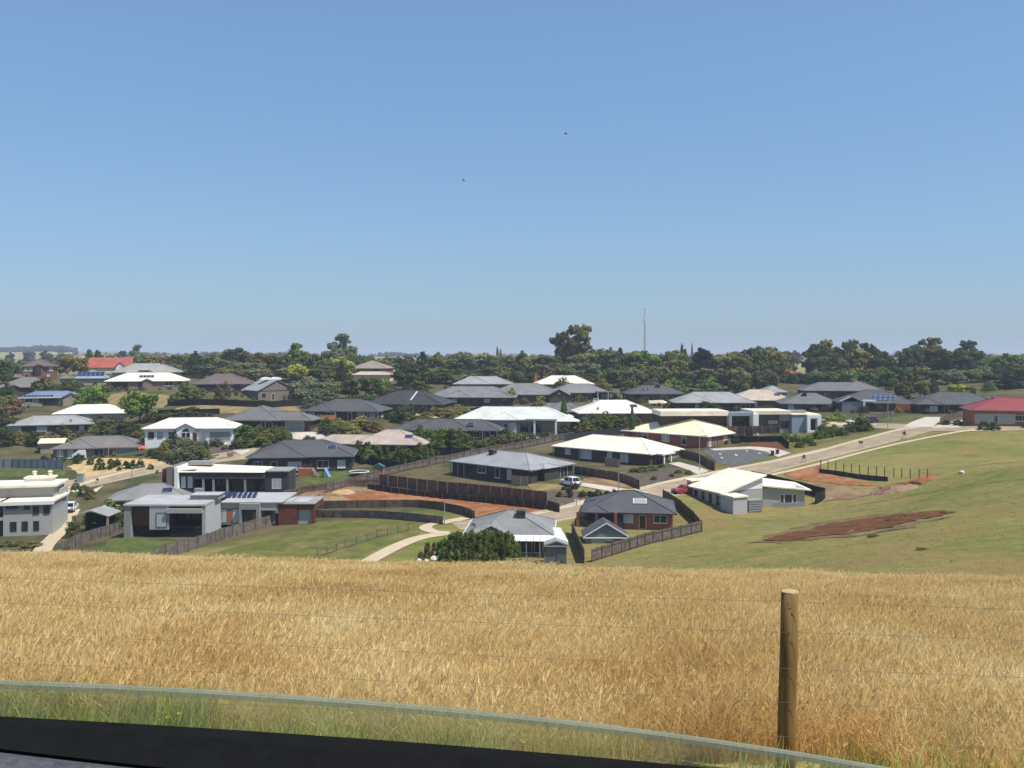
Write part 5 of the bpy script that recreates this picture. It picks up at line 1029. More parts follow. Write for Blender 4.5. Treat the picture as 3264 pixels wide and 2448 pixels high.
def rowname(Y, kd): return 'far off behind' if Y > 500 else 'on the skyline behind' if Y > 408 else 'in the belt behind' if Y > 345 else 'in gardens near'
buckets = {}
for i, t in enumerate(trees):
    key = (t[4], t[5], rowname(t[3], t[4]), near_lm(t[0])); buckets.setdefault(key, []).append(i)
tlabel = {}
SPECIAL = {(1797,1034): 'taller-trunked left gum of the tall twin gums on the skyline', (1846,1031): 'spreading right gum of the tall twin gums on the skyline', (445,1230): 'bright green round tree standing alone before the white roofs at left', (2241,1108): 'broad blackish cedar on the skyline right of the radio mast',
    (947,1090): 'pointed green tree rising above the yellow shrub', (945,1151): 'bright yellow-leaved tree in front of the tree belt at left', (437,1097): 'umbrella-shaped gum alone on the skyline right of the red roof', (1083,1061): 'large open gum above the light green tree left of centre', (1797,1265): 'dark conical cypress before the grey pyramid roof', (2015,1292): 'small cone conifer before the pinkish-white roof'}
for key, ids in buckets.items():
    ids.sort(key=lambda i: trees[i][0])
    for k, i in enumerate(ids):
        base = f"{CN[key[1]]} {KN[key[0]]} {key[2]} {key[3]}"
        tlabel[i] = base if len(ids) == 1 else f"{ordn(k)} of {NUM[len(ids)]} {CN[key[1]]} {KN[key[0]]}s {key[2]} {key[3]}"
    for i in ids:
        s = SPECIAL.get((int(trees[i][0]), int(trees[i][1])));  tlabel[i] = s or tlabel[i]
NM = dict(gum='gum_tree', conifer='conifer_tree', cedar='cedar_tree', poplar='poplar_tree', round='tree', bush='bushy_tree', upright='conifer_tree', young='young_tree')
for i, (px, py, w, Y, kd, cl) in enumerate(trees):
    p = P(px, py, Y); z = h1(p.x, p.y); hgt = max(2.0, p.z - z); wd = w * Y / F * (1.05 if kd == 'round' else 1.08 if kd == 'gum' else 1.12)
    s = int(px * 7 + Y) % (4 if kd in ('round','gum','bush') else 2)
    t = thing(NM[kd], tlabel[i], 'tree', (p.x, p.y, z), (px * 1.7) % 6.28, 'garden and skyline trees'); t.scale = (wd, wd, hgt)
    tr = link('trunk', TRK[kd, s], t); cr = link('crown', CR[kd, s], t)
    k = R.uniform(.8, 1.6); c_ = LC[cl]; cr.color = (c_[0] * k * R.uniform(.88, 1.18), c_[1] * k, c_[2] * k * R.uniform(.8, 1.1), 1)
# shrubs: place phrase, description, kind, colour, list of (px, py base, width px, height px)
SHR = [('in the gravel garden at left', 'low clipped green shrub', 'bush', 'deep', [(247,1478,24,20),(288,1481,20,24),(318,1482,24,24),(352,1480,16,20),(373,1486,22,24),(305,1499,14,18),(325,1497,22,22),(350,1496,16,16),(360,1490,20,22),(401,1494,24,26),(425,1494,24,30),(447,1492,22,30),(480,1496,18,18),(380,1500,14,14)]),
  ('right of the brown-grey tiled house', 'round dark shrub', 'bush', 'dark', [(480,1455,24,24),(500,1461,26,28),(520,1468,26,28),(540,1475,26,30),(562,1480,30,36)]),
  ('below the white weatherboard house', 'straggly grey-green shrub', 'bush', 'sage', [(560,1425,40,50),(585,1440,36,40),(605,1420,30,30),(690,1420,40,24),(650,1430,34,26),(720,1432,24,16),(575,1460,50,36),(610,1465,60,40)]),
  ('before the grey pyramid-roofed house', 'rounded garden shrub', 'bush', 'green', [(780,1400,60,46),(815,1410,50,34),(850,1400,40,30),(875,1392,50,34),(900,1385,30,26),(770,1425,60,30),(830,1428,70,34),(915,1395,30,20)]),
  ('below the orange wall', 'yellow-green shrub', 'bush', 'yolive', [(1080,1372,50,36),(1105,1384,44,36),(1150,1365,66,36),(1180,1366,50,34),(1130,1380,40,24),(1200,1375,36,20)]),
  ('beside the garage of the dark grey roof', 'dense dark shrub', 'bush', 'dark', [(1280,1345,60,52),(1300,1330,40,40),(1060,1385,50,26)]),
  ('along the road before the charcoal roof', 'golden dry shrub', 'bush', 'yolive', [(1360,1332,40,20),(1395,1326,60,28),(1430,1330,50,24),(1460,1318,46,26),(1490,1320,40,18)]),
  ('against the beige-pink roofed house', 'tall leafy shrub', 'upright', 'green', [(1145,1460,40,58),(1172,1462,40,56),(1205,1462,40,44),(1235,1475,26,52),(1275,1478,44,60),(1300,1480,40,50),(1335,1480,40,70),(1355,1478,36,56),(1375,1474,30,44)]),
  ('before the long dark grey roof', 'large leafy shrub', 'bush', 'green', [(1340,1420,60,62),(1370,1424,50,58),(1410,1432,60,64),(1440,1434,56,70),(1470,1436,60,66),(1395,1440,50,40)]),
  ('below the mint-white roof', 'mixed low shrub', 'bush', 'olive', [(1570,1425,50,34),(1600,1420,46,36),(1630,1416,50,38),(1660,1414,56,36),(1700,1412,40,30),(1755,1395,40,26),(1800,1385,40,28),(1830,1380,46,36),(1870,1378,50,36),(1540,1432,40,26)]),
  ('before the pinkish-white roof', 'big dark garden shrub', 'bush', 'green', [(1890,1372,60,50),(1920,1370,66,56),(1950,1366,60,46),(1985,1364,50,40),(2020,1362,40,40),(1860,1374,50,40)]),
  ('in front of the hedge house gable', 'dense upright hedge conifer', 'upright', 'green', [(1402,1782,36,60),(1420,1790,44,76),(1440,1792,48,98),(1462,1794,48,104),(1484,1795,48,100),(1506,1796,50,108),(1528,1796,50,104),(1550,1797,50,112),(1572,1797,50,104),(1594,1797,50,108),(1614,1796,48,106),(1634,1794,44,94),(1648,1792,36,64)]),
  ('beside the hedge house drive', 'small reddish-brown shrub', 'upright', 'brown', [(1362,1778,30,52),(1384,1772,24,46),(1340,1784,26,28)]),
  ('on the mulch bed by the white car', 'small dark bed shrub', 'bush', 'dark', [(1785,1582,22,16),(1815,1585,22,34),(1832,1560,18,22),(1855,1582,26,18),(1880,1580,26,16),(1905,1582,30,22),(1935,1580,20,18),(1800,1560,18,12),(1960,1575,20,16)]),
  ('before the brilliant white roof', 'low sprawling green shrub', 'bush', 'green', [(2020,1505,30,14),(2045,1506,40,20),(2075,1500,40,18),(2110,1490,22,12),(2160,1508,24,12),(2195,1512,22,14),(2085,1530,20,14),(2140,1520,18,12)]),
  ('on the bank below the framed corner window', 'rounded bank shrub', 'bush', 'green', [(2500,1400,36,24),(2535,1408,36,22),(2570,1412,40,24),(2605,1400,36,26),(2640,1395,40,26),(2660,1382,40,28),(2685,1388,34,24),(2710,1376,40,28),(2745,1372,50,50),(2770,1372,30,26),(2625,1376,36,24),(2590,1420,26,16),(2550,1425,30,16)]),
  ('behind the white parked car at right', 'lime-green rounded shrub', 'bush', 'lime', [(2668,1335,24,28),(2650,1342,40,18),(2690,1344,40,18)]),
  ('before the red-roofed house', 'small flowering garden shrub', 'bush', 'brown', [(3105,1352,24,14),(3150,1352,24,18),(3170,1354,20,14),(3190,1352,30,20),(3210,1354,20,16)]),
  ('behind the low black fence at left', 'dark mounded shrub', 'bush', 'dark', [(530,1340,60,26),(570,1336,50,24),(620,1332,60,22),(660,1330,40,16)]),
  ('around the grey hip-roofed house at left', 'dark spreading shrub', 'bush', 'dark', [(15,1370,60,50),(40,1385,50,40),(110,1400,60,26),(140,1402,50,24),(205,1388,50,40),(170,1402,40,20),(320,1370,60,46),(350,1375,60,50),(385,1385,70,50),(420,1390,60,44),(60,1402,60,30),(10,1420,60,50),(330,1400,60,40)]),
  ('along the dark boundary fence', 'grey-green fence shrub', 'bush', 'grey', [(1000,1290,50,50),(985,1300,40,40),(1030,1280,60,40),(950,1270,60,50),(1060,1285,60,30),(880,1268,60,16),(910,1270,60,18),(620,1262,60,30),(625,1275,50,26),(640,1255,36,18)]),
  ('above the long flat white roof', 'clipped dark shrub', 'bush', 'deep', [(2200,1310,30,22),(2250,1312,56,34),(2285,1312,36,22),(2180,1306,40,20),(2430,1302,30,16)]),
  ('on the left verge by the rendered house', 'scruffy verge shrub', 'bush', 'olive', [(240,1560,26,24),(270,1580,36,36),(290,1590,30,36),(205,1580,20,14),(60,1740,50,16),(100,1745,60,18),(20,1740,60,18),(220,1760,26,22),(260,1766,30,18)]),
  ('scattered on the green hillside', 'low dark weed tussock', 'bush', 'olive', [(2790,1710,40,8),(2960,1640,60,10),(2900,1650,50,10),(2850,1660,40,9),(3010,1638,30,8),(2940,1752,40,7)]),
  ('on the spoil heap by the rusty stakes', 'dry brown weed clump', 'bush', 'brown', [(2835,1562,60,10),(2880,1552,60,12),(2915,1543,40,10)])]
for place, desc, kd, cl, lst in SHR:
    lst = sorted(lst)
    for i, (px, py, w, hp) in enumerate(lst):
        g_ = gp(px, py, 100 if px < 2300 else 58); Y = g_.y; s = R.randrange(2 if kd != 'bush' else 4); me = CR[kd, s]
        o = link('shrub' if kd == 'bush' else 'hedge_plant', me); o.location = g_ - Vector((0, 0, .05)); wd = w * Y / F * 1.3; ht = hp * Y / F * (1.15 if kd == 'bush' else 1.0); o.scale = (wd, wd, ht); o.rotation_euler = (0, 0, R.uniform(0, 6.28))
        k = R.uniform(.8, 1.25); c_ = LC[cl]; o.color = (c_[0] * k * R.uniform(.9, 1.15), c_[1] * k, c_[2] * k, 1)
        tag(o, f"{ordn(i)} {desc} from left {place}" if len(lst) > 1 else f"{desc} {place}", 'shrub', 'garden shrubs')
SHORT = ['two-storey brick house', 'low brown roof', 'left-edge brown tiled house', 'grey-blue roofed house', 'small steep brown roof', 'black solar array house', 'left red roof', 'orange chimney house', 'large left white roof', 'white roof by the bright tree', 'left grey hip roof', 'dark brown tiled house', 'blank gable house', 'tan brick house', 'cream garage',
  'weatherboard house', 'brown-grey tiled house', 'cream-roofed shed', 'grey pyramid roof', 'orange-walled house', 'charcoal flue roof', 'house with dark ute', 'blue-grey peaked roof', 'brick gable end house', 'far white roof', 'carport portal house', 'cypress house', 'pinkish-white roof', 'mint-white roof', 'long dark grey roof', 'beige-pink roof', 'play yard house', 'pale grey-beige roof',
  'blue-grey metal roof', 'brilliant white roof', 'cream-yellow roof', 'charcoal brick house', 'hedge house', 'upper right charcoal roof', 'pale grey roof', 'fawn roof', 'grey-green roof', 'coral red roof', 'black cooler house', 'high charcoal roof', 'blue solar panel house', 'dark brick house at right', 'right-edge red roof']
PLANT = []
for h, sh in zip(HS, SHORT):
    if not (200 < h['Y'] < 345) or h['La'] < 12: continue
    g_ = random.Random(sh); spots = []
    for k in range(int(h['La'] / 2.6)):
        if g_.random() < .62: spots.append((h['x0'] + (k + g_.random()) * 2.6, -g_.uniform(1.2, 4.5)))
    for k in range(4): spots.append((h['x1'] + g_.uniform(.8, 4), g_.uniform(0, h['D'])))
    for k in range(3): spots.append((h['x0'] - g_.uniform(.8, 4), g_.uniform(0, h['D'])))
    W_ = [(h['C'] + h['e1'] * a + h['e2'] * b) for a, b in spots]; W_.sort(key=lambda q: q.x / q.y)
    for i, q in enumerate(W_):
        wd = g_.uniform(1.4, 3.4); c_ = LC[g_.choice(['dark','deep','olive','grey','green','dark','sage','yolive','brown'])]; k = g_.uniform(.7, 1.1)
        PLANT.append((wd / q.y, q, wd, wd * g_.uniform(.45, .8), g_.randrange(4), g_.uniform(0, 6.28), tuple(v * k for v in c_), sh))
PLANT.sort(key=lambda q: -q[0]); big_, rest = PLANT[:120], PLANT[120:]; by = {}
for q in big_: by.setdefault(q[7], []).append(q)
for sh, lst in by.items():
    lst.sort(key=lambda q: q[1].x / q[1].y)
    for i, (_, q, wd, ht, s, rz, c_, _s) in enumerate(lst):
        o = link('shrub', CR['bush', s]); o.location = (q.x, q.y, h1(q.x, q.y) - .05); o.scale = (wd, wd, ht); o.rotation_euler = (0, 0, rz); o.color = (*c_, 1)
        tag(o, f"{ordn(i)} of {NUM[len(lst)]} shrubs from left around the {sh}" if len(lst) > 1 else f"single shrub planted beside the {sh}", 'shrub', 'garden shrubs')
for tone in ('dark', 'olive'):                     # the many small ones in between read as one mass of planting
    C = []; lst = rest[0 if tone == 'dark' else 1::2]; g_ = random.Random(tone)
    for _, q, wd, ht, s, rz, c_, _s in lst:
        z = h1(q.x, q.y)
        for k in range(7): a = g_.uniform(0, 6.28); r = g_.uniform(0, .3) * wd; C.append((q.x + r * math.cos(a), q.y + r * math.sin(a), z + g_.uniform(.15, .65) * ht, wd * .2))
    o = link('garden_planting', leaf_mesh('garden_planting', C, 60, .13, 3, .8, False)); o.color = (*LC[tone], 1)
    tag(o, f"{'dark' if tone == 'dark' else 'olive'} low garden planting scattered between the houses", 'planting', None, 'stuff')
# young street trees with stakes
for i, (px, py, hp) in enumerate([(310,1542,18),(500,1520,22),(1400,1676,10),(2562,1475,26),(2744,1430,26),(2882,1400,26)]):
    g_ = gp(px, py); t = thing('street_tree', f"thin young staked street tree, {ordn(i)} of six from the left", 'tree', g_, 0, 'staked street trees'); H_ = hp * g_.y / F; t.scale = (H_ * .7, H_ * .7, H_)
    link('trunk', TRK['young', i % 2], t); c_ = link('crown', CR['young', i % 2], t); c_.color = (*LC['dark'], 1)
    mb = MB()
    for s in (-.3, .3): mb.bar((s, 0, 0), (s, 0, .5), .06)
    mb.build('stake', M_post, t)
# distant woods
def wood(name, label, x0, x1, ytop, Y, cl, hgt=14, seed=1, n=60, dep=120):
    g = random.Random(seed); C = []
    for k in range(n):
        px = g.uniform(x0, x1); yy = Y + g.uniform(0, dep); X = (px - CX) * yy / F; z = h1(X, yy); env = ytop + g.uniform(-3, 5) + 4 * math.sin(px / 37 + seed)
        top = max(3, -(env - HY) * yy / F - z); rr = g.uniform(.35, .6) * min(top, hgt * 1.2)
        for _ in range(4): C.append((X + g.uniform(-rr, rr), yy + g.uniform(-rr, rr), z + g.uniform(.15, .95) * max(1, top - rr * .6), rr))
    o = link(name, leaf_mesh(name, C, 46, hgt * .10, seed, .75, False)); o.color = (*LC[cl], 1); return tag(o, label, 'wood', None, 'stuff')
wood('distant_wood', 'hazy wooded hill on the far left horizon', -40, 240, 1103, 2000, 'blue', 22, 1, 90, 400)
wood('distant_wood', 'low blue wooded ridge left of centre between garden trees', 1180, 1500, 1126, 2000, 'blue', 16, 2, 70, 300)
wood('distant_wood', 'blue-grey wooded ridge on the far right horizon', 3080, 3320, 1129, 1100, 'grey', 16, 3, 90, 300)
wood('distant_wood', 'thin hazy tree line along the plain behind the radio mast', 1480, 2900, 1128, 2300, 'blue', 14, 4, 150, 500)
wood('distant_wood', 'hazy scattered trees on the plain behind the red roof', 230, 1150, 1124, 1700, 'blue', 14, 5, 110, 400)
wood('garden_undergrowth', 'dark understorey massed beneath the tree belt', 480, 1560, 1182, 400, 'dark', 7, 6, 150, 30)
wood('garden_undergrowth', 'dark understorey massed beneath the right tree belt', 1560, 3320, 1188, 400, 'dark', 7, 7, 230, 30)
# ------------------------------------------------------------------ vehicles
def car(label, px, py, Lpx, rz, col, kind='suv', group='parked cars', zl=None):
    g_ = gp(px, py, 100); root = thing('parked_car', label, 'car', g_, rz, group); L, Wd = 4.6, 1.82; hb = 1.0; ht = 1.68 if kind == 'suv' else 1.45
    pm = paint(col[0], col[1]); mb = MB()
    prof = [(-2.25,.35),(-2.3,.75),(-2.2,hb),(-.9,hb+.02),(2.1,hb),(2.28,.8),(2.25,.35)]
    if kind == 'ute': prof = [(-2.25,.4),(-2.3,.8),(-2.15,1.02),(-1.0,1.05),(2.25,1.05),(2.3,.5)]
    a = MB(); a.prism(prof, 'y', -Wd/2, Wd/2); a.build('body', pm, root)
    x0, x1 = (-.95, 1.95) if kind != 'ute' else (-.95, .7)
    cab = MB(); cab.add([(x0,-.86,hb),(x1,-.86,hb),(x1,.86,hb),(x0,.86,hb),(x0+.75,-.68,ht),(x1-.35,-.68,ht),(x1-.35,.68,ht),(x0+.75,.68,ht)], [(0,3,2,1),(4,5,6,7),(0,1,5,4),(1,2,6,5),(2,3,7,6),(3,0,4,7)]); cab.build('cabin_glass', M_glass, root)
    rf = MB(); rf.box(x0+.72, x1-.3, -.71, .71, ht-.02, ht+.06); rf.build('roof', pm, root)
    for x in (x0+.02, (x0+x1)/2+.1, x1-.05):
        for s in (-1, 1):
            pb = MB(); pb.bar((x, s*.87, hb), (x + (.72 if x < 0 and x == x0+.02 else -.3 if x > 1 else 0), s*.70, ht), .1); pb.build('pillar', pm, root)
    for x in (-1.4, 1.4):
        for s in (-1, 1):
            w = MB(); w.tube([(x, s*.72, .34), (x, s*.94, .34)], [.34, .34], 14); wo = w.build('wheel', M_tyre, root); r_ = MB(); r_.tube([(x, s*.93, .34), (x, s*.955, .34)], [.21, .2], 10); r_.build('rim', M_rim, wo)
    for s in (-1, 1):
        q = MB(); q.box(2.2, 2.3, s*.6-.2, s*.6+.2, .8, .95); q.build('tail_lamp', M_lampr, root); q = MB(); q.box(-2.31, -2.2, s*.6-.22, s*.6+.22, .72, .88); q.build('head_lamp', M_lampw, root)
    bp_ = MB(); bp_.box(2.2, 2.36, -.88, .88, .4, .62); bp_.box(-2.38, -2.2, -.88, .88, .4, .62); bp_.build('bumper', M_framed, root)
    return root
white = ('white', (.80,.80,.80)); dark = ('dark', (.03,.035,.05)); redc = ('red', (.45,.04,.05))
car('white four-wheel-drive parked on the drive of the blue-grey roofed house', 1818, 1548, 62, math.radians(-58), white)
car('white van-like car parked beside the pale rendered house', 226, 1628, 40, math.radians(-75), white)
car('white car parked on the forecourt left of the white porch at right', 2725, 1352, 40, math.radians(15), white, 'sedan')
car('dark ute parked behind the mint-white roof', 1525, 1312, 50, math.radians(160), dark, 'ute')
car('red car half hidden by the skillion house wall', 2180, 1572, 34, math.radians(30), redc, 'sedan')
car('small white car parked before the flat carport portal', 1900, 1286, 30, math.radians(80), white, 'sedan')
car('black car parked behind the white car at the right forecourt', 2768, 1350, 40, math.radians(10), dark)
# white covered boat beside the charcoal house
g_ = gp(2095, 1292); t = thing('covered_boat', 'white covered boat on a trailer before the charcoal house at upper right', 'boat', g_, math.radians(8))
mb = MB(); mb.add([(-3,-.9,.7),(2.2,-.9,.7),(3.4,0,1.0),(2.2,.9,.7),(-3,.9,.7),(-3,-.7,1.5),(1.6,-.6,1.7),(2.8,0,1.25),(1.6,.6,1.7),(-3,.7,1.5)], [(0,1,2,3,4),(0,5,6,1),(1,6,7,2),(2,7,8,3),(3,8,9,4),(4,9,5,0),(5,9,8,7,6)]); mb.build('hull', RF['white'], t)
mb = MB(); mb.bar((-2.5,0,.5),(4,0,.5),.15); mb.build('trailer_beam', M_metal, t)
for s in (-1, 1): mb = MB(); mb.tube([(-1,s*.7,.3),(-1,s*.9,.3)],[.3,.3],10); mb.build('wheel', M_tyre, t)
# ------------------------------------------------------------------ street and garden furniture
def pole(label, px, py, top, kind='lamp'):
    g_ = gp(px, py, 100); H_ = (py - top) * g_.y / F; t = thing('street_lamp' if kind == 'lamp' else 'sign_post', label, 'street lamp' if kind == 'lamp' else 'post', g_, 0, 'street poles')
    mb = MB(); mb.tube([(0,0,-.3),(0,0,H_)], [.09,.06], 8); mb.build('pole', M_metal, t)
    if kind == 'lamp':
        mb = MB(); mb.tube([(0,0,H_-.05),(.5,0,H_+.1),(1.1,0,H_+.12)], [.05,.045,.04], 6); mb.build('arm', M_metal, t); mb = MB(); mb.box(.9,1.5,-.12,.12,H_+.06,H_+.18); mb.build('lamp_head', M_garage, t)
    else:
        mb = MB(); mb.box(-.4,.4,-.03,.03,H_-.3,H_); mb.build('sign_plate', M_frame, t)
pole('tall grey lamp post standing before the curved dark fence', 1417, 1672, 1602)
pole('tall grey lamp post by the cream-yellow roofed house', 2230, 1500, 1390)
pole('slim grey pole behind the charcoal roof of the brick house', 1972, 1582, 1508)
pole('slim lamp post at the right street corner', 2830, 1368, 1280)
pole('thin grey pole beside the dark garage left of centre', 1203, 1348, 1312)
pole('street name post at the corner by the bare lot', 1838, 1612, 1592, 'sign')
pole('slim pole on the left street near the gravel garden', 420, 1532, 1490)
# radio mast
Y = 900.0; g_ = Vector(((2055 - CX) * Y / F, Y, h1((2055 - CX) * Y / F, Y))); zt = -(984 - HY) * Y / F - g_.z
t = thing('radio_mast', 'tall thin grey radio mast rising above the trees', 'mast', g_, 0)
mb = MB(); wb = .95
for k in range(3):
    a0 = 2.094 * k + .5; mb.bar((wb*math.cos(a0), wb*math.sin(a0), 0), (wb*.7*math.cos(a0), wb*.7*math.sin(a0), zt*.78), .34)
    for j in range(22):
        z0 = zt*.78*j/22; z1 = zt*.78*(j+1)/22; a1 = a0+2.094; mb.bar((wb*.9*math.cos(a0), wb*.9*math.sin(a0), z0), (wb*.9*math.cos(a1), wb*.9*math.sin(a1), z1), .22)
mb.build('lattice', M_metal, t)
mb = MB(); mb.tube([(0,0,zt*.76),(0,0,zt)], [.45,.3], 8); mb.build('top_pole', M_metal, t)
for a in range(3): mb = MB(); an = 2.094*a+.3; mb.box(math.cos(an)*1.3-.3, math.cos(an)*1.3+.3, math.sin(an)*1.3-.3, math.sin(an)*1.3+.3, zt*.76, zt*.83); mb.bar((0,0,zt*.8),(math.cos(an)*1.3,math.sin(an)*1.3,zt*.8),.2); mb.build('panel_antenna', M_gutterw, t)
mb = MB(); mb.bar((-1.6,0,zt*.985),(1.6,0,zt*.985),.6); mb.bar((0,-1.6,zt*.985),(0,1.6,zt*.985),.6); mb.build('top_array', M_metal, t)
# play yard
g_ = gp(1040, 1522); t = thing('play_slide', 'blue plastic slide on the lawn of the charcoal house', 'slide', g_, math.radians(20)); mb = MB()
mb.add([(-.5,0,2.0),(.1,0,2.0),(.9,-1.2,.2),(.3,-1.2,.2),(-.5,.05,1.9),(.1,.05,1.9),(.9,-1.15,.1),(.3,-1.15,.1)], [(0,1,2,3),(7,6,5,4),(0,4,5,1),(1,5,6,2),(2,6,7,3),(3,7,4,0)]); mb.build('chute', mat('plastic_blue', (.05,.22,.55), .4, .05), t)
mb = MB()
for x in (-.6, .15): mb.bar((x,.1,-.2),(x,.1,2.4),.1); mb.bar((x,1,-.2),(x,1,2.4),.1)
mb.box(-.65,.2,.05,1.05,1.7,1.8); mb.build('frame', M_palingb, t)
g_ = gp(975, 1520); t = thing('cubby_house', 'reddish-orange timber cubby deck beside the blue slide', 'cubby', g_, 0); mb = MB(); mb.box(-1.6,1.2,0,2.4,-.4,1.7); mb.build('deck_wall', WL['orange'], t)
mb = MB()
for x in (-1.6,-.2,1.2): mb.box(x-.06,x+.06,0.02,.14,1.7,2.9)
mb.box(-1.7,1.3,-.05,.1,2.4,2.5); mb.build('railing', M_palingb, t); mb = MB(); mb.bar((1.2,.8,1.7),(3.0,-.6,-.1),.9,.1); mb.build('ramp', M_paling, t)
g_ = gp(1145, 1515); t = thing('trampoline', 'round black trampoline by the play yard fence', 'trampoline', g_, 0); mb = MB(); mb.tube([(0,0,.72),(0,0,.8)], [2.0,2.0], 20); mb.build('mat', M_blackfence, t)
mb = MB(); pts = [(2.05*math.cos(k*.349), 2.05*math.sin(k*.349), .8) for k in range(19)]; mb.tube(pts, [.12]*19, 5, False); mb.build('rim', M_frame, t)
for k in range(4): mb = MB(); a=k*1.57+.4; mb.bar((1.9*math.cos(a),1.9*math.sin(a),-.2),(1.9*math.cos(a),1.9*math.sin(a),.76),.07); mb.build('leg', M_metal, t)
f = gable_shed('cubby_house', 'small brown cubby with green roof at the end of the play yard', 1186, 1224, 1478, 1488, 1506, 186, 1.8, M_tank, WL['tanbrick'], None, 0, 'play equipment')
g_ = gp(255, 1538); t = thing('street_cabinet', 'blue-grey utility cabinet on the left verge', 'cabinet', g_, 0); mb = MB(); mb.box(-.7,.6,0,.8,-.3,1.7); mb.build('body', WL['bluegrey'], t); mb = MB(); mb.box(-.75,.65,-.05,.85,1.7,1.8); mb.build('lid', M_metal, t)
for i, (px, py) in enumerate([(2462,1452),(2478,1448)]):
    g_ = gp(px, py); t = thing('wheelie_bin', f"{['left','right'][i]} dark wheelie bin on the pale forecourt by the cream-yellow roof", 'bin', g_, 0, 'wheelie bins'); mb = MB(); mb.add([(-.25,-.3,.1),(.25,-.3,.1),(.25,.3,.1),(-.25,.3,.1),(-.3,-.36,1.0),(.3,-.36,1.0),(.3,.36,1.0),(-.3,.36,1.0)], [(0,3,2,1),(4,5,6,7),(0,1,5,4),(1,2,6,5),(2,3,7,6),(3,0,4,7)]); mb.build('body', M_framed, t)
    mb = MB(); mb.box(-.33,.33,-.4,.4,1.0,1.07); mb.build('lid', [M_lampr, M_tank][i], t)
    for s in (-.26, .26): mb = MB(); mb.tube([(s-.04,.3,.12),(s+.04,.3,.12)],[.12,.12],8); mb.build('wheel', M_tyre, t)
g_ = gp(236, 1465); t = thing('caravan_cover', 'pale box trailer parked beside the brown-grey tiled house', 'trailer', g_ + Vector((1.2,0,0)), math.radians(10)); mb = MB(); mb.prism([(-1.6,.3),(1.3,.3),(1.3,2.2),(-.2,2.2),(-1.6,1.1)], 'y', 0, 2); mb.build('body', WL['white'], t)
for s in (.2, 1.8): mb = MB(); mb.tube([(0,s-.1,.3),(0,s+.1,.3)],[.32,.32],10); mb.build('wheel', M_tyre, t)
g_ = gp(455, 1452); t = thing('garden_umbrella', 'orange garden umbrella at the corner of the brown-grey tiled house', 'umbrella', g_, 0); mb = MB(); mb.tube([(0,0,-.2),(0,0,2.2)],[.04,.04],6); mb.build('pole', M_metal, t)
mb = MB(); mb.tube([(0,0,1.75),(0,0,2.3)],[1.2,.05],8); mb.build('canopy', mat('umbrella_orange', (.62,.12,.03), .7, .05), t)
g_ = gp(306, 1690); t = thing('garden_umbrella', 'cream garden umbrella under the dark carport', 'umbrella', g_, 0); mb = MB(); mb.tube([(0,0,-.2),(0,0,2.0)],[.04,.04],6); mb.build('pole', M_metal, t); mb = MB(); mb.tube([(0,0,1.3),(0,0,2.1)],[.75,.1],8); mb.build('canopy', WL['cream'], t)
g_ = gp(2075, 1690); t = thing('air_conditioner', 'white air conditioner box against the orange brick wall', 'air conditioner', g_ + Vector((0,1,0)), 0); mb = MB(); mb.box(-.5,.5,-.2,.2,0,1.1); mb.build('body', M_frame, t); mb = MB(); mb.tube([(0,-.21,.6),(0,-.24,.6)],[.35,.35],14); mb.build('fan_grille', M_framed, t)
# boulders and pale garden ornaments at the foot of the hedge house
RK = MB()
def rock(label, px, py, r, m_, group='garden stones'):
    g_ = gp(px, py, 100); bm = bmesh.new(); bmesh.ops.create_icosphere(bm, subdivisions=2, radius=r); rr = random.Random(px)
    for v_ in bm.verts: v_.co *= rr.uniform(.8, 1.15); v_.co.z *= .7
    me = bpy.data.meshes.new('boulder'); bm.to_mesh(me); bm.free(); me.materials.append(m_); o = link('boulder', me); o.location = g_ + Vector((0,0,r*.3)); tag(o, label, 'boulder', group)
ST = mat('stone_pale', (.62,.54,.42), .9, .15, 2)
for i, (px, py, r) in enumerate([(1335,1788,.35),(1358,1790,.3),(1386,1786,.7),(1392,1770,.5),(1412,1790,.4),(1428,1792,.35),(1565,1802,.4),(1600,1802,.5)]): rock(f"{ordn(i)} pale stone from the left at the foot of the hedge", px, py, r, ST)
for i, (px, py, r) in enumerate([(218,1568,.4),(232,1570,.5),(247,1568,.4),(258,1572,.45)]): rock(f"{ordn(i)} cream boulder from the left on the left verge by the rendered house", px, py, r, ST)
for i, (px, py, r) in enumerate([(2064,1498,.6),(2294,1450,.35),(2300,1462,.35),(2345,1453,.4),(2380,1440,.35),(2420,1447,.3)]): rock(f"{ordn(i)} white landscape rock from the left around the grey gravel bed", px, py, r, ST)
rock('pale boulder lying alone on the green hillside right of the stakes', 3065, 1508, .5, ST)
# spoil heaps
def heap(label, px, py, w, hgt, m_):
    g_ = gp(px, py); bm = bmesh.new(); bmesh.ops.create_grid(bm, x_segments=18, y_segments=18, size=1); rr = random.Random(px)
    for v_ in bm.verts:
        d = v_.co.length; up = max(0, 1 - d * d) * hgt * rr.uniform(.7, 1.2) + (.02 if d < .9 else -.12); X, Y_ = v_.co.x * w / 2, v_.co.y * w / 3; v_.co = (X, Y_, h1(g_.x + X, g_.y + Y_) - g_.z + up)
    me = bpy.data.meshes.new('soil_heap'); bm.to_mesh(me); bm.free(); me.materials.append(m_); o = link('soil_heap', me); o.location = g_; tag(o, label, 'soil heap', 'heaps of spoil')
heap('brown spoil heap in front of the horizontal-rail fence', 1040, 1596, 9, 1.1, M_soilb)
heap('pale cut earth block at the top of the bare lot', 1095, 1572, 5, .6, M_gravel)
heap('brown dirt mound at the right end of the stakes', 2850, 1562, 9, .8, M_soilb)
heap('dark clod heap at the end of the red scrape on the hillside', 2930, 1648, 6, .5, M_soild)
heap('small dark clod heap amid the red scrape on the hillside', 2870, 1660, 4, .45, M_soild)

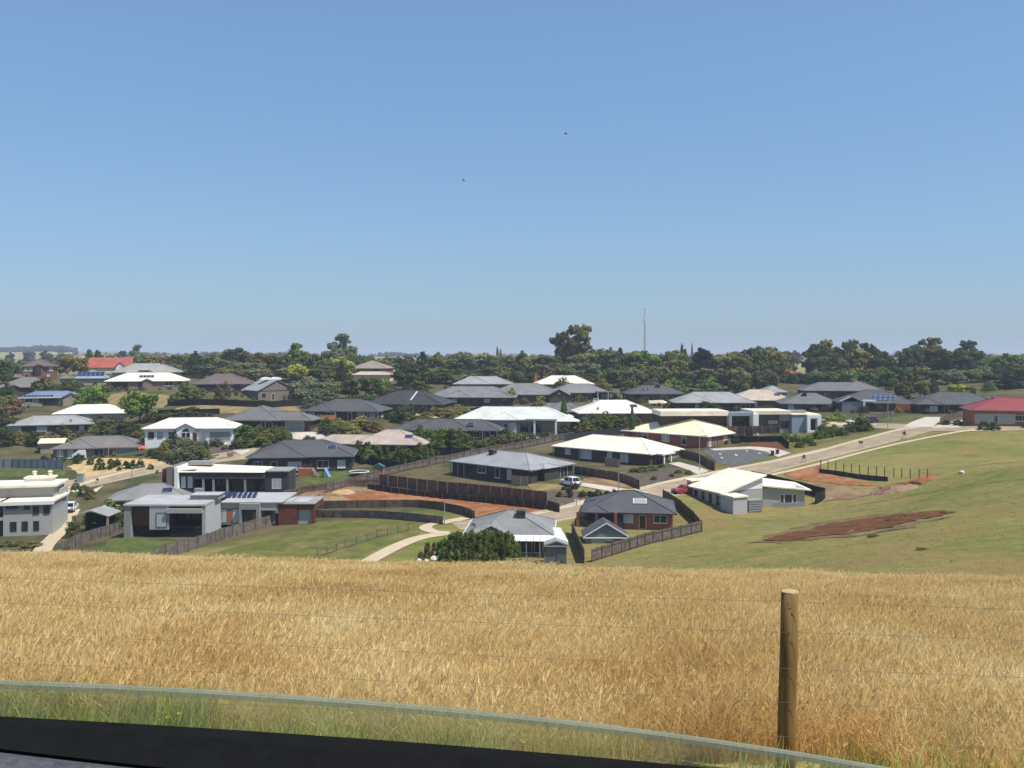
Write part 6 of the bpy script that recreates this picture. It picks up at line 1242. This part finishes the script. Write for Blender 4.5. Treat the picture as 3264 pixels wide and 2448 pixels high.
# ------------------------------------------------------------------ birds
def bird(label, px, py, Y, span, roll):
    t = P(px, py, Y); mb = MB()
    mb.tube([(-.16,0,0),(-.08,0,.01),(.02,0,.012),(.12,0,.004),(.2,0,0)], [.008,.03,.036,.02,.006], 8)
    for s in (-1, 1):
        mb.add([(-.06,0,.02),(.07,0,.02),(.05,s*span*.28,.08),(-.07,s*span*.28,.09),(.06,s*span*.5,.03),(0,s*span*.5,.035)], [(0,1,2,3),(3,2,4,5)])
    mb.add([(.16,0,.003),(.27,.045,0),(.27,-.045,0)], [(0,1,2)])
    o = mb.build('bird', mat('bird_feathers', (.03,.028,.03), .8, .1), None, True); o.location = t; o.rotation_euler = roll; tag(o, label, 'bird', 'birds in flight')
bird('dark bird flying high right of centre in the sky', 1803, 427, 75, .34, (.2, 0, .4))
bird('brownish bird flying lower left of the other bird', 1476, 575, 70, .42, (.75, .3, 1.2))

# ------------------------------------------------------------------ foreground wire fence
M_pine, n, l = nodes_mat('treated_pine'); b = n["Principled BSDF"]; b.inputs["Roughness"].default_value = .85; b.inputs["Specular IOR Level"].default_value = .04; tc = n.new("ShaderNodeTexCoord"); ob = tc.outputs["Object"]
gr_ = nz(n, l, ob, 14, 6, .7, (1.6, 1.6, .09)); st_ = nz(n, l, ob, 5, 3, .5, (1, 1, .35))
c_ = mixc(n, l, rng(n, l, gr_, .35, .65), (.12,.066,.020), (.26,.165,.062)); c_ = mixc(n, l, rng(n, l, st_, .48, .66, 0, .6), c_, (.185,.135,.068)); l.new(c_, b.inputs["Base Color"])
bp = n.new("ShaderNodeBump"); bp.inputs["Strength"].default_value = .5; bp.inputs["Distance"].default_value = .006; l.new(gr_, bp.inputs["Height"]); l.new(bp.outputs[0], b.inputs["Normal"])
M_pinetop = mat('pine_end_grain', (.46,.34,.19), .9, .2, 9, bump=.4)
PB = P(2502, 2455, 6.0); fd = Vector((-5.5, 1.0, 0)).normalized()
t = thing('wire_fence', 'round timber post strung with thin fence wires along the dry paddock', 'fence', (PB.x, PB.y, near_z(np.array(PB.x), np.array(PB.y)).item()), 0)
o_ = t.location.copy(); mb = MB(); zt = P(2515, 1887, 6.0).z - o_.z; tilt = Vector((.035, 0, 0)); rad = .0585
mb.tube([Vector((0,0,-.3)), Vector((0,0,.4)) + tilt*.35, Vector((0,0,.8)) + tilt*.7, Vector((0,0,zt)) + tilt], [rad*1.03, rad*1.02, rad, rad*.98], 22); po = mb.build('post', M_pine, t, True)
for p_ in po.data.polygons: p_.use_smooth = len(p_.vertices) == 4
mb = MB(); mb.tube([Vector((0,0,zt-.004)) + tilt, Vector((0,0,zt+.006)) + tilt], [rad*.985, rad*.97], 22); mb.build('post_top', M_pinetop, t)
M_wire = mat('fence_wire', (.16,.13,.10), .7, .1, 3)
Lf = 16.0
for k, hh in enumerate((1926, 2022, 2135, 2242, 2352)):
    z = P(2500, hh, 5.93).z - o_.z; pts = []
    for j in range(40):
        s = -5 + (Lf + 5) * j / 39; q = fd * s + Vector((0, -.065, 0)); X = o_.x + q.x; Y_ = o_.y + q.y
        gz = near_z(np.array(X), np.array(Y_)).item() - o_.z; pts.append(Vector((q.x, q.y, z + gz * .92 - .02 * math.sin(j * .5 + k) * .3)))
    mb = MB(); mb.tube(pts, [.0011] * 40, 5, False); mb.build('wire', M_wire, t, True)
    st = MB(); st.bar(Vector((.004,-rad-.004,z-.012)), Vector((.004,-rad-.004,z+.012)), .004, .005); st.build('staple', M_wire, t)

# ------------------------------------------------------------------ grass
def grass_mat(name, ramp, trans=.3, patch=None):
    m, n, l = nodes_mat(name); oi = n.new("ShaderNodeObjectInfo"); geo = n.new("ShaderNodeNewGeometry")
    big = nz(n, l, geo.outputs["Position"], .33, 5, .6); ad = n.new("ShaderNodeMath"); ad.operation = 'MULTIPLY_ADD'; ad.inputs[1].default_value = .35; l.new(oi.outputs["Random"], ad.inputs[0])
    l.new(rng(n, l, big, .36, .64, .0, .46), ad.inputs[2]); a2 = n.new("ShaderNodeMath"); a2.operation = 'MULTIPLY_ADD'; a2.inputs[1].default_value = .28; l.new(geo.outputs["Random Per Island"], a2.inputs[0]); l.new(ad.outputs[0], a2.inputs[2])
    cr = n.new("ShaderNodeValToRGB"); l.new(a2.outputs[0], cr.inputs[0]); e = cr.color_ramp.elements
    while len(e) < len(ramp): e.new(.5)
    for q, (pos, c) in zip(e, ramp): q.position = pos; q.color = (*c, 1)
    col = cr.outputs[0]
    if patch: col = mixc(n, l, rng(n, l, nz(n, l, geo.outputs["Position"], .9, 3, .55), .58, .74, 0, .42), col, patch)
    df = n.new("ShaderNodeBsdfDiffuse"); tl = n.new("ShaderNodeBsdfTranslucent"); ms = n.new("ShaderNodeMixShader"); ms.inputs[0].default_value = trans
    l.new(col, df.inputs[0]); l.new(col, tl.inputs[0]); l.new(df.outputs[0], ms.inputs[1]); l.new(tl.outputs[0], ms.inputs[2]); l.new(ms.outputs[0], n["Material Output"].inputs[0]); return m
M_gold = grass_mat('dry_stalks', [(0, (.66,.45,.18)), (.3, (.77,.555,.245)), (.62, (.86,.67,.33)), (1, (.95,.81,.50))], .5, (.44,.42,.19))
M_verge = grass_mat('verge_blades', [(0, (.27,.28,.055)), (.4, (.44,.42,.10)), (.75, (.54,.48,.15)), (1, (.66,.58,.24))], .4)
M_tuss = grass_mat('hill_tussock', [(0, (.13,.14,.032)), (.5, (.19,.175,.048)), (1, (.26,.22,.07))])
def tuft(name, seed, m_, nst, hmin, hmax, size, w, seeds=.7, lean=.16, shear=0.0, clump=0.0):
    g = np.random.default_rng(seed); n_ = nst
    bx, by = g.uniform(-size / 2, size / 2, n_), g.uniform(-size / 2, size / 2, n_)
    if clump:                                     # draw part of the stalks together into tussocks
        cx, cy_ = g.uniform(-size / 2, size / 2, 9), g.uniform(-size / 2, size / 2, 9); pk = g.integers(0, 9, n_); on = g.random(n_) < clump
        bx = np.where(on, cx[pk] + g.normal(0, .035, n_), bx); by = np.where(on, cy_[pk] + g.normal(0, .035, n_), by)
    hh = g.uniform(hmin, hmax, n_) * np.where(g.random(n_) < .75, 1, .62); a = g.uniform(0, 6.283, n_); ln = g.uniform(0, lean, n_) * hh * 2
    lx, ly = np.cos(a) * ln + .10 * hh, np.sin(a) * ln; fa = g.uniform(0, 3.14, n_); ww = w * g.uniform(.6, 1.5, n_); dx, dy = np.cos(fa) * ww, np.sin(fa) * ww
    z0 = shear * by; V = []; Fc = []
    rows = []
    for t_, s in ((0, 1), (.45, .85), (.8, .55), (1.0, .12)):
        px_, py_, pz = bx + lx * t_ ** 1.9, by + ly * t_ ** 1.9, z0 + hh * t_ - .10 * t_ ** 3 * ln
        rows += [np.stack([px_ - dx * s, py_ - dy * s, pz], 1), np.stack([px_ + dx * s, py_ + dy * s, pz], 1)]
    V = np.stack(rows, 1).reshape(-1, 3); b_ = (np.arange(n_) * 8)[:, None]
    Fc = np.concatenate([b_ + np.array(q) for q in ((0,1,3,2),(2,3,5,4),(4,5,7,6))], 1).reshape(-1, 4)
    k = np.nonzero(g.random(n_) < seeds)[0]
    if len(k):
        tip = (rows[6][k] + rows[7][k]) / 2; d = tip - (rows[4][k] + rows[5][k]) / 2; d /= np.linalg.norm(d, axis=1)[:, None]
        sl = g.uniform(.045, .10, len(k))[:, None]; sw = g.uniform(.004, .009, len(k))[:, None]; s1 = np.stack([np.cos(fa[k] + .8), np.sin(fa[k] + .8), 0 * fa[k]], 1); s2 = np.cross(d, s1)
        for sd in (s1, s2):
            q = np.stack([tip - d*sl*.5, tip - sd*sw - d*sl*.1, tip + d*sl*.6, tip + sd*sw - d*sl*.1], 1).reshape(-1, 3); o2 = len(V); V = np.concatenate([V, q]); Fc = np.concatenate([Fc, o2 + np.arange(len(q)).reshape(-1, 4)])
    me = bpy.data.meshes.new(name); me.vertices.add(len(V)); me.vertices.foreach_set('co', V.ravel()); me.loops.add(Fc.size); me.loops.foreach_set('vertex_index', Fc.ravel().astype(np.int32))
    me.polygons.add(len(Fc)); me.polygons.foreach_set('loop_start', np.arange(0, Fc.size, 4, dtype=np.int32)); me.polygons.foreach_set('loop_total', np.full(len(Fc), 4, np.int32)); me.update(calc_edges=True); me.materials.append(m_); return me
def scatter(name, label, pts, scales, meshes, seed, tilt=.05, spin=False):
    coll = bpy.data.collections.new(name + '_source'); 
    for i, me in enumerate(meshes): coll.objects.link(bpy.data.objects.new('tuft', me))
    g = np.random.default_rng(seed); n_ = len(pts); me = bpy.data.meshes.new(name); me.vertices.add(n_); me.vertices.foreach_set('co', np.asarray(pts, float).ravel()); me.update()
    rot = np.stack([g.normal(0, tilt, n_), g.normal(0, tilt, n_), g.uniform(0, 6.283, n_) if spin else np.zeros(n_)], 1)
    a = me.attributes.new('rot', 'FLOAT_VECTOR', 'POINT'); a.data.foreach_set('vector', rot.ravel()); a = me.attributes.new('scl', 'FLOAT', 'POINT'); a.data.foreach_set('value', np.asarray(scales, float)); a = me.attributes.new('pick', 'INT', 'POINT'); a.data.foreach_set('value', g.integers(0, len(meshes), n_).astype(np.int32))
    o = link(name, me); gt = bpy.data.node_groups.new(name + '_nodes', 'GeometryNodeTree'); gt.interface.new_socket('Geometry', in_out='INPUT', socket_type='NodeSocketGeometry'); gt.interface.new_socket('Geometry', in_out='OUTPUT', socket_type='NodeSocketGeometry')
    N = gt.nodes; gi = N.new('NodeGroupInput'); go = N.new('NodeGroupOutput'); mp = N.new('GeometryNodeMeshToPoints'); ip = N.new('GeometryNodeInstanceOnPoints'); ci = N.new('GeometryNodeCollectionInfo')
    ci.inputs['Collection'].default_value = coll; ci.inputs['Separate Children'].default_value = True; ci.inputs['Reset Children'].default_value = True
    def na(nm, ty): q = N.new('GeometryNodeInputNamedAttribute'); q.data_type = ty; q.inputs[0].default_value = nm; return [s for s in q.outputs if s.enabled][0]
    er = N.new('FunctionNodeEulerToRotation'); L = gt.links
    L.new(gi.outputs[0], mp.inputs['Mesh']); L.new(mp.outputs[0], ip.inputs['Points']); L.new(ci.outputs[0], ip.inputs['Instance']); ip.inputs['Pick Instance'].default_value = True
    L.new(na('pick', 'INT'), ip.inputs['Instance Index']); L.new(na('rot', 'FLOAT_VECTOR'), er.inputs[0]); L.new(er.outputs[0], ip.inputs['Rotation']); L.new(na('scl', 'FLOAT'), ip.inputs['Scale']); L.new(ip.outputs[0], go.inputs[0])
    md = o.modifiers.new('scatter', 'NODES'); md.node_group = gt
    return tag(o, label, 'grass', None, 'stuff')
g = np.random.default_rng(3)
def fence_y(x): return o_.y + (x - o_.x) / fd.x * fd.y
def tiles(size, y0, y1, keep):                     # jittered lattice of grass tiles over the part of the ground in view
    ys = np.arange(y0, y1, size); P_ = []
    for y_ in ys:
        hw = y_ * .62 + 3.6; xs_ = np.arange(-hw, hw, size) + g.uniform(0, size); P_.append(np.stack([xs_, np.full(len(xs_), y_)], 1))
    q = np.concatenate(P_); q = q + g.uniform(-.06, .06, q.shape); k = keep(q[:, 0], q[:, 1]); q = q[k]
    return np.stack([q[:, 0], q[:, 1], hz(q[:, 0], q[:, 1]) - .03], 1)
TS = .55
q = tiles(TS, 4.4, 31, lambda x, y: (y > fence_y(x) + .36) | ((y > fence_y(x) - .05) & (np.abs(x - o_.x) > .5)))
scatter('dry_grass', 'tall golden dry grass filling the paddock in the foreground', q, g.uniform(.9, 1.12, len(q)) + .14 * np.sin(q[:, 0] * .9 + 1.3 * np.sin(q[:, 1] * .5)) * np.cos(q[:, 1] * .7), [tuft('stalk_tile', s, M_gold, 1000, .16, .47, TS * 1.12, .0023, .6, .38, -.19, .3) for s in range(10)], 1)
q = tiles(TS, 3.0, 8.6, lambda x, y: (y <= fence_y(x) + .05 - .5 * (x > 0)) & (np.abs(x) < 6))
scatter('verge_grass_blades', 'green and yellow roadside grass seen through the car window', q, g.uniform(.7, 1.15, len(q)), [tuft('verge_tile', 20 + s, M_verge, 420, .18, .46, TS * 1.15, .005, .12 if s > 2 else 0, .3, -.16, .5) for s in range(6)], 2)
q = tiles(1.7, 60, 165, lambda x, y: (x > 8) & (y - .62 * x < 146) & ~((np.abs(y - 121 - .02 * x) < 9) & (x > 30) & (x < 62)))
q[:, :2] += g.uniform(-.8, .8, (len(q), 2)); q[:, 2] = hz(q[:, 0], q[:, 1]) - .01
scatter('hill_grass', 'short tussocky grass over the green hillside at right', q, g.uniform(.8, 1.2, len(q)), [tuft('hill_tile', 40 + s, M_tuss, 40, .02, .06, 1.7, .03, 0, .6, 0, 0) for s in range(6)], 3, .05, True)
# two dandelions on the verge
for i, (px, py) in enumerate([(532, 2288), (566, 2276)]):
    p = P(px, py, 6.4); zg = h1(p.x, p.y); t = thing('dandelion', f"{['larger','smaller'][i]} yellow dandelion flower in the verge grass", 'flower', (p.x, p.y, zg), 0, 'dandelions'); mb = MB(); mb.tube([(0,0,0),(.01,0,p.z-zg)], [.003,.002], 5); mb.build('stem', M_verge, t)
    mb = MB(); mb.tube([(.01,0,p.z-zg-.008),(.01,0,p.z-zg+.006)], [.012,.024 - .006*i], 10); mb.build('flower_head', mat('dandelion_yellow', (.8,.55,.03), .8, .1), t)

# ------------------------------------------------------------------ the car door the picture is taken over
t = thing('car_door', 'black-edged car door sill with half-lowered tinted window glass', 'car door', (0, .6, -.25), 0); YD = .60
def curve(xs, ys): return lambda px: float(np.interp(px, xs, ys))
from numpy.polynomial import polynomial as npoly
top_c = np.polyfit([0,550,1100,1640,2200,2480,2800], [2175,2198,2236,2284,2352,2393,2448], 3)
sl_c = np.polyfit([0,550,1100,1640,2200,2480,2800], [2288,2316,2357,2396,2445,2472,2508], 3)
tr_c = np.polyfit([0,550,1100,1640,2200,2800], [2386,2450,2512,2560,2610,2660], 2)
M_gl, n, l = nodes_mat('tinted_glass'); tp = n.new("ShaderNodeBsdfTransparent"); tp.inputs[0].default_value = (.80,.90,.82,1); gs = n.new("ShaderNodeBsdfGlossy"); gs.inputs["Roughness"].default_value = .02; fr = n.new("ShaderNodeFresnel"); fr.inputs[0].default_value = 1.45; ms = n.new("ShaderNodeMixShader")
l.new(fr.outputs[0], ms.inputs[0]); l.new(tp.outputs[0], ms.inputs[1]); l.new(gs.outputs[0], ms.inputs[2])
du = n.new("ShaderNodeBsdfDiffuse"); du.inputs[0].default_value = (.55,.56,.48,1); m2 = n.new("ShaderNodeMixShader"); tcg = n.new("ShaderNodeTexCoord"); l.new(rng(n, l, nz(n, l, tcg.outputs["Object"], 14, 4), .3, .7, .03, .09), m2.inputs[0]); l.new(ms.outputs[0], m2.inputs[1]); l.new(du.outputs[0], m2.inputs[2]); l.new(m2.outputs[0], n["Material Output"].inputs[0])  # pale diffuse veil: reflection on the glass and light dust, mixed in as colour
M_ge, n, l = nodes_mat('glass_ground_edge'); tp = n.new("ShaderNodeBsdfTransparent"); tp.inputs[0].default_value = (.82,.90,.84,1); du = n.new("ShaderNodeBsdfDiffuse"); du.inputs[0].default_value = (.30,.32,.26,1); ms = n.new("ShaderNodeMixShader"); tcg = n.new("ShaderNodeTexCoord")
l.new(rng(n, l, nz(n, l, tcg.outputs["Object"], 20, 4), .3, .7, .40, .62), ms.inputs[0]); l.new(tp.outputs[0], ms.inputs[1]); l.new(du.outputs[0], ms.inputs[2]); l.new(ms.outputs[0], n["Material Output"].inputs[0])
M_rub = mat('rubber_seal', (.006,.006,.006), .9, .25, 60, bump=.2, spec=.12); M_trim = mat('door_trim_grey', (.075,.078,.083), .85, .35, 160, bump=.25, spec=.15)
pxs = np.linspace(-260, 3300, 60); base = Vector(t.location)
def rows(cs, Y): return [P(q, float(np.polyval(cs, q)), Y) - base for q in pxs]
tp_ = rows(top_c, YD); lowz = -.16
ga = MB(); th_ = .0042
for a, b2 in zip(tp_, tp_[1:]):
    ga.add([a, b2, b2 + Vector((0,-.012,lowz)), a + Vector((0,-.012,lowz))], [(0,1,2,3)])
    ga.add([a + Vector((0,th_,0)), b2 + Vector((0,th_,0)), b2 + Vector((0,th_-.012,lowz)), a + Vector((0,th_-.012,lowz))], [(3,2,1,0)])
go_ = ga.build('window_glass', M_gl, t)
ed = MB(); pr = [(-.0006,-.0042),(-.0006,-.001),(.0005,.0002),(th_*.5,.0007),(th_-.0005,.0002),(th_+.0006,-.001),(th_+.0006,-.0022)]
for a, b2 in zip(tp_, tp_[1:]):
    for (y0, z0), (y1, z1) in zip(pr, pr[1:]): ed.add([a + Vector((0,y0,z0)), b2 + Vector((0,y0,z0)), b2 + Vector((0,y1,z1)), a + Vector((0,y1,z1))], [(0,1,2,3)])
ed.build('glass_edge', M_ge, go_, True)
sl_ = rows(sl_c, YD - .006); tr_ = rows(tr_c, YD - .05)
sm = MB()
for (a, b2), (c_, d_) in zip(zip(sl_, sl_[1:]), zip(tr_, tr_[1:])):
    ra = [a + Vector((0,.004,-.012)), a + Vector((0,.002,0)), a + Vector((0,-.004,.0002)), a.lerp(c_, .25) + Vector((0,-.004,.003)), a.lerp(c_, .6) + Vector((0,-.002,.002)), c_, c_ + Vector((0,.004,-.012))]
    rb = [b2 + Vector((0,.004,-.012)), b2 + Vector((0,.002,0)), b2 + Vector((0,-.004,.0002)), b2.lerp(d_, .25) + Vector((0,-.004,.003)), b2.lerp(d_, .6) + Vector((0,-.002,.002)), d_, d_ + Vector((0,.004,-.012))]
    for i in range(len(ra) - 1): sm.add([ra[i], rb[i], rb[i+1], ra[i+1]], [(0,1,2,3)])
sm.build('belt_seal', M_rub, t, True)
tm = MB()
for c_, d_ in zip(tr_, tr_[1:]):
    ra = [c_ + Vector((0,.002,-.003)), c_ + Vector((0,-.01,.001)), c_ + Vector((0,-.06,-.012)), c_ + Vector((0,-.09,-.05)), c_ + Vector((0,-.10,-.3))]
    rb = [d_ + Vector((0,.002,-.003)), d_ + Vector((0,-.01,.001)), d_ + Vector((0,-.06,-.012)), d_ + Vector((0,-.09,-.05)), d_ + Vector((0,-.10,-.3))]
    for i in range(len(ra) - 1): tm.add([ra[i], rb[i], rb[i+1], ra[i+1]], [(0,1,2,3)])
tm.build('door_trim', M_trim, t, True)

# ------------------------------------------------------------------ haze
zlo = float(GZ.min()) - 3
mb = MB(); mb.box(-9500, 9500, -200, 14500, zlo, 62); hz_o = mb.build('haze', None)
m, n, l = nodes_mat('haze_air'); n.remove(n["Principled BSDF"]); pv_ = n.new("ShaderNodeVolumePrincipled"); pv_.inputs["Color"].default_value = (.80,.88,1.0,1); pv_.inputs["Density"].default_value = .00021; pv_.inputs["Anisotropy"].default_value = 0.0
l.new(pv_.outputs[0], n["Material Output"].inputs["Volume"]); hz_o.data.materials.append(m); tag(hz_o, 'thin summer haze over the whole valley', 'haze', None, 'stuff')
